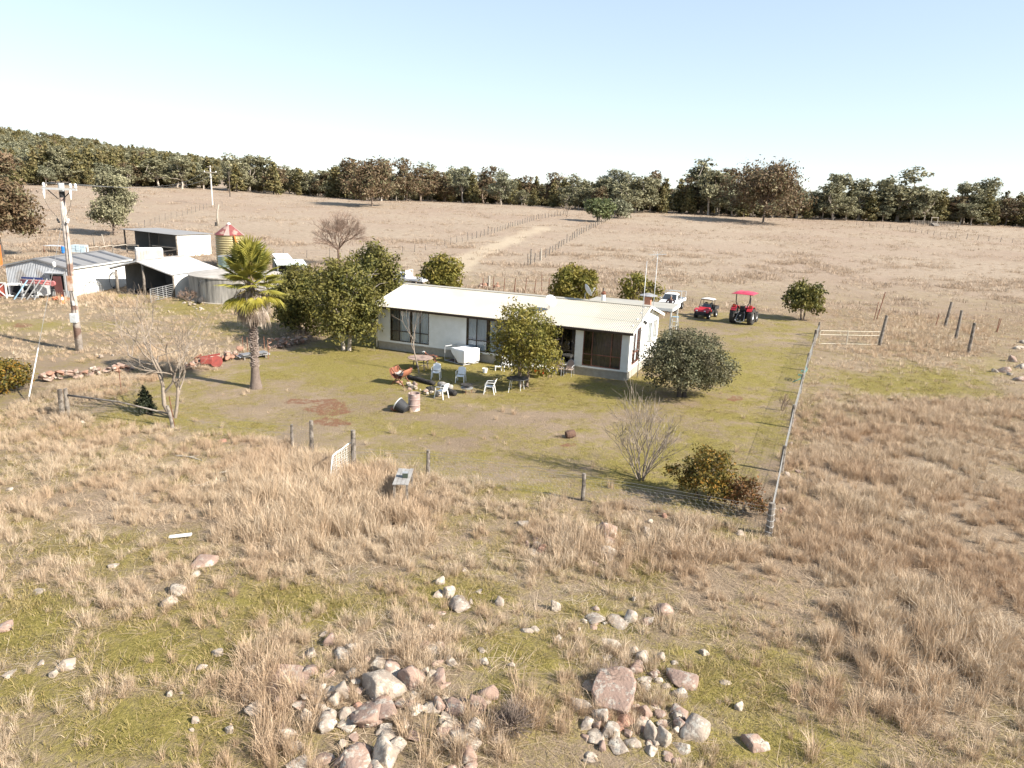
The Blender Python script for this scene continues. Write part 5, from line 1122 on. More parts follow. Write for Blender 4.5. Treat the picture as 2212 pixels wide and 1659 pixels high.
def jerry(u, v, mt_, label):
    p = G(u, v); t = thing('jerry_can', label, 'jerry can', p, hrz); MB().box((0, 0, .2), (.24, .34, .4)).obj('can_body', mt_, t, bevel=.04); MB().beam((-.08, 0, .44), (.08, 0, .44), .03).box((-.09, 0, .42), (.03, .03, .06)).box((.09, 0, .42), (.03, .03, .06)).obj('handle', mt_, t); MB().lathe([(.03, .38), (.03, .46)], 8, (0, .12, 0)).obj('cap', M_black, t)
jerry(1159, 806, mat('orange plastic', (.75, .22, .03), (.68, .18, .03), 4, .4), 'orange jerry can under the white clothed table'); jerry(1170, 808, mat('red plastic', (.55, .03, .02), (.48, .03, .02), 4, .4), 'red jerry can under the white clothed table')
# fire bowl trough
g = G(866, 830); t = thing('fire_trough', 'rusty half drum trough tipped on crossed steel legs', 'fire trough', g, R(68))
mb = MB(); n = 14; rr = .46
vs = []; 
for i in range(n + 1):
    a = R(-205 + 200 * i / n) + R(18)
    for x in (-.48, .48): vs.append((x, math.cos(a) * rr, .88 + math.sin(a) * rr))
mb.add(vs, [(2 * i, 2 * i + 1, 2 * i + 3, 2 * i + 2) for i in range(n)]); M_rusto = mat('orange rust steel', (.30, .12, .065), (.22, .08, .045), 5, .8, c3=(.15, .06, .04), s3=2)
tr1 = mb.obj('trough', M_rusto, t, solid=.015, smooth=True)
MB().sheet((-.4, -.32, .6), (.8, 0, 0), (0, .55, .1), 8, 6, lambda i, j: (0, 0, .03 * math.sin(i * 9 + j * 13))).obj('ash', M_ash, tr1, solid=.03)
for x in (-.36, .36):
    for s in (-1, 1): MB().beam((x + .02 * s, s * .42, 0), (x + .02 * s, -s * .40, .98), .05).obj('leg', M_rust, t)
# fire pit logs, stones, hot plate
def log(a, b_, r, mt_, name, label, r2=None):
    a, b_ = V(a), V(b_); t = thing(name, label, 'log', a); rng = random.Random(hash(label) % 999); d = b_ - a
    MB().tube([d * (i / 7) + V((rng.gauss(0, .012), rng.gauss(0, .012), rng.gauss(0, .012))) for i in range(8)], [(r + (r2 or r * .85) - r) if i == 7 else r * rng.uniform(.92, 1.08) for i in range(8)], 10).obj('wood', mt_, t, smooth=True); return t
gl = lambda u, v, h: G(u, v) + V((0, 0, h))
log(gl(882, 818, .12), gl(938, 833, .13), .135, M_char, 'charred_log', 'long charred black log lying along the back of the fire stones')
log(gl(948, 836, .17), gl(976, 843, .15), .17, M_ash, 'grey_log', 'split grey log between the two shaded chairs and the hot plate')
log(gl(966, 850, .16), gl(984, 856, .14), .16, M_char, 'charred_log', 'short burnt log end lying by the legs of the hot plate')
log(gl(925, 848, .17), gl(934, 846, .18), .17, M_char, 'charred_log', 'stubby black log at the feet of the sunlit chair')
g = G(1008, 849); t = thing('hot_plate', 'round steel barbecue plates on a three legged stand right of the logs', 'barbecue', g)
MB().lathe([(.001, .44), (.32, .44), (.34, .5), (.32, .5), (.3, .47), (.001, .46)], 22).obj('plate', M_char, t); MB().lathe([(.001, .28), (.34, .28), (.35, .32), (.001, .31)], 22).obj('plate', M_steel, t)
for a in (.4, 2.5, 4.6): MB().tube([(math.cos(a) * .3, math.sin(a) * .3, 0), (math.cos(a) * .24, math.sin(a) * .24, .44)], .014, 5).obj('leg', M_rust, t)
# burn drum with tub beside it
g = G(894.5, 886); t = thing('burn_drum', 'rusted pinkish steel drum standing open topped on the lawn', 'drum', g)
prof = [(.3, 0), (.31, .02), (.3, .05)]
for z in (.3, .6): prof += [(.295, z - .04), (.315, z), (.295, z + .04)]
prof += [(.295, .84), (.31, .88), (.30, .9), (.27, .89), (.27, .15), (.001, .15)]
M_drum = mat('burnt drum steel', (.36, .27, .235), (.26, .175, .15), 3.5, .85, bump=.15, c3=(.47, .42, .39), s3=2.2)
MB().lathe(prof, 30).obj('drum_wall', M_drum, t, smooth=False); MB().lathe([(.268, .16), (.001, .2)], 20).obj('ash', M_char, t)
MB().tube([(-.12, .1, .2), (-.14, .14, 1.25)], .018, 6).obj('poker', M_woodl, t)
g = G(866, 889); t = thing('plastic_tub', 'black tub with white rim tipped over against the burn drum', 'tub', g, R(160))
rot = Matrix.Rotation(R(62), 3, 'Y'); MB().lathe([(.001, -.36), (.26, -.36), (.34, .18), (.32, .18), (.245, -.33), (.001, -.33)], 20, (0, 0, .3), rot).obj('tub_wall', M_trim, t); MB().lathe([(.325, .17), (.36, .17), (.36, .22), (.325, .22), (.325, .17)], 20, (0, 0, .3), rot, cap=False).obj('rim', M_silver, t)
MB().lathe([(.001, -.1), (.22, -.06), (.24, .05), (.001, .1)], 9, (.34, 0, .12)).obj('spilled_ash', M_rust, t)
# white draped cage
a_, b_, c2_ = G(960.5, 779), G(1001, 790), G(1027, 782); ex = V((b_.x - a_.x, b_.y - a_.y, 0)); lx = ex.length; rz = math.atan2(ex.y, ex.x); ly = (c2_ - b_).length; ly = min(max(ly, .8), 1.3); hh = .98
t = thing('wire_cage', 'low silver pipe cage half covered with white cloth near the wall', 'cage', a_, rz)
mb = MB()
for z in (.04, hh):
    for p_, q_ in (((0, 0), (lx, 0)), ((lx, 0), (lx, ly)), ((lx, ly), (0, ly)), ((0, ly), (0, 0))): mb.tube([(*p_, z), (*q_, z)], .02, 6)
for p_ in ((0, 0), (lx * .55, 0), (lx, 0), (lx, ly), (0, ly)): mb.tube([(*p_, 0), (*p_, hh)], .02, 6)
mb.obj('pipe_frame', M_silver, t)
mb = MB()
for i in range(1, 14): mb.tube([(lx * i / 14, 0, .04), (lx * i / 14, 0, hh)], .004, 3); mb.tube([(0, ly * i / 14, .04), (0, ly * i / 14, hh)], .004, 3)
for i in range(1, 8): mb.tube([(0, 0, hh * i / 8), (lx, 0, hh * i / 8)], .004, 3)
mb.obj('mesh_panel', M_wire, t)
MB().box((lx * .5, ly * .5, .03), (lx * .95, ly * .9, .02)).box((lx * .55, ly * .7, .3), (lx * .6, .3, .5)).obj('bedding', mat('dark red bedding', (.09, .035, .035), (.05, .03, .03), 6, .95), t)
def drape(i, j):            # i along x, j: front hem -> top -> back
    x = lx * (.36 + .66 * i); k = j * 2.6
    if k < .9: dep = .9 - k; return V((x, -.035 - .03 * math.sin(i * 12) * dep, hh + .03 - dep * hh * (1.0 if i > .52 else .25 + 1.4 * i)))
    if k < 1.9: return V((x, (k - .9) * ly, hh + .035 + .02 * math.sin(i * 9) - .05 * math.sin((k - .9) * 3.1)))
    return V((x, ly + .035, hh + .03 - (k - 1.9) * .9))
vs = [tuple(drape(i / 30, j / 40)) for i in range(31) for j in range(41)]
cl = MB(); cl.add(vs, [(i * 41 + j, i * 41 + j + 1, (i + 1) * 41 + j + 1, (i + 1) * 41 + j) for i in range(30) for j in range(40)])
n = 12; o0 = len(cl.v); cl.sheet((lx * 1.02 + .03, -.03, .12), (0, ly + .06, 0), (0, 0, hh - .09), 16, 8, lambda i, j: (.03 * math.sin(i * 15) * (1 - j), 0, .05 * math.sin(i * 8) * (1 - j)))
sheet_ = cl.obj('cloth_cover', mat('white sheet', (.80, .79, .76), (.74, .73, .70), 3, .85), None, solid=.006, smooth=True, loc=a_); sheet_.rotation_euler.z = rz; tag(sheet_, 'white sheet thrown over the silver pipe cage', 'sheet')
def simple(name, label, cat, u, v, rz=0): return thing(name, label, cat, G(u, v), rz)
t = simple('bucket', 'white plastic bucket on the grass right of the draped cage', 'bucket', 1047.5, 805)
MB().lathe([(.12, 0), (.17, .27), (.18, .28), (.165, .28), (.11, .02), (.001, .02)], 16).obj('pail', M_plast, t); MB().tube([(-.17, 0, .26), (-.1, .1, .2), (.1, .1, .2), (.17, 0, .26)], .006, 4).obj('handle', M_steel, t)
t = simple('step_stool', 'low grey plastic step stool left of the garden tree', 'stool', 1076, 800, .2)
MB().box((0, 0, .26), (.42, .3, .03)).obj('tread', M_plast, t, bevel=.01)
for x, y in ((-.18, -.12), (.18, -.12), (-.18, .12), (.18, .12)): MB().beam((x * 1.1, y * 1.1, 0), (x, y, .25), .04).obj('leg', M_plast, t)
t = simple('tree_stump', 'short dark round log lying alone on the front lawn', 'stump', 1232, 945, R(20))
mb = MB(); mb.lathe([(.001, -.22), (.17, -.22), (.2, -.1), (.19, .1), (.17, .2), (.001, .2)], 14, (0, 0, .17), Matrix.Rotation(R(80), 3, 'Y')); mb.obj('wood', mat('brown cut log', (.15, .085, .055), (.10, .06, .045), 7, .9, bump=.6), t)
# step ladder by the porch
g = G(1453, 752); t = thing('step_ladder', 'silver aluminium step ladder standing open near the porch', 'ladder', g, R(-100), None, 1.2)
for y in (-.22, .22): MB().beam((.35, y * 1.25, 0), (0, y * .75, 2.0), .035, .06).obj('stile', M_silver, t); MB().beam((-.4, y * 1.2, 0), (-.03, y * .75, 1.95), .025, .04).obj('rear_leg', M_silver, t)
for i in range(1, 7):
    k = i / 7; MB().box((.35 * (1 - k), 0, 2.0 * k), (.1, .5 * (1.25 - .5 * k) - .02, .025)).obj('step', M_silver, t)
MB().box((-.0, 0, 2.01), (.18, .4, .04)).obj('top_cap', M_lblue, t)
# grey table standing in the long grass, with a mug tin on it
c = [P(864.6, 1012.7, .8), P(897, 1013.5, .8), P(878.5, 1048, .8), P(843.5, 1046.5, .8)]; ctr = (c[0] + c[1] + c[2] + c[3]) / 4; dx_ = (c[1] + c[2] - c[0] - c[3]) / 2; w_ = dx_.length; l_ = ((c[0] + c[1] - c[2] - c[3]) / 2).length; rz = math.atan2(dx_.y, dx_.x); gzz = gzf(ctr.x, ctr.y); hz = .8 - gzz
t = thing('work_bench', 'narrow grey plank table standing in tall dry grass outside the fence', 'table', (ctr.x, ctr.y, gzz), rz)
mb = MB()
for i in range(4): mb.box((-w_ / 2 + w_ * (i + .5) / 4, .02 * (i % 2), hz), (w_ / 4 - .012, l_ - .03 * (i % 3), .035))
mb.obj('tabletop', mat('silvery weathered planks', (.33, .31, .28), (.25, .235, .215), 5, .85, c3=(.24, .22, .20), s3=3), t)
for x in (-1, 1):
    for y in (-1, 1): MB().beam((x * (w_ / 2 - .06), y * (l_ / 2 - .1), -.05), (x * (w_ / 2 - .06), y * (l_ / 2 - .1), hz - .02), .075).obj('leg', M_wood, t)
MB().box((w_ / 2 - .06, 0, hz - .07), (.03, l_ - .25, .1)).box((-w_ / 2 + .06, 0, hz - .07), (.03, l_ - .25, .1)).obj('apron', M_woodl, t)
p = P(875.5, 1031, .82); t = thing('square_tin', 'small square dark green tin on the grey plank table', 'tin', (p.x, p.y, gzz + hz + .018), rz)
MB().box((0, 0, .09), (.19, .17, .18)).obj('tin_body', mat('dark green enamel', (.06, .075, .055), (.05, .06, .045), 5, .4), t, bevel=.01); MB().box((0, 0, .186), (.2, .18, .014)).obj('lid', M_steel, t)
t = simple('timber_plank', 'short white painted plank lying in the left grass', 'plank', 390, 1162, R(8)); MB().box((0, 0, .08), (.66, .14, .05), rot=Matrix.Rotation(R(-6), 3, 'Y')).obj('board', M_white, t, bevel=.005)
# garden hose
hp_ = [G(1735, 821) + V((0, 0, .9))] + [G(1735 + 5 * math.cos(i * 1.3) - i, 823 + 4 * math.sin(i * 1.3)) + V((0, 0, .75 - .05 * i)) for i in range(12)] + [G(1712, 826) + V((0, 0, .02))]
tag(MB().tube(curve_tube(hp_, 4), .022, 6).obj('garden_hose', mat('teal hose', (.03, .22, .19), (.025, .18, .16), 5, .5), None, smooth=True), 'teal garden hose looped over the right fence', 'hose')
# ------------------------------------------------------------------ posts, fences, gates
def post(parent, p, h, r=.09, lean=(0, 0), mt=None, name='post', n=9):
    rng = random.Random(int(p[0] * 91 + p[1] * 37)); mb = MB()
    mb.tube([(p[0], p[1], p[2] - .25), (p[0] + lean[0] * .5 + rng.gauss(0, .012), p[1] + lean[1] * .5, p[2] + h * .5), (p[0] + lean[0], p[1] + lean[1], p[2] + h)], [r * 1.08, r * rng.uniform(.92, 1.05), r * .9], n)
    return mb.obj(name, mt or M_wood, parent, smooth=False)
def net(mb, a, b_, h, step=.14, r=.0022, z0=.03, hexa=True):
    a, b_ = V(a), V(b_); L_ = (b_ - a).length; n = max(2, int(L_ / step)); k = max(2, int(h / step))
    f = lambda i, j: a.lerp(b_, i / n) + V((0, 0, z0 + h * j / k))
    for j in range(k):
        mb.tube([f(i, j + (.5 if (i + j) % 2 else 0)) for i in range(n + 1)], r, 3, cap=False)
    for i in range(0, n + 1, 2): mb.tube([f(i, 0), f(i, k)], r, 3, cap=False)
def wires(mb, pts, hs, r=.004):
    for h in hs: mb.tube([V(p) + V((0, 0, h)) for p in pts], r, 4, cap=False)
def local(o, p): return V(p) - V(o)
# front netting fence
o = G(1258, 1080); t = thing('netting_fence', 'wire netting fence on rough timber posts along the front of the lawn', 'fence', o)
FP = [(632, 963, .95, .065), (674.5, 984, 1.5, .085), (764, 1022, 1.75, .10), (924.5, 1030, 1.1, .075), (1258, 1081, 1.05, .075), (1659, 1156, 1.15, .12)]
pp = [local(o, G(u, v)) for u, v, _, _ in FP]
for q, (u, v, h, r) in zip(pp, FP): post(t, q, h, r)
for a, b_ in ((0, 1), (2, 3), (3, 4), (4, 5)):
    mb = MB(); net(mb, pp[a], pp[b_], .85, .11, .0026); mb.obj('wire_netting', M_wire, t, fixn=False)
    mb = MB(); wires(mb, [pp[a], pp[b_]], (.88, 1.0)); mb.obj('strand_wire', M_wire, t, fixn=False)
mb = MB(); q = pp[5]
for i in range(5): mb.tube([q + V((math.cos(a) * .135, math.sin(a) * .135, .15 + i * .21 + .02 * math.sin(a * 2 + i))) for a in np.linspace(0, 6.28, 14)], .004, 4)
mb.obj('tie_wire', mat('bright wire', (.7, .7, .68), None, 5, .4), t)
# left stretch
o2 = G(140, 902); t = thing('netting_fence', 'sagging wire fence with one rail running left from the leafless tree', 'fence', o2)
LP = [(136, 900, 1.3, .11, 0, 0), (148, 898, 1.3, .10, 0, 0), (374, 925, 1.05, .075, -.18, .0)]
lp = [local(o2, G(a, b_)) for a, b_, *_ in LP]
for q, (_, _, h, r, lx_, ly_) in zip(lp, LP): post(t, q, h, r, (lx_, ly_))
q = local(o2, G(262, 845)); MB().beam(q - V((0, 0, .2)), q + V((-.02, 0, 1.25)), .03).obj('steel_picket', M_rust, t)
MB().tube([lp[1] + V((0, 0, 1.0)), lp[1].lerp(lp[2], .5) + V((0, .1, .92)), lp[2] + V((-.1, .1, .62))], [.05, .045, .035], 7).obj('rail', M_wood, t, smooth=True)
mb = MB(); net(mb, lp[1], lp[2], .7, .16, .0024); mb.obj('wire_netting', M_wire, t, fixn=False)
q2 = local(o2, G(632, 963)); mb = MB(); wires(mb, [lp[2], q2], (.5, .85)); net(mb, lp[2], q2, .6, .2, .002); mb.obj('strand_wire', M_wire, t, fixn=False)
MB().beam(lp[2] + V((.02, .12, -.1)), lp[2] + V((-.12, .12, 1.45)), .03).obj('steel_picket', M_rust, t)
# right fence running away
o3 = G(1659, 1150); t = thing('netting_fence', 'long wire netting fence running back along the right of the lawn', 'fence', o3)
RP = [(1687, 1020, 1.15, .085), (1709, 924, 1.2, .095), (1729, 850, 1.2, .08), (1742, 800, 1.2, .085), (1753, 767, 1.2, .07), (1758, 748, 1.35, .11), (1766, 728, 1.3, .09)]
rp = [local(o3, G(1659, 1156))] + [local(o3, G(u, v)) for u, v, _, _ in RP]
for q, (u, v, h, r) in zip(rp[1:], RP): post(t, q, h, r)
for i in range(len(rp) - 1):
    mb = MB(); net(mb, rp[i], rp[i + 1], 1.0, .10, .0042); mb.obj('wire_netting', M_wire, t, fixn=False)
mb = MB(); wires(mb, rp, (1.04,), .007); mb.obj('top_wire', M_wire, t, fixn=False)
mb = MB(); wires(mb, rp, (.35, .7)); mb.obj('strand_wire', M_wire, t, fixn=False)
e = rp[-1]; MB().tube([e + V((0, 0, 1.25)), e + V((1.0, 2.2, .1))], .07, 7).obj('stay', M_wood, t)
# white mesh gate swung open
hg, fg = G(763, 1016), G(729, 1038); fg = hg + (fg - hg).normalized() * 1.45; fg.z = gzf(fg.x, fg.y)
t = thing('mesh_gate', 'white tubular mesh gate swung open into the tall grass', 'gate', hg, math.atan2(fg.y - hg.y, fg.x - hg.x)); gl_ = (fg - hg).length
MB().tube(curve_tube([(0.06, 0, .12), (.06, 0, 1.12), (gl_ * .55, 0, 1.14), (gl_ - .16, 0, 1.1), (gl_, 0, .95), (gl_, 0, .15), (0.06, 0, .12)], 5), .024, 7).obj('gate_frame', M_white, t)
mb = MB(); net(mb, (.08, 0, .1), (gl_ - .02, 0, .1), 1.0, .085, .006); mb.obj('wire_mesh', M_white, t, fixn=False)
# pipe gate beyond the right fence
ga, gb = G(1766, 745), G(1899, 746); M_cream = mat('cream pipe paint', (.56, .50, .38), (.46, .41, .31), 4, .6)
t = thing('pipe_gate', 'long cream two rail pipe gate between right fence and dark post', 'gate', ga, math.atan2(gb.y - ga.y, gb.x - ga.x)); w_ = (gb - ga).length
for z in (1.18, .85, .12): MB().tube([(.1, 0, z), (w_ - .1, 0, z - .04)], .026, 6).obj('rail', M_cream, t)
for x in (.1, w_ * .47, w_ - .12): MB().tube([(x, 0, .1), (x, 0, 1.18)], .022, 6).obj('upright', M_cream, t)
def lone(u, v, top, r, label, name='fence_post', mt_=None, group=None, lean=(0, 0)):
    g = G(u, v); h = hgt(u, v, top); t = thing(name, label, 'post', g, 0, group); post(t, (0, 0, 0), h, r, lean, mt_, 'timber' if mt_ is None else 'steel'); return t
lone(1899, 746, 680, .13, 'thick dark timber gate post at the right end of the pipe gate', lean=(.22, 0))
lone(2040, 707, 651, .14, 'dark leaning timber post furthest left of three on the right', lean=(.25, 0))
lone(2064, 732, 669, .13, 'dark timber post in the middle of three on the right', lean=(.08, 0))
lone(2091, 763, 696, .13, 'dark timber post nearest of three on the right', lean=(.05, 0))
lone(1893, 690, 630, .05, 'thin brown picket leaning behind the pipe gate', 'steel_picket', M_rust, None, (.45, 0))
lone(1887, 692, 652, .035, 'short thin picket just left of the leaning picket', 'steel_picket', M_rust, None, (.2, 0))
lone(2020, 707, 676, .04, 'short rusty picket left of the three dark posts', 'steel_picket', M_rust, None, (.15, 0))
lone(2153, 718, 688, .035, 'rusty picket of a crossed pair near the right edge, leaning right', 'steel_picket', M_rust, None, (.3, .2))
lone(2152, 717, 687, .035, 'rusty picket of a crossed pair near the right edge, standing upright', 'steel_picket', M_rust, None, (.06, 0))
lone(1827, 746, 712, .03, 'thin pale stake in the grass below the pipe gate', 'steel_picket', M_woodl)
lone(525, 762, 727, .022, 'brown steel picket just left of the palm trunk, outer one', 'steel_picket', M_rust)
lone(535, 764, 728, .022, 'brown steel picket just left of the palm trunk, inner one', 'steel_picket', M_rust)
lone(571, 757, 727, .022, 'brown steel picket just right of the palm trunk', 'steel_picket', M_rust)
lone(580, 776, 734, .022, 'red topped steel picket at the sheet stack right of the palm', 'steel_picket', M_rust)
lone(226, 530, 506, .08, 'pale leaning timber post beside the grey gum on the left', 'fence_post', M_woodl, None, (-.3, 0))
lone(204, 534, 512, .1, 'grey timber post between blue stack and pale leaning post')
lone(241, 527, 513, .08, 'short grey timber post right of the pale leaning post')
# fences in the paddocks behind
def farfence(name, label, px, n, h, r, mt_=None, wire=True, jit=.15, tops=None):
    pts = [G(u, v) for u, v in px]; o = pts[0]; seg = [(b_ - a).length for a, b_ in zip(pts[:-1], pts[1:])]; tot = sum(seg)
    t = thing(name, label, 'fence', o); rng = random.Random(int(px[0][0])); qs = []
    for i in range(n):
        d = tot * i / (n - 1)
        for k_, s_ in enumerate(seg):
            if d <= s_ + 1e-6: break
            d -= s_
        q = pts[k_].lerp(pts[k_ + 1], min(1, d / s_)); q.z = gzf(q.x, q.y); q = q - o; qs.append(q)
        hh = h * rng.uniform(.85, 1.15) * (1.3 if rng.random() < .12 else 1); post(t, q, hh, r * rng.uniform(.8, 1.25), (rng.gauss(0, jit * .5), rng.gauss(0, jit * .3)), mt_, 'post', 6)
    if wire:
        mb = MB(); wires(mb, qs, (h * .35, h * .65, h * .92), .006); mb.obj('strand_wire', M_wire, t, fixn=False)
    return t
farfence('paddock_fence', 'row of grey timber posts along the left side of the grassy track', [(1011, 519), (1060, 506), (1110, 489), (1160, 474), (1217, 465)], 34, 1.35, .085)
farfence('paddock_fence', 'row of grey timber posts along the right side of the grassy track', [(1141, 573), (1180, 556), (1215, 531), (1260, 503), (1310, 478), (1362, 460)], 40, 1.4, .09)
farfence('paddock_fence', 'faint line of thin pickets climbing left paddock towards far pole', [(301, 496), (350, 478), (400, 465), (447, 450), (480, 446)], 17, 1.5, .055)
farfence('paddock_fence', 'thin picket fence behind the roof ridge with rusty uprights', [(1042, 629), (1090, 634), (1150, 632), (1185, 628)], 8, 1.6, .05, M_rust)
farfence('paddock_fence', 'thin pickets crossing the paddock behind the garden trees', [(560, 560), (650, 556), (720, 560), (870, 548), (950, 536), (1011, 519)], 16, 1.3, .05)
farfence('paddock_fence', 'faint fence line low in the far right paddock', [(1850, 486), (1950, 498), (2050, 513), (2212, 527)], 22, 1.3, .06)
lone(1146, 574, 538, .12, 'tall grey gate post by the near end of the right track fence')
lone(1168, 563, 537, .13, 'tall pale gate post near the end of the right track fence', 'fence_post', M_woodl)
lone(1300, 655, 622, .1, 'dark timber post between the two shrubs behind the flue', lean=(.1, 0))
lone(1056, 622, 596, .14, 'pale stout post above the stone heap behind the ridge', 'fence_post', M_woodl)
# post and rail yard behind the workshop
px = [(188, 553), (216, 552), (245, 549), (275, 547), (300, 549)]; pts = [G(*q) for q in px]; t = thing('rail_yard', 'broken timber post and rail yard left of the silver tank', 'fence', pts[0])
for q in pts: post(t, q - pts[0], 1.35, .11, n=7)
for a, b_ in zip(pts[:-1], pts[1:]):
    for z in (.55, 1.15): MB().tube([a - pts[0] + V((0, -.1, z)), b_ - pts[0] + V((0, -.1, z + (.15 if z > 1 else -.1)))], .06, 6).obj('rail', M_woodl if z > 1 else M_wood, t)
# far cattle yard
g = G(2018, 488); t = thing('cattle_yard', 'small timber cattle yard with loading ramp at far right tree line', 'cattle yard', g)
for i in range(8):
    post(t, (-6 + i * 2.1, 0, 0), 1.7, .13, n=6); post(t, (-6 + i * 2.1, 5, 0), 1.7, .13, n=6)
for z in (.5, 1.0, 1.5): MB().beam((-6, 0, z), (8.7, 0, z), .1, .14).obj('rail', M_wood, t); MB().beam((-6, 5, z), (8.7, 5, z), .1, .14).obj('rail', M_wood, t)
MB().hexa([(-1.5, -3, 0), (.5, -3, 0), (.5, -.5, 0), (-1.5, -.5, 0), (-1.5, -3, .1), (.5, -3, .1), (.5, -.5, 1.1), (-1.5, -.5, 1.1)]).obj('ramp', M_wood, t)
for x in (-1.6, .6): MB().beam((x, -.5, 0), (x, -.5, 3.0), .18).obj('gate_post', M_woodl, t)
MB().beam((-1.8, -.5, 2.9), (.8, -.5, 2.9), .2).obj('cross_beam', M_woodl, t)
# ------------------------------------------------------------------ power poles
g = G(172, 757); hp = hgt(172, 757, 397)
t = thing('power_pole', 'tall weathered timber power pole with crossarm at left front', 'power pole', g)
MB().tube([(0, 0, -.3), (-.02, 0, hp * .35), (-.03, 0, hp * .7), (0, 0, hp - .55)], [.235, .20, .175, .15], 14).obj('pole', mat('silver grey pole timber', (.46, .41, .36), (.33, .28, .235), 4, .9, bump=.4, bscale=10, c3=(.20, .13, .10), s3=1.2), t, smooth=True)
MB().lathe([(.16, hp - .5), (.17, hp - .1), (.16, hp)], 14).obj('pole_cap', M_silver, t); MB().lathe([(.158, hp - .85), (.16, hp - .5)], 14, cap=False).obj('band', M_black, t)
MB().box((.02, -.24, hp - .35), (2.1, .1, .12)).obj('crossarm', M_silver, t)
for s in (-1, 1): MB().beam((s * .14, -.19, hp - .95), (s * .72, -.22, hp - .42), .03, .05).obj('brace', M_black, t)
for x in (-.92, .72, 1.02):
    MB().lathe([(.04, -.1), (.09, -.06), (.05, -.02), (.1, .03), (.05, .07), (.09, .12), (.001, .2)], 12, (x, -.24, hp - .18)).obj('insulator', M_white, t)
for x in (-.9, .72):
    MB().tube([(x, -.3, hp - .42), (x, -.34, hp - .62), (x + .01, -.34, hp - .95)], [.06, .07, .02], 8).obj('fuse', M_white, t)
    MB().tube(curve_tube([(x, -.34, hp - 1.0), (x * .75, -.32, hp - 1.55), (x * .35, -.28, hp - 2.0), (x * .3, -.26, hp - 2.35)], 5), .012, 4).obj('jumper', M_black, t)
for s in (-1, 1): MB().lathe([(.03, -.15), (.08, -.1), (.05, -.02), (.08, .04), (.05, .1), (.03, .16)], 10, (s * .3, -.2, hp - 2.25), Matrix.Rotation(R(25 * s), 3, 'Y')).obj('insulator', M_black if s < 0 else M_white, t)
MB().box((0, -.2, 2.15), (.42, .26, .58)).obj('meter_box', mat('pale grey box', (.55, .57, .56), None, 4, .5), t, bevel=.02)
MB().box((.0, -.21, 4.35), (.36, .03, .95)).obj('rust_plate', mat('streaked plate', (.60, .56, .50), (.38, .18, .09), 2.4, .7), t); MB().box((.08, -.22, 3.1), (.12, .03, .28)).obj('number_plate', M_white, t)
MB().tube([(.13, -.16, 2.4), (.14, -.18, 3.2), (.06, -.2, 3.8), (.12, -.16, hp - 2.4)], .014, 5).obj('conduit', M_trim, t)
ga = G(60, 871); top = V((-.2, -.05, hp - 2.45)); a_ = V(ga - g)
t2 = thing('guy_wire', 'stay wire from the near power pole with white sleeve at its foot', 'stay wire', ga)
lt = V(top - a_); MB().tube([(0, 0, 0), lt], .012, 5).obj('wire', M_wire, t2)
MB().tube([lt * .03, lt * .26], .03, 8).obj('guard_sleeve', M_plast, t2, smooth=True); MB().lathe([(.05, -.15), (.09, -.08), (.09, .08), (.05, .15)], 10, lt * .73).obj('insulator', M_white, t2)
gf = G(459, 443); hf = hgt(459, 443, 358)
t = thing('power_pole', 'distant pale power pole with crossarm before the wooded hill', 'power pole', gf)
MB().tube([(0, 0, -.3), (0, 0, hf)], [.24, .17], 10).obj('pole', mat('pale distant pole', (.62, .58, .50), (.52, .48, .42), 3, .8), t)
MB().box((0, -.2, hf - 1.9), (3.6, .18, .22)).obj('crossarm', M_woodl, t); MB().box((0, -.2, hf - .35), (1.7, .12, .14)).obj('crossarm', M_woodl, t)
for s in (-1, 1): MB().beam((s * .1, -.2, hf - 3), (s * .9, -.22, hf - 2), .08).obj('brace', M_trim, t); MB().lathe([(.12, 0), (.18, .2), (.001, .4)], 8, (s * 1.7, -.2, hf - 1.85)).obj('insulator', M_white, t)
MB().lathe([(.3, 0), (.3, .8), (.001, .85)], 10, (.15, -.35, hf - 3.6)).obj('transformer', M_steel, t)
for s, l in ((-1, 'left power line strung between the near and distant poles'), (1, 'right power line strung between the near and distant poles')):
    tag(MB().tube(sag(g + V((s * .8, -.24, hp - .02)), gf + V((s * 1.6, -.2, hf - 1.6)), 1.8, 24), .012, 4).obj('power_line', M_wire, None), l, 'power line')
g3 = G(497, 425); t = thing('power_pole', 'dark slender far pole in the gap of the wooded hill', 'power pole', g3); MB().tube([(0, 0, -.3), (0, 0, 8.5)], [.2, .15], 8).obj('pole', M_barkd, t); MB().box((0, 0, 8.0), (1.6, .15, .15)).obj('crossarm', M_barkd, t); MB().lathe([(.3, 0), (.3, .8)], 8, (-.5, 0, 2)).obj('box', M_barkd, t)
g = G(471, 488); h_ = hgt(471, 488, 441); t = thing('dead_tree', 'bare white dead trunk standing behind the silo', 'dead tree', g)
MB().tube([(0, 0, -.2), (-.05, 0, h_ * .4), (.1, 0, h_ * .72), (.5, 0, h_)], [.32, .2, .17, .08], 8).obj('trunk', M_woodl, t, smooth=True); MB().tube([(.1, 0, h_ * .72), (-.15, 0, h_ * .8)], [.1, .04], 6).obj('branch', M_woodl, t); MB().tube([(-.35, -.1, -.1), (-.4, -.1, .8)], [.3, .22], 8).obj('stump', M_char, t)
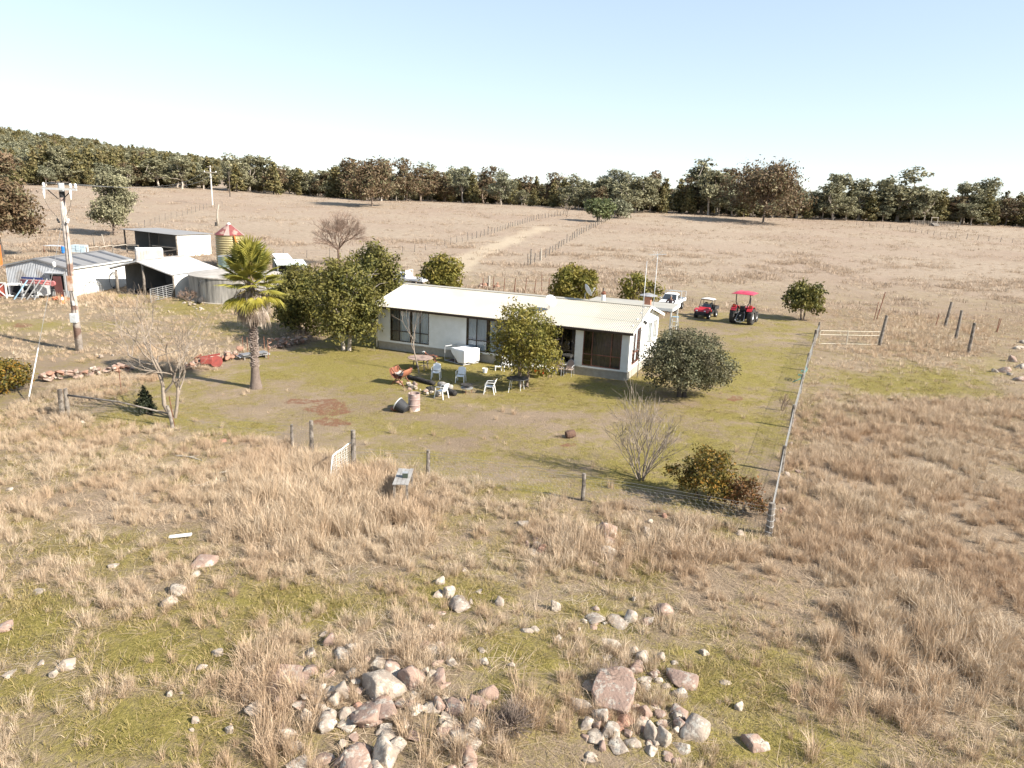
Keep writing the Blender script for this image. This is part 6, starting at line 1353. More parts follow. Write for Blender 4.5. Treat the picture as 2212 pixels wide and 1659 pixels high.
# ------------------------------------------------------------------ things round the sheds
cx_, cy_ = G(18, 643), G(160, 646)
t = thing('stock_crate', 'long low white framed crate trailer against the workshop gable', 'trailer', G(16, 645), math.atan2(G(104, 645).y - G(16, 645).y, G(104, 645).x - G(16, 645).x)); LW = (G(104, 645) - G(16, 645)).length; 
mb = MB()
for z in (.25, 1.25):
    for y in (0, 1.0): mb.beam((0, y, z), (LW - .8, y, z), .08)
    for x in (0, LW - .8): mb.beam((x, 0, z), (x, 1.0, z), .08)
for x in (0, 1.3, LW - .8):
    for y in (0, 1.0): mb.beam((x, y, .21), (x, y, 1.29), .08)
mb.obj('crate_frame', M_white, t); MB().box((LW / 2 - .4, .5, .24), (LW - .9, .95, .04)).box((LW / 2 - .4, .9, .75), (LW - .9, .03, .9)).obj('crate_panel', M_dark, t); MB().box((LW - .4, .5, .78), (.7, .95, .98)).obj('tool_box', M_silver, t, bevel=.02)
for x in (.9, LW - 1.6): MB().lathe([(.001, -.09), (.28, -.09), (.28, .09), (.001, .09)], 16, (x, -.05, .25), RX).obj('wheel', M_tyre, t)
for i, (u, v, mt_, l) in enumerate(((42, 647, M_lblue, 'pale blue steel trestle leaning on the white crate trailer, left one'), (70, 647, M_steel, 'grey steel trestle leaning on the white crate trailer, right one'))):
    g = G(u, v); t = thing('steel_trestle', l, 'trestle', g, R(-8))
    MB().beam((-.35, -.2, 0), (.75, .35, 1.75), .1).obj('leg', mt_, t); MB().beam((.35, -.2, 0), (1.35, .45, 1.9), .09).obj('leg', M_steel, t); MB().beam((.2, .1, .05), (.05, .4, 1.6), .07).obj('leg', M_steel, t); MB().beam((-.2, -.12, .15), (.75, -.1, .25), .06).obj('brace', M_steel, t); MB().beam((.0, .0, .55), (.9, .1, .9), .06).obj('brace', M_steel, t)
g = G(30, 645); t = thing('farm_boom', 'long red boom with blue bar lying on top of the crate trailer', 'machinery', (g.x, g.y + .35, g.z + 1.33), R(-3))
M_boom = mat('faded red boom paint', (.38, .10, .10), (.46, .22, .2), 3, .6)
for z, y in ((.12, 0), (.32, .05)): MB().tube([(.6, y, z), (2.6, y, z - .02), (3.55, y, z - .04)], [.10, .11, .10], 8).obj('boom_tube', M_boom, t, smooth=True)
MB().beam((.7, .1, .55), (2.6, .1, .52), .16).obj('bar', mat('navy paint', (.03, .045, .14), None, 4, .5), t); MB().lathe([(.001, -.1), (.24, -.1), (.24, .1), (.001, .1)], 14, (3.6, 0, .16), RX).obj('boom_end', M_boom, t)
g = G(9, 645); t = thing('braced_panel', 'faded red panel gate with white crossed braces at the left edge', 'gate', g, R(-6))
MB().box((-.5, 0, .8), (1.6, .04, 1.2)).obj('panel', mat('faded red boards', (.48, .12, .08), (.42, .10, .07), 4, .7), t)
mb = MB(); mb.beam((-1.3, -.05, .2), (.3, -.05, 1.4), .07); mb.beam((-1.3, -.05, 1.4), (.3, -.05, .2), .07); mb.beam((-1.3, -.05, 1.42), (.34, -.05, 1.42), .08); mb.beam((.32, -.05, 0), (.32, -.05, 1.42), .08); mb.obj('brace', M_white, t)
g = G(131, 644); t = thing('steel_sheet', 'brown red steel sheet leaning against the workshop window', 'sheet', g, R(-3)); MB().hexa([(-.35, -.06, 0), (.38, -.06, 0), (.38, -.02, 0), (-.35, -.02, 0), (-.75, .28, 1.95), (.02, .28, 1.98), (.02, .32, 1.98), (-.75, .32, 1.95)]).obj('plate', mat('brown oxide steel', (.11, .04, .035), (.085, .035, .03), 3, .6), t)
M_brick = mat('orange clay brick', (.52, .20, .10), (.42, .15, .08), 6, .85)
rng = random.Random(5); bc = G(128, 648)
bm0 = MB().box((0, 0, 0), (.24, .115, .08)).mesh('brick', M_brick)
for i in range(42):
    lv = i // 22; q = link('clay_brick', bm0, None, (bc.x + rng.uniform(-.9, .8) * (1 - .4 * lv), bc.y + rng.uniform(-.3, .3), bc.z + .04 + .09 * lv + .09 * (rng.random() < .4)), rng.uniform(0, 3)); q.rotation_euler.x = rng.uniform(-.3, .3); tag(q, 'orange clay brick in the loose pile below the workshop window', 'brick', 'orange bricks piled at the workshop')
g = G(135.5, 655); t = thing('traffic_cone', 'orange and white traffic cone in dry grass before the workshop', 'traffic cone', g)
MB().box((0, 0, .02), (.4, .4, .04)).obj('base', M_orange, t); MB().lathe([(.16, .04), (.115, .3)], 14, cap=False).lathe([(.07, .56), (.03, .75), (.001, .75)], 14, cap=False).obj('cone', mat('cone orange', (.78, .20, .06), None, 4, .5), t); MB().lathe([(.115, .3), (.07, .56)], 14, cap=False).obj('reflective_band', M_white, t)
# hay ring and wire coils on the white wall
wx_ = V((math.cos(grz), math.sin(grz), 0)); wy_ = V((-math.sin(grz), math.cos(grz), 0)); wall0 = V((Bp.x, Bp.y, 0)) + wx_ * (gw + .35)
def onwall(k, z=0): q = wall0 + wy_ * k; return V((q.x, q.y, gzf(q.x, q.y) + z))
t = thing('hay_ring', 'half round galvanised mesh hay ring leaning on the white workshop wall', 'hay feeder', onwall(3.2), grz + R(90))
mb = MB(); mb.tube([(-1.5 + 0 * i, .0, 0) if i == 0 else (-1.5 * math.cos(math.pi * i / 16), .1 * math.sin(math.pi * i / 16), 1.25 * math.sin(math.pi * i / 16)) for i in range(17)], .035, 6); mb.tube([(-1.5, 0, .05), (1.5, 0, .05)], .03, 6)
for i in range(1, 9):
    x = -1.5 + 3 * i / 9; mb.tube([(x, 0, 0), (x, .05, 1.25 * math.sqrt(max(0, 1 - (x / 1.5) ** 2)))], .014, 4)
for z in (.25, .5, .75, 1.0): w = 1.5 * math.sqrt(1 - (z / 1.25) ** 2); mb.tube([(-w, .04, z), (w, .04, z)], .014, 4)
mb.obj('ring_frame', M_steel, t)
t = thing('wire_coil', 'dark coil of fencing wire hung at the corner of the machinery bay', 'wire coil', onwall(6.6, .1), grz + R(90))
for i in range(5): MB().tube([(math.cos(a) * (.55 + .06 * i) + .1 * i, .1 + .03 * i, .75 + math.sin(a) * (.65 + .05 * i)) for a in np.linspace(0, 6.283, 22)], .018, 4).obj('wire_loop', M_trim, t)
# steel yard gate leaning by the bay
a_, b_ = G(326.5, 654), G(377, 643); ex = b_ - a_; w_ = ex.length; t = thing('yard_gate', 'grey steel rail gate propped open in front of the machinery bay', 'gate', a_, math.atan2(ex.y, ex.x))
for i in range(7): MB().tube([(0, 0, .15 + i * .18), (w_, 0, .2 + i * .18)], .024, 6).obj('rail', M_steel, t)
for x in (0, w_ * .3, w_ * .52, w_ * .66, w_): MB().tube([(x, 0, 0 if x == 0 else .15), (x, 0, 1.26)], .028, 6).obj('upright', M_steel, t)
log(gl(430, 657, .2), gl(445, 648, .75), .22, M_char, 'charred_log', 'burnt forked log at the foot of the concrete tank')
# table, barrel and stack behind the workshop
p0, p1 = G(95, 545), G(136, 545); t = thing('metal_table', 'low metal frame table with pale top beyond the workshop roof', 'table', p0, 0); w_ = (p1 - p0).length
MB().box((w_ / 2, .8, .95), (w_, 1.6, .06)).obj('tabletop', M_galvw, t)
for x in (.05, w_ - .05):
    for y in (.05, 1.55): MB().beam((x, y, -.1), (x, y, .95), .06).obj('leg', M_rust, t)
g = G(138.5, 547.5); t = thing('plastic_barrel', 'bright blue plastic barrel beside the pole behind the workshop', 'barrel', g); MB().lathe([(.3, 0), (.33, .08), (.34, .35), (.33, .37), (.34, .4), (.34, .7), (.33, .73), (.34, .76), (.33, 1.0), (.29, 1.05), (.001, 1.05)], 20).obj('barrel_wall', M_blue, t, smooth=True); MB().lathe([(.3, 1.03), (.3, 1.08), (.001, 1.08)], 16).obj('lid', M_terra, t)
p0, p1 = G(154, 545), G(184, 544); w_ = (p1 - p0).length; rng = random.Random(3)
bm1 = MB().box((0, 0, 0), (.62, .9, .26)).mesh('wrapped_bale', mat('pale blue wrap', (.50, .60, .64), (.42, .52, .57), 3, .5))
for lv in range(4):
    for i in range(3):
        q = link('wrapped_bale', bm1, None, (p0.x + .35 + i * .68 + rng.uniform(-.04, .04), p0.y + .5 + rng.uniform(-.05, .05), p0.z + .13 + lv * .275)); tag(q, 'pale blue wrapped block in the stack right of the blue barrel', 'block', 'pale blue stacked blocks')
# red machine, sheets by the palm
g = G(448, 792); t = thing('rusty_machine', 'rust red seized farm implement lying on the rubble wall', 'machinery', g, R(10))
M_rr = mat('red oxide casting', (.28, .06, .045), (.2, .05, .04), 5, .75)
MB().box((0, .1, .35), (.75, .5, .38)).obj('gearbox', M_rr, t, bevel=.06); MB().lathe([(.001, -.06), (.34, -.06), (.36, 0), (.34, .06), (.001, .06)], 18, (.55, -.05, .33), Matrix.Rotation(R(70), 3, 'X')).obj('disc', M_rr, t); MB().beam((-.6, .2, .5), (.7, .3, .72), .1).obj('beam', M_rr, t); MB().tube([(-.5, -.1, .1), (-.65, -.1, .55), (-.3, 0, .75)], .06, 8).obj('arm', M_rust, t); MB().lathe([(.001, -.05), (.25, -.05), (.25, .05), (.001, .05)], 14, (-.6, -.1, .2), Matrix.Rotation(R(60), 3, 'X')).obj('disc', M_trim, t)
p0, p1 = G(518, 779), G(584, 772); rz = math.atan2(p1.y - p0.y, p1.x - p0.x); w_ = (p1 - p0).length
for i, (dx_, dy_, l_, mt_, lb_) in enumerate(((0, 0, w_, M_galv, 'lowest grey metal sheet in the stack behind the palm foot'), (.1, .12, w_ * .9, M_silver, 'middle pale sheet in the stack behind the palm foot'), (.25, -.05, w_ * .85, M_galvd, 'top grey sheet in the stack behind the palm foot'))):
    q = link('metal_sheet', MB().box((l_ / 2, .3, 0), (l_, .62, .05)).mesh('metal_sheet', mt_), None, (p0.x + dx_, p0.y + dy_, p0.z + .2 + i * .075), rz + .03 * i); tag(q, lb_, 'metal sheet')
for k_ in (.15, .5, .85): q = p0.lerp(p1, k_); o_ = link('timber_bearer', MB().box((0, .3, .07), (.1, .7, .2)).mesh('timber_bearer', M_wood), None, (q.x, q.y, q.z), rz); tag(o_, 'timber bearer under the metal sheets behind the palm', 'bearer', 'bearers under the sheet stack')
# ------------------------------------------------------------------ rocks
def rockmesh(seed, sub=3, flat=.75, facets=11, rough=.035, lo=.5):
    import bmesh
    bm = bmesh.new(); bmesh.ops.create_icosphere(bm, subdivisions=sub, radius=1.); r = np.random.default_rng(seed)
    v = np.array([q.co for q in bm.verts]); fc = np.array([[w.index for w in f.verts] for f in bm.faces]); bm.free()
    for _ in range(facets):
        n = r.normal(size=3); n[2] *= .8; n /= np.linalg.norm(n); d = r.uniform(lo, .80); e = v @ n - d; v = v - np.clip(e, 0, None)[:, None] * n * .96
    q = v * 2.1 + seed * 7.3
    nz = (fbm(q[:, 0] + q[:, 2] * .7, q[:, 1] - q[:, 2] * .6, seed, 4) - .5)
    v = v * (1 + nz[:, None] * rough * 4); v[:, 2] *= flat
    return v / np.abs(v[:, :2]).max(), fc
def rockmat(name, a, b_, lich, dark=(.10, .085, .075), amt=.54):
    m, nt, N, L = nodes(name); o = N.new('ShaderNodeOutputMaterial'); b = N.new('ShaderNodeBsdfPrincipled'); b.inputs['Roughness'].default_value = .92; b.inputs['Specular IOR Level'].default_value = .15; L.new(b.outputs[0], o.inputs[0])
    g = N.new('ShaderNodeNewGeometry')
    def nz(s, d, st, rg=.6):
        n = N.new('ShaderNodeTexNoise'); n.inputs['Scale'].default_value = s; n.inputs['Detail'].default_value = d; n.inputs['Roughness'].default_value = rg; L.new(g.outputs['Position'], n.inputs['Vector']); r = ramp(N, st); L.new(n.outputs[0], r.inputs[0]); return r.outputs[0], n.outputs[0]
    def mixn(f, x, c):
        n = N.new('ShaderNodeMix'); n.data_type = 'RGBA'; n.inputs[7].default_value = (*c, 1); L.new(f, n.inputs[0]); L.new(x, n.inputs[6]); return n.outputs[2]
    c, _ = nz(2.2, 5, [(.35, a), (.65, b_)]); f, _ = nz(4.5, 7, [(amt, (0, 0, 0)), (amt + .05, (1, 1, 1))], .7); c = mixn(f, c, lich)
    f, _ = nz(9, 6, [(.6, (0, 0, 0)), (.66, (.85,) * 3)], .7); c = mixn(f, c, dark); L.new(c, b.inputs['Base Color'])
    n = N.new('ShaderNodeTexNoise'); n.inputs['Scale'].default_value = 14; n.inputs['Detail'].default_value = 8; L.new(g.outputs['Position'], n.inputs['Vector'])
    bp = N.new('ShaderNodeBump'); bp.inputs['Strength'].default_value = .7; bp.inputs['Distance'].default_value = .04; L.new(n.outputs[0], bp.inputs['Height']); L.new(bp.outputs[0], b.inputs['Normal']); return m
RM = {'p': rockmat('pink granite', (.30, .205, .155), (.235, .165, .13), (.36, .315, .26), amt=.53), 'g': rockmat('lichened grey rock', (.235, .19, .15), (.30, .245, .195), (.41, .37, .305), amt=.5), 'w': rockmat('pale lichen rock', (.335, .275, .215), (.26, .21, .165), (.44, .375, .295), amt=.5), 'r': rockmat('orange red rock', (.33, .19, .13), (.27, .15, .105), (.38, .30, .24), amt=.64)}
RSH = [rockmesh(s, 3, fl, fa, lo=lo) for s, fl, fa, lo in ((1, .8, 22, .34), (2, .7, 24, .36), (3, .95, 18, .4), (4, .6, 22, .34), (5, .85, 26, .36), (6, .75, 16, .4), (7, .7, 28, .34), (8, .9, 20, .38))]
RME = {}
def rockme(k, tone):
    if (k, tone) not in RME: RME[(k, tone)] = npmesh('rock', *RSH[k], RM[tone])
    return RME[(k, tone)]
OUT = 'the bottom centre outcrop'; DOM = 'stones around the broken pink dome'; MID = 'rocks on green patch below bench'; CEN = 'rocks scattered left of pink dome'
COR = 'stones outside front fence corner'; LEF = 'rocks in grass at lower left'; RFN = 'stones along outside of right fence'; RGT = 'stones at right picture edge'; LNG = 'long rock group below fence corner'
ROCKS = {OUT: [(608, 1508, 92, 55, 'p'), (596, 1532, 28, 30, 'p'), (828, 1520, 82, 55, 'w'), (736, 1512, 34, 34, 'w'), (723, 1526, 32, 30, 'w'), (760, 1466, 22, 22, 'w'), (846, 1474, 42, 38, 'p'), (815, 1478, 26, 34, 'g'), (888, 1492, 50, 44, 'p'), (950, 1484, 33, 36, 'p'), (836, 1558, 56, 40, 'p'), (798, 1576, 105, 38, 'p'), (713, 1566, 30, 36, 'w'), (745, 1554, 28, 26, 'w'), (736, 1574, 20, 18, 'w'), (664, 1564, 28, 30, 'w'), (782, 1690, 90, 62, 'p'), (828, 1668, 46, 56, 'w'), (766, 1602, 22, 18, 'p'), (742, 1664, 34, 34, 'p'), (690, 1664, 44, 16, 'p'), (764, 1636, 34, 24, 'g'), (790, 1646, 30, 40, 'p'), (543, 1454, 20, 22, 'g'), (671, 1422, 30, 22, 'w'), (741, 1427, 45, 18, 'g'), (711, 1394, 25, 18, 'p'), (793, 1432, 22, 22, 'p'), (888, 1524, 16, 20, 'w'), (876, 1572, 20, 18, 'g'), (828, 1588, 26, 12, 'w'), (776, 1530, 18, 14, 'r'), (755, 1540, 16, 12, 'p'), (790, 1545, 16, 12, 'w')],
 CEN: [(995, 1610, 45, 42, 'g'), (998, 1532, 25, 25, 'p'), (1045, 1522, 38, 42, 'p'), (1029, 1547, 30, 28, 'p'), (1026, 1594, 44, 48, 'g'), (1075, 1612, 30, 20, 'w'), (496, 1587, 20, 16, 'w'), (932, 1360, 15, 15, 'p'), (918, 1412, 28, 22, 'p'), (1047, 1436, 18, 11, 'w'), (1101, 1441, 16, 12, 'w'), (955, 1330, 16, 9, 'p'), (1010, 1650, 40, 30, 'p')],
 MID: [(968, 1294, 24, 28, 'w'), (948, 1294, 26, 18, 'g'), (951, 1264, 18, 12, 'w'), (990, 1320, 52, 20, 'g'), (1081, 1312, 28, 24, 'g'), (1198, 1322, 20, 16, 'w'), (1134, 1369, 26, 15, 'w'), (1156, 1367, 18, 14, 'w'), (1205, 1387, 18, 16, 'g'), (1034, 1281, 15, 10, 'w'), (1250, 1364, 10, 9, 'w'), (1017, 1306, 14, 10, 'w'), (1002, 1236, 14, 9, 'w')],
 DOM: [(1295, 1566, 40, 32, 'g'), (1351, 1568, 40, 28, 'r'), (1392, 1554, 26, 24, 'p'), (1310, 1552, 24, 20, 'r'), (1320, 1598, 45, 32, 'g'), (1386, 1574, 38, 22, 'w'), (1404, 1602, 28, 38, 'w'), (1432, 1614, 30, 32, 'w'), (1404, 1634, 25, 24, 'g'), (1496, 1604, 56, 44, 'g'), (1464, 1556, 32, 22, 'p'), (1417, 1534, 22, 13, 'w'), (1273, 1497, 30, 15, 'w'), (1626, 1628, 46, 32, 'p'), (1648, 1622, 20, 26, 'w'), (1476, 1488, 54, 26, 'p'), (1561, 1482, 25, 14, 'w'), (1595, 1536, 16, 14, 'w'), (1253, 1535, 34, 26, 'g'), (1338, 1580, 26, 16, 'r'), (1372, 1540, 20, 16, 'p'), (1288, 1580, 24, 26, 'p')],
 LNG: [(1304, 1170, 60, 44, 'p'), (1312, 1210, 48, 32, 'g'), (1316, 1186, 40, 26, 'p'), (1433, 1332, 46, 32, 'p'), (1283, 1346, 55, 24, 'g'), (1330, 1354, 62, 26, 'g'), (1360, 1347, 30, 22, 'g'), (1398, 1352, 25, 24, 'p'), (1320, 1402, 42, 18, 'w'), (1386, 1434, 32, 20, 'w'), (1370, 1410, 22, 14, 'w'), (1373, 1454, 32, 18, 'p'), (1392, 1480, 30, 15, 'w'), (1520, 1416, 20, 12, 'w'), (1457, 1436, 22, 12, 'w'), (1368, 1300, 14, 12, 'w')],
 COR: [(1172, 1197, 22, 24, 'r'), (1186, 1152, 18, 16, 'w'), (1209, 1152, 20, 16, 'w'), (1131, 1136, 24, 9, 'w'), (1150, 1200, 24, 12, 'w'), (1160, 1210, 16, 9, 'w'), (1492, 1136, 22, 12, 'r'), (1601, 1157, 22, 10, 'w'), (1398, 1154, 28, 14, 'w'), (1470, 1162, 22, 15, 'g'), (1464, 1184, 20, 12, 'w'), (1406, 1130, 15, 10, 'w'), (1435, 1120, 14, 9, 'r')],
 LEF: [(388, 1287, 32, 32, 'w'), (359, 1314, 34, 24, 'w'), (425, 1248, 20, 13, 'w'), (442, 1228, 55, 16, 'p'), (245, 1228, 22, 11, 'w'), (85, 1285, 30, 11, 'w'), (145, 1450, 42, 28, 'w'), (116, 1464, 22, 14, 'w'), (90, 1438, 15, 9, 'w'), (20, 1462, 27, 16, 'w'), (471, 1422, 28, 18, 'w'), (435, 1449, 26, 16, 'w'), (367, 1506, 16, 10, 'w'), (391, 1501, 9, 8, 'w'), (12, 1366, 36, 9, 'p'), (422, 1564, 20, 14, 'w'), (415, 1581, 12, 11, 'w'), (178, 914, 12, 7, 'w'), (168, 918, 9, 5, 'w'), (482, 957, 17, 8, 'r'), (22, 1060, 16, 6, 'w')],
 RFN: [(1717, 928, 9, 8, 'w'), (1708, 962, 11, 9, 'p'), (1700, 1002, 14, 9, 'p'), (1699, 1030, 15, 9, 'w'), (1683, 1110, 16, 14, 'r'), (1694, 1104, 14, 9, 'p'), (1675, 1128, 14, 12, 'p'), (1724, 1022, 11, 8, 'p'), (1714, 912, 9, 7, 'p'), (1703, 985, 9, 7, 'w'), (1692, 1068, 12, 8, 'p'), (1712, 1062, 9, 8, 'g')],
 RGT: [(2206, 754, 16, 11, 'w'), (2192, 755, 14, 8, 'w'), (2185, 782, 18, 11, 'p'), (2206, 797, 24, 10, 'g'), (2147, 805, 14, 9, 'g'), (2170, 806, 26, 13, 'p'), (2196, 824, 26, 11, 'p'), (2210, 742, 14, 10, 'w'), (2181, 812, 12, 8, 'w'), (2110, 712, 9, 5, 'w')]}
TN = {'p': 'pinkish', 'g': 'lichened grey', 'w': 'pale', 'r': 'orange red'}
ORD = ['leftmost', 'second from left', 'third from left', 'fourth from left', 'fifth from left', 'sixth from left', 'seventh from left', 'eighth from left', 'ninth from left', 'tenth from left'] + ['%dth from left' % i for i in range(11, 60)]
rng = random.Random(8); ROCKP = []
for zone, L_ in ROCKS.items():
    L_ = sorted(L_)
    for i, (u, v, w, h, tone) in enumerate(L_):
        g = G(u, min(v, 1690)) if v < 1700 else G(u, v); s = F / ppm(g) if False else None
        rw = w / ppm(g) / 2 * (1.22 if 'outcrop' in zone or 'dome' in zone else 1.05); rh = h / ppm(g); k = rng.randrange(8); el = math.atan2(H - g.z, math.hypot(g.x, g.y))
        hz = 1.45 * max(.3 * rw, (rh - 1.3 * rw * math.sin(el) * .9) / max(.4, math.cos(el))); hz = min(hz, rw * 1.5)
        ry = rw * rng.uniform(.8, 1.1)
        dd = V((g.x, g.y, 0)).normalized() * ry * .9
        o = link('rock', rockme(k, tone), None, (g.x + dd.x, g.y + dd.y, gzf(g.x + dd.x, g.y + dd.y) - hz * .0), rng.uniform(0, 6.28), (rw * 1.2, ry * 1.15, max(.06, hz * 1.1)))
        o.rotation_euler.x = rng.uniform(-.15, .15)
        ROCKP.append((o.location.x, o.location.y, rw))
        sz = 'big' if w > 48 else 'small' if w < 20 else 'medium'
        tag(o, '%s %s rock, %s among %s' % (sz, TN[tone], ORD[i], zone), 'rock', zone[4:] if zone.startswith('the ') else zone)
# the broken dome itself
g = G(1336, 1530); rw = 78 / ppm(g); v, fc = rockmesh(41, 4, .6, 13, .05, .45); o = link('boulder', npmesh('boulder', v, fc, RM['p']), None, (g.x, g.y + .35, g.z + .05), .4, (rw, rw * .85, .85)); tag(o, 'big smooth pink dome boulder with shattered front edge at bottom right of centre', 'boulder'); ROCKP.append((o.location.x, o.location.y, rw))
# stones of walls and heaps
def stones(px, n, spread, zmax, size, label, group, tones='ppr', seed=1, lift=.3):
    rng = random.Random(seed); pts = [G(*q) for q in px]
    seg = [(b_ - a).length for a, b_ in zip(pts[:-1], pts[1:])]; tot = sum(seg)
    for i in range(n):
        d = rng.random() * tot
        for k, s_ in enumerate(seg):
            if d <= s_: break
            d -= s_
        q = pts[k].lerp(pts[k + 1], min(1, d / s_)); w = rng.random() ** 1.5; off = rng.gauss(0, spread * (1 - .55 * w)); s = size * rng.uniform(.6, 1.4)
        x, y = q.x + rng.gauss(0, .08), q.y + off
        o = link('rock' if lift == 0 else 'stone', rockme(rng.randrange(8), rng.choice(tones)), None, (x, y, gzf(x, y) + s * lift + w * zmax), rng.uniform(0, 6.28), (s, s * rng.uniform(.6, .95), s * rng.uniform(.5, .8))); o.rotation_euler.x = rng.uniform(-.3, .3)
        tag(o, label, 'rock' if lift == 0 else 'stone', group)
stones([(84, 826), (155, 817), (250, 807), (284, 800)], 64, .16, .42, .23, 'squared pink stone in the low dry wall left of the leafless tree', 'stones of the low dry wall', 'ppprw', 1)
stones([(398, 800), (440, 788), (500, 776), (522, 768)], 54, .35, .38, .22, 'rubble stone in the heap between red machine and palm', 'rubble left of the palm', 'pprr', 2)
stones([(582, 752), (620, 748), (662, 740)], 56, .45, .55, .2, 'pink stone in the rubble heap right of the palm trunk', 'rubble right of the palm', 'pppr', 3)
stones([(1034, 624), (1060, 620), (1078, 622)], 20, .6, .5, .3, 'stone in the small heap behind the roof ridge', 'stones behind the roof ridge', 'ppr', 4)
stones([(640, 1520), (720, 1500), (800, 1540), (870, 1530), (930, 1500)], 30, .5, .03, .13, 'small angular stone lying among the bottom centre outcrop', 'small stones of the bottom outcrop', 'pwg', 11)
stones([(1290, 1545), (1350, 1575), (1420, 1580), (1480, 1570)], 14, .35, .03, .12, 'small angular chip below the broken pink dome', 'chips below the dome', 'prw', 12)
stones([(540, 1470), (690, 1440), (860, 1430), (980, 1490)], 26, .8, 0, .2, 'half buried rock in tussocks along the upper side of the bottom outcrop', 'half buried outcrop rocks', 'ppwg', 21, 0)
stones([(600, 1590), (750, 1610), (900, 1600), (1040, 1560)], 30, .7, 0, .22, 'half buried rock in tussocks below the bottom outcrop', 'half buried lower rocks', 'ppwg', 22, 0)
stones([(1250, 1330), (1320, 1400), (1390, 1460), (1470, 1500)], 18, .6, 0, .16, 'half buried rock in the green patch above the pink dome', 'half buried rocks above the dome', 'pwg', 23, 0)
stones([(1130, 1170), (1300, 1190), (1480, 1165)], 20, .7, 0, .17, 'half buried rock in tussocks outside the front fence', 'half buried fence rocks', 'ppw', 24, 0)
stones([(1250, 1600), (1350, 1625), (1500, 1625)], 18, .5, 0, .2, 'half buried lichened rock below the pink dome', 'half buried rocks below the dome', 'gwp', 25, 0)
stones([(862, 826), (868, 832)], 3, .15, .05, .2, 'loose pale stone beside the tipped rusty trough', 'stones by the trough', 'pr', 5)
stones([(878, 832), (900, 844), (930, 852), (955, 854)], 26, .22, .12, .16, 'pale stone ringing the front of the fire pit', 'stones of the fire pit', 'wpg', 6)
stones([(395, 652), (440, 672), (380, 676), (345, 668)], 14, .4, .02, .16, 'pale edging stone in the grass before the concrete tank', 'edging stones by the tank', 'w', 7)
stones([(190, 768), (245, 775)], 8, .4, .02, .15, 'white stone in grass right of the power pole foot', 'white stones by the pole', 'w', 8)
for (u, v, l_, rz_) in ((450, 1028, 1.2, .5), (470, 1042, .9, .1), (560, 1038, .7, -.4), (280, 1060, 1.0, -.9), (410, 1052, .9, .2), (380, 985, 1.4, -.35)):
    g = G(u, v); mb = MB(); mb.tube([(0, 0, .03), (l_ * .5, .05, .06), (l_, -.03, .04)], [.035, .03, .015], 6); mb.tube([(l_ * .4, .03, .05), (l_ * .7, .25, .09)], [.02, .008], 5)
    o = mb.obj('fallen_branch', M_woodl, None, loc=g); o.rotation_euler.z = rz_; tag(o, 'bleached fallen branch in the dry grass left of the bench', 'branch', 'fallen branches at left')
# ------------------------------------------------------------------ distant trees
def fartree(kind, seed, h, w, leaf, bark, detail=1., ls=1.):
    r = random.Random(seed)
    if kind == 'pine':
        lb = []
        n = 16
        for i in range(n):
            t = i / (n - 1); a = i * 2.4 + r.random(); q = w / 2 * (1 - t ** 1.6) * .75; lb.append((math.cos(a) * q * .75, math.sin(a) * q * .75, h * (.12 + .84 * t), w * .30 * (1.05 - .75 * t), w * .30 * (1.05 - .75 * t), h * .085))
        v, f = leafcloud(lb, int(230 * detail), 8, w * .06, .42 * (h / 12) ** .5, seed, 1.9, droop=.1, shell=.35)
        mb = limbs((0, 0, 0), (0, 0, h * .5), [(0, 0, h * .9)], h * .018, seed)
    else:
        lb = []; n = r.randint(15, 20) if detail < 2 else 30
        for i in range(n):
            a = i * 2.4 + r.random() * .8; t = r.random(); q = w / 2 * (.2 + .62 * r.random()) * (1.0 - .5 * t); z = h * ((.26 if kind == 'gum' else .34) + .66 * t); s = w * (r.uniform(.16, .25) if detail < 2 else r.uniform(.11, .19))
            lb.append((math.cos(a) * q, math.sin(a) * q, z, s, s, s * .75))
        v, f = leafcloud(lb, int(190 * detail), 17, w * .036, ls * .36 * (h / 15) ** .5 / detail ** .3, seed, 2., droop=.35, shell=.35)
        mb = limbs((0, 0, 0), (r.uniform(-.05, .05) * h, 0, h * .3), [(l[0], l[1], l[2]) for l in lb], h * .021, seed, .2)
    return mb.mesh('trunk', bark, True), npmesh('crown', v, f, leaf)
FT = {}
for k, (kind, lf, bk, ns) in {'gum': ('gum', L_gum, M_barkp, 5), 'rgum': ('gum', L_gumr, M_bark, 3), 'pine': ('pine', L_pine, M_barkd, 5), 'pale': ('gum', L_pale, M_barkp, 2)}.items():
    FT[k] = [fartree(kind, 300 + 17 * i + len(k), 15 if kind != 'pine' else 12, (10.5 if kind != 'pine' else 5.6) * (1 + .15 * (i % 3)), lf, bk) for i in range(ns)]
def put(name, label, group, g, me2, sc, rz):
    t = thing(name, label, 'tree', g, rz, group, sc); link('trunk', me2[0], t); link('crown', me2[1], t); return t
def prof(L_, u):
    us = [a for a, _ in L_]; return float(np.interp(u, us, [b_ for _, b_ in L_]))
TOP = [(500, 328), (540, 318), (580, 325), (620, 342), (650, 360), (690, 360), (720, 342), (760, 354), (800, 352), (840, 345), (870, 352), (900, 342), (940, 354), (980, 338), (1020, 332), (1050, 348), (1080, 385), (1120, 372), (1160, 378), (1200, 366), (1250, 374), (1280, 392), (1300, 386), (1340, 378), (1390, 366), (1430, 362), (1450, 378), (1470, 354), (1510, 340), (1550, 362), (1600, 372), (1650, 394), (1700, 396), (1760, 402), (1800, 386), (1850, 392), (1900, 400), (1930, 382), (1980, 376), (2010, 390), (2060, 398), (2100, 410), (2140, 397), (2180, 402), (2260, 396), (2400, 400)]
BASE = [(500, 415), (650, 422), (800, 433), (1000, 438), (1200, 448), (1300, 456), (1500, 464), (1700, 471), (1900, 478), (2050, 484), (2212, 490), (2400, 498)]
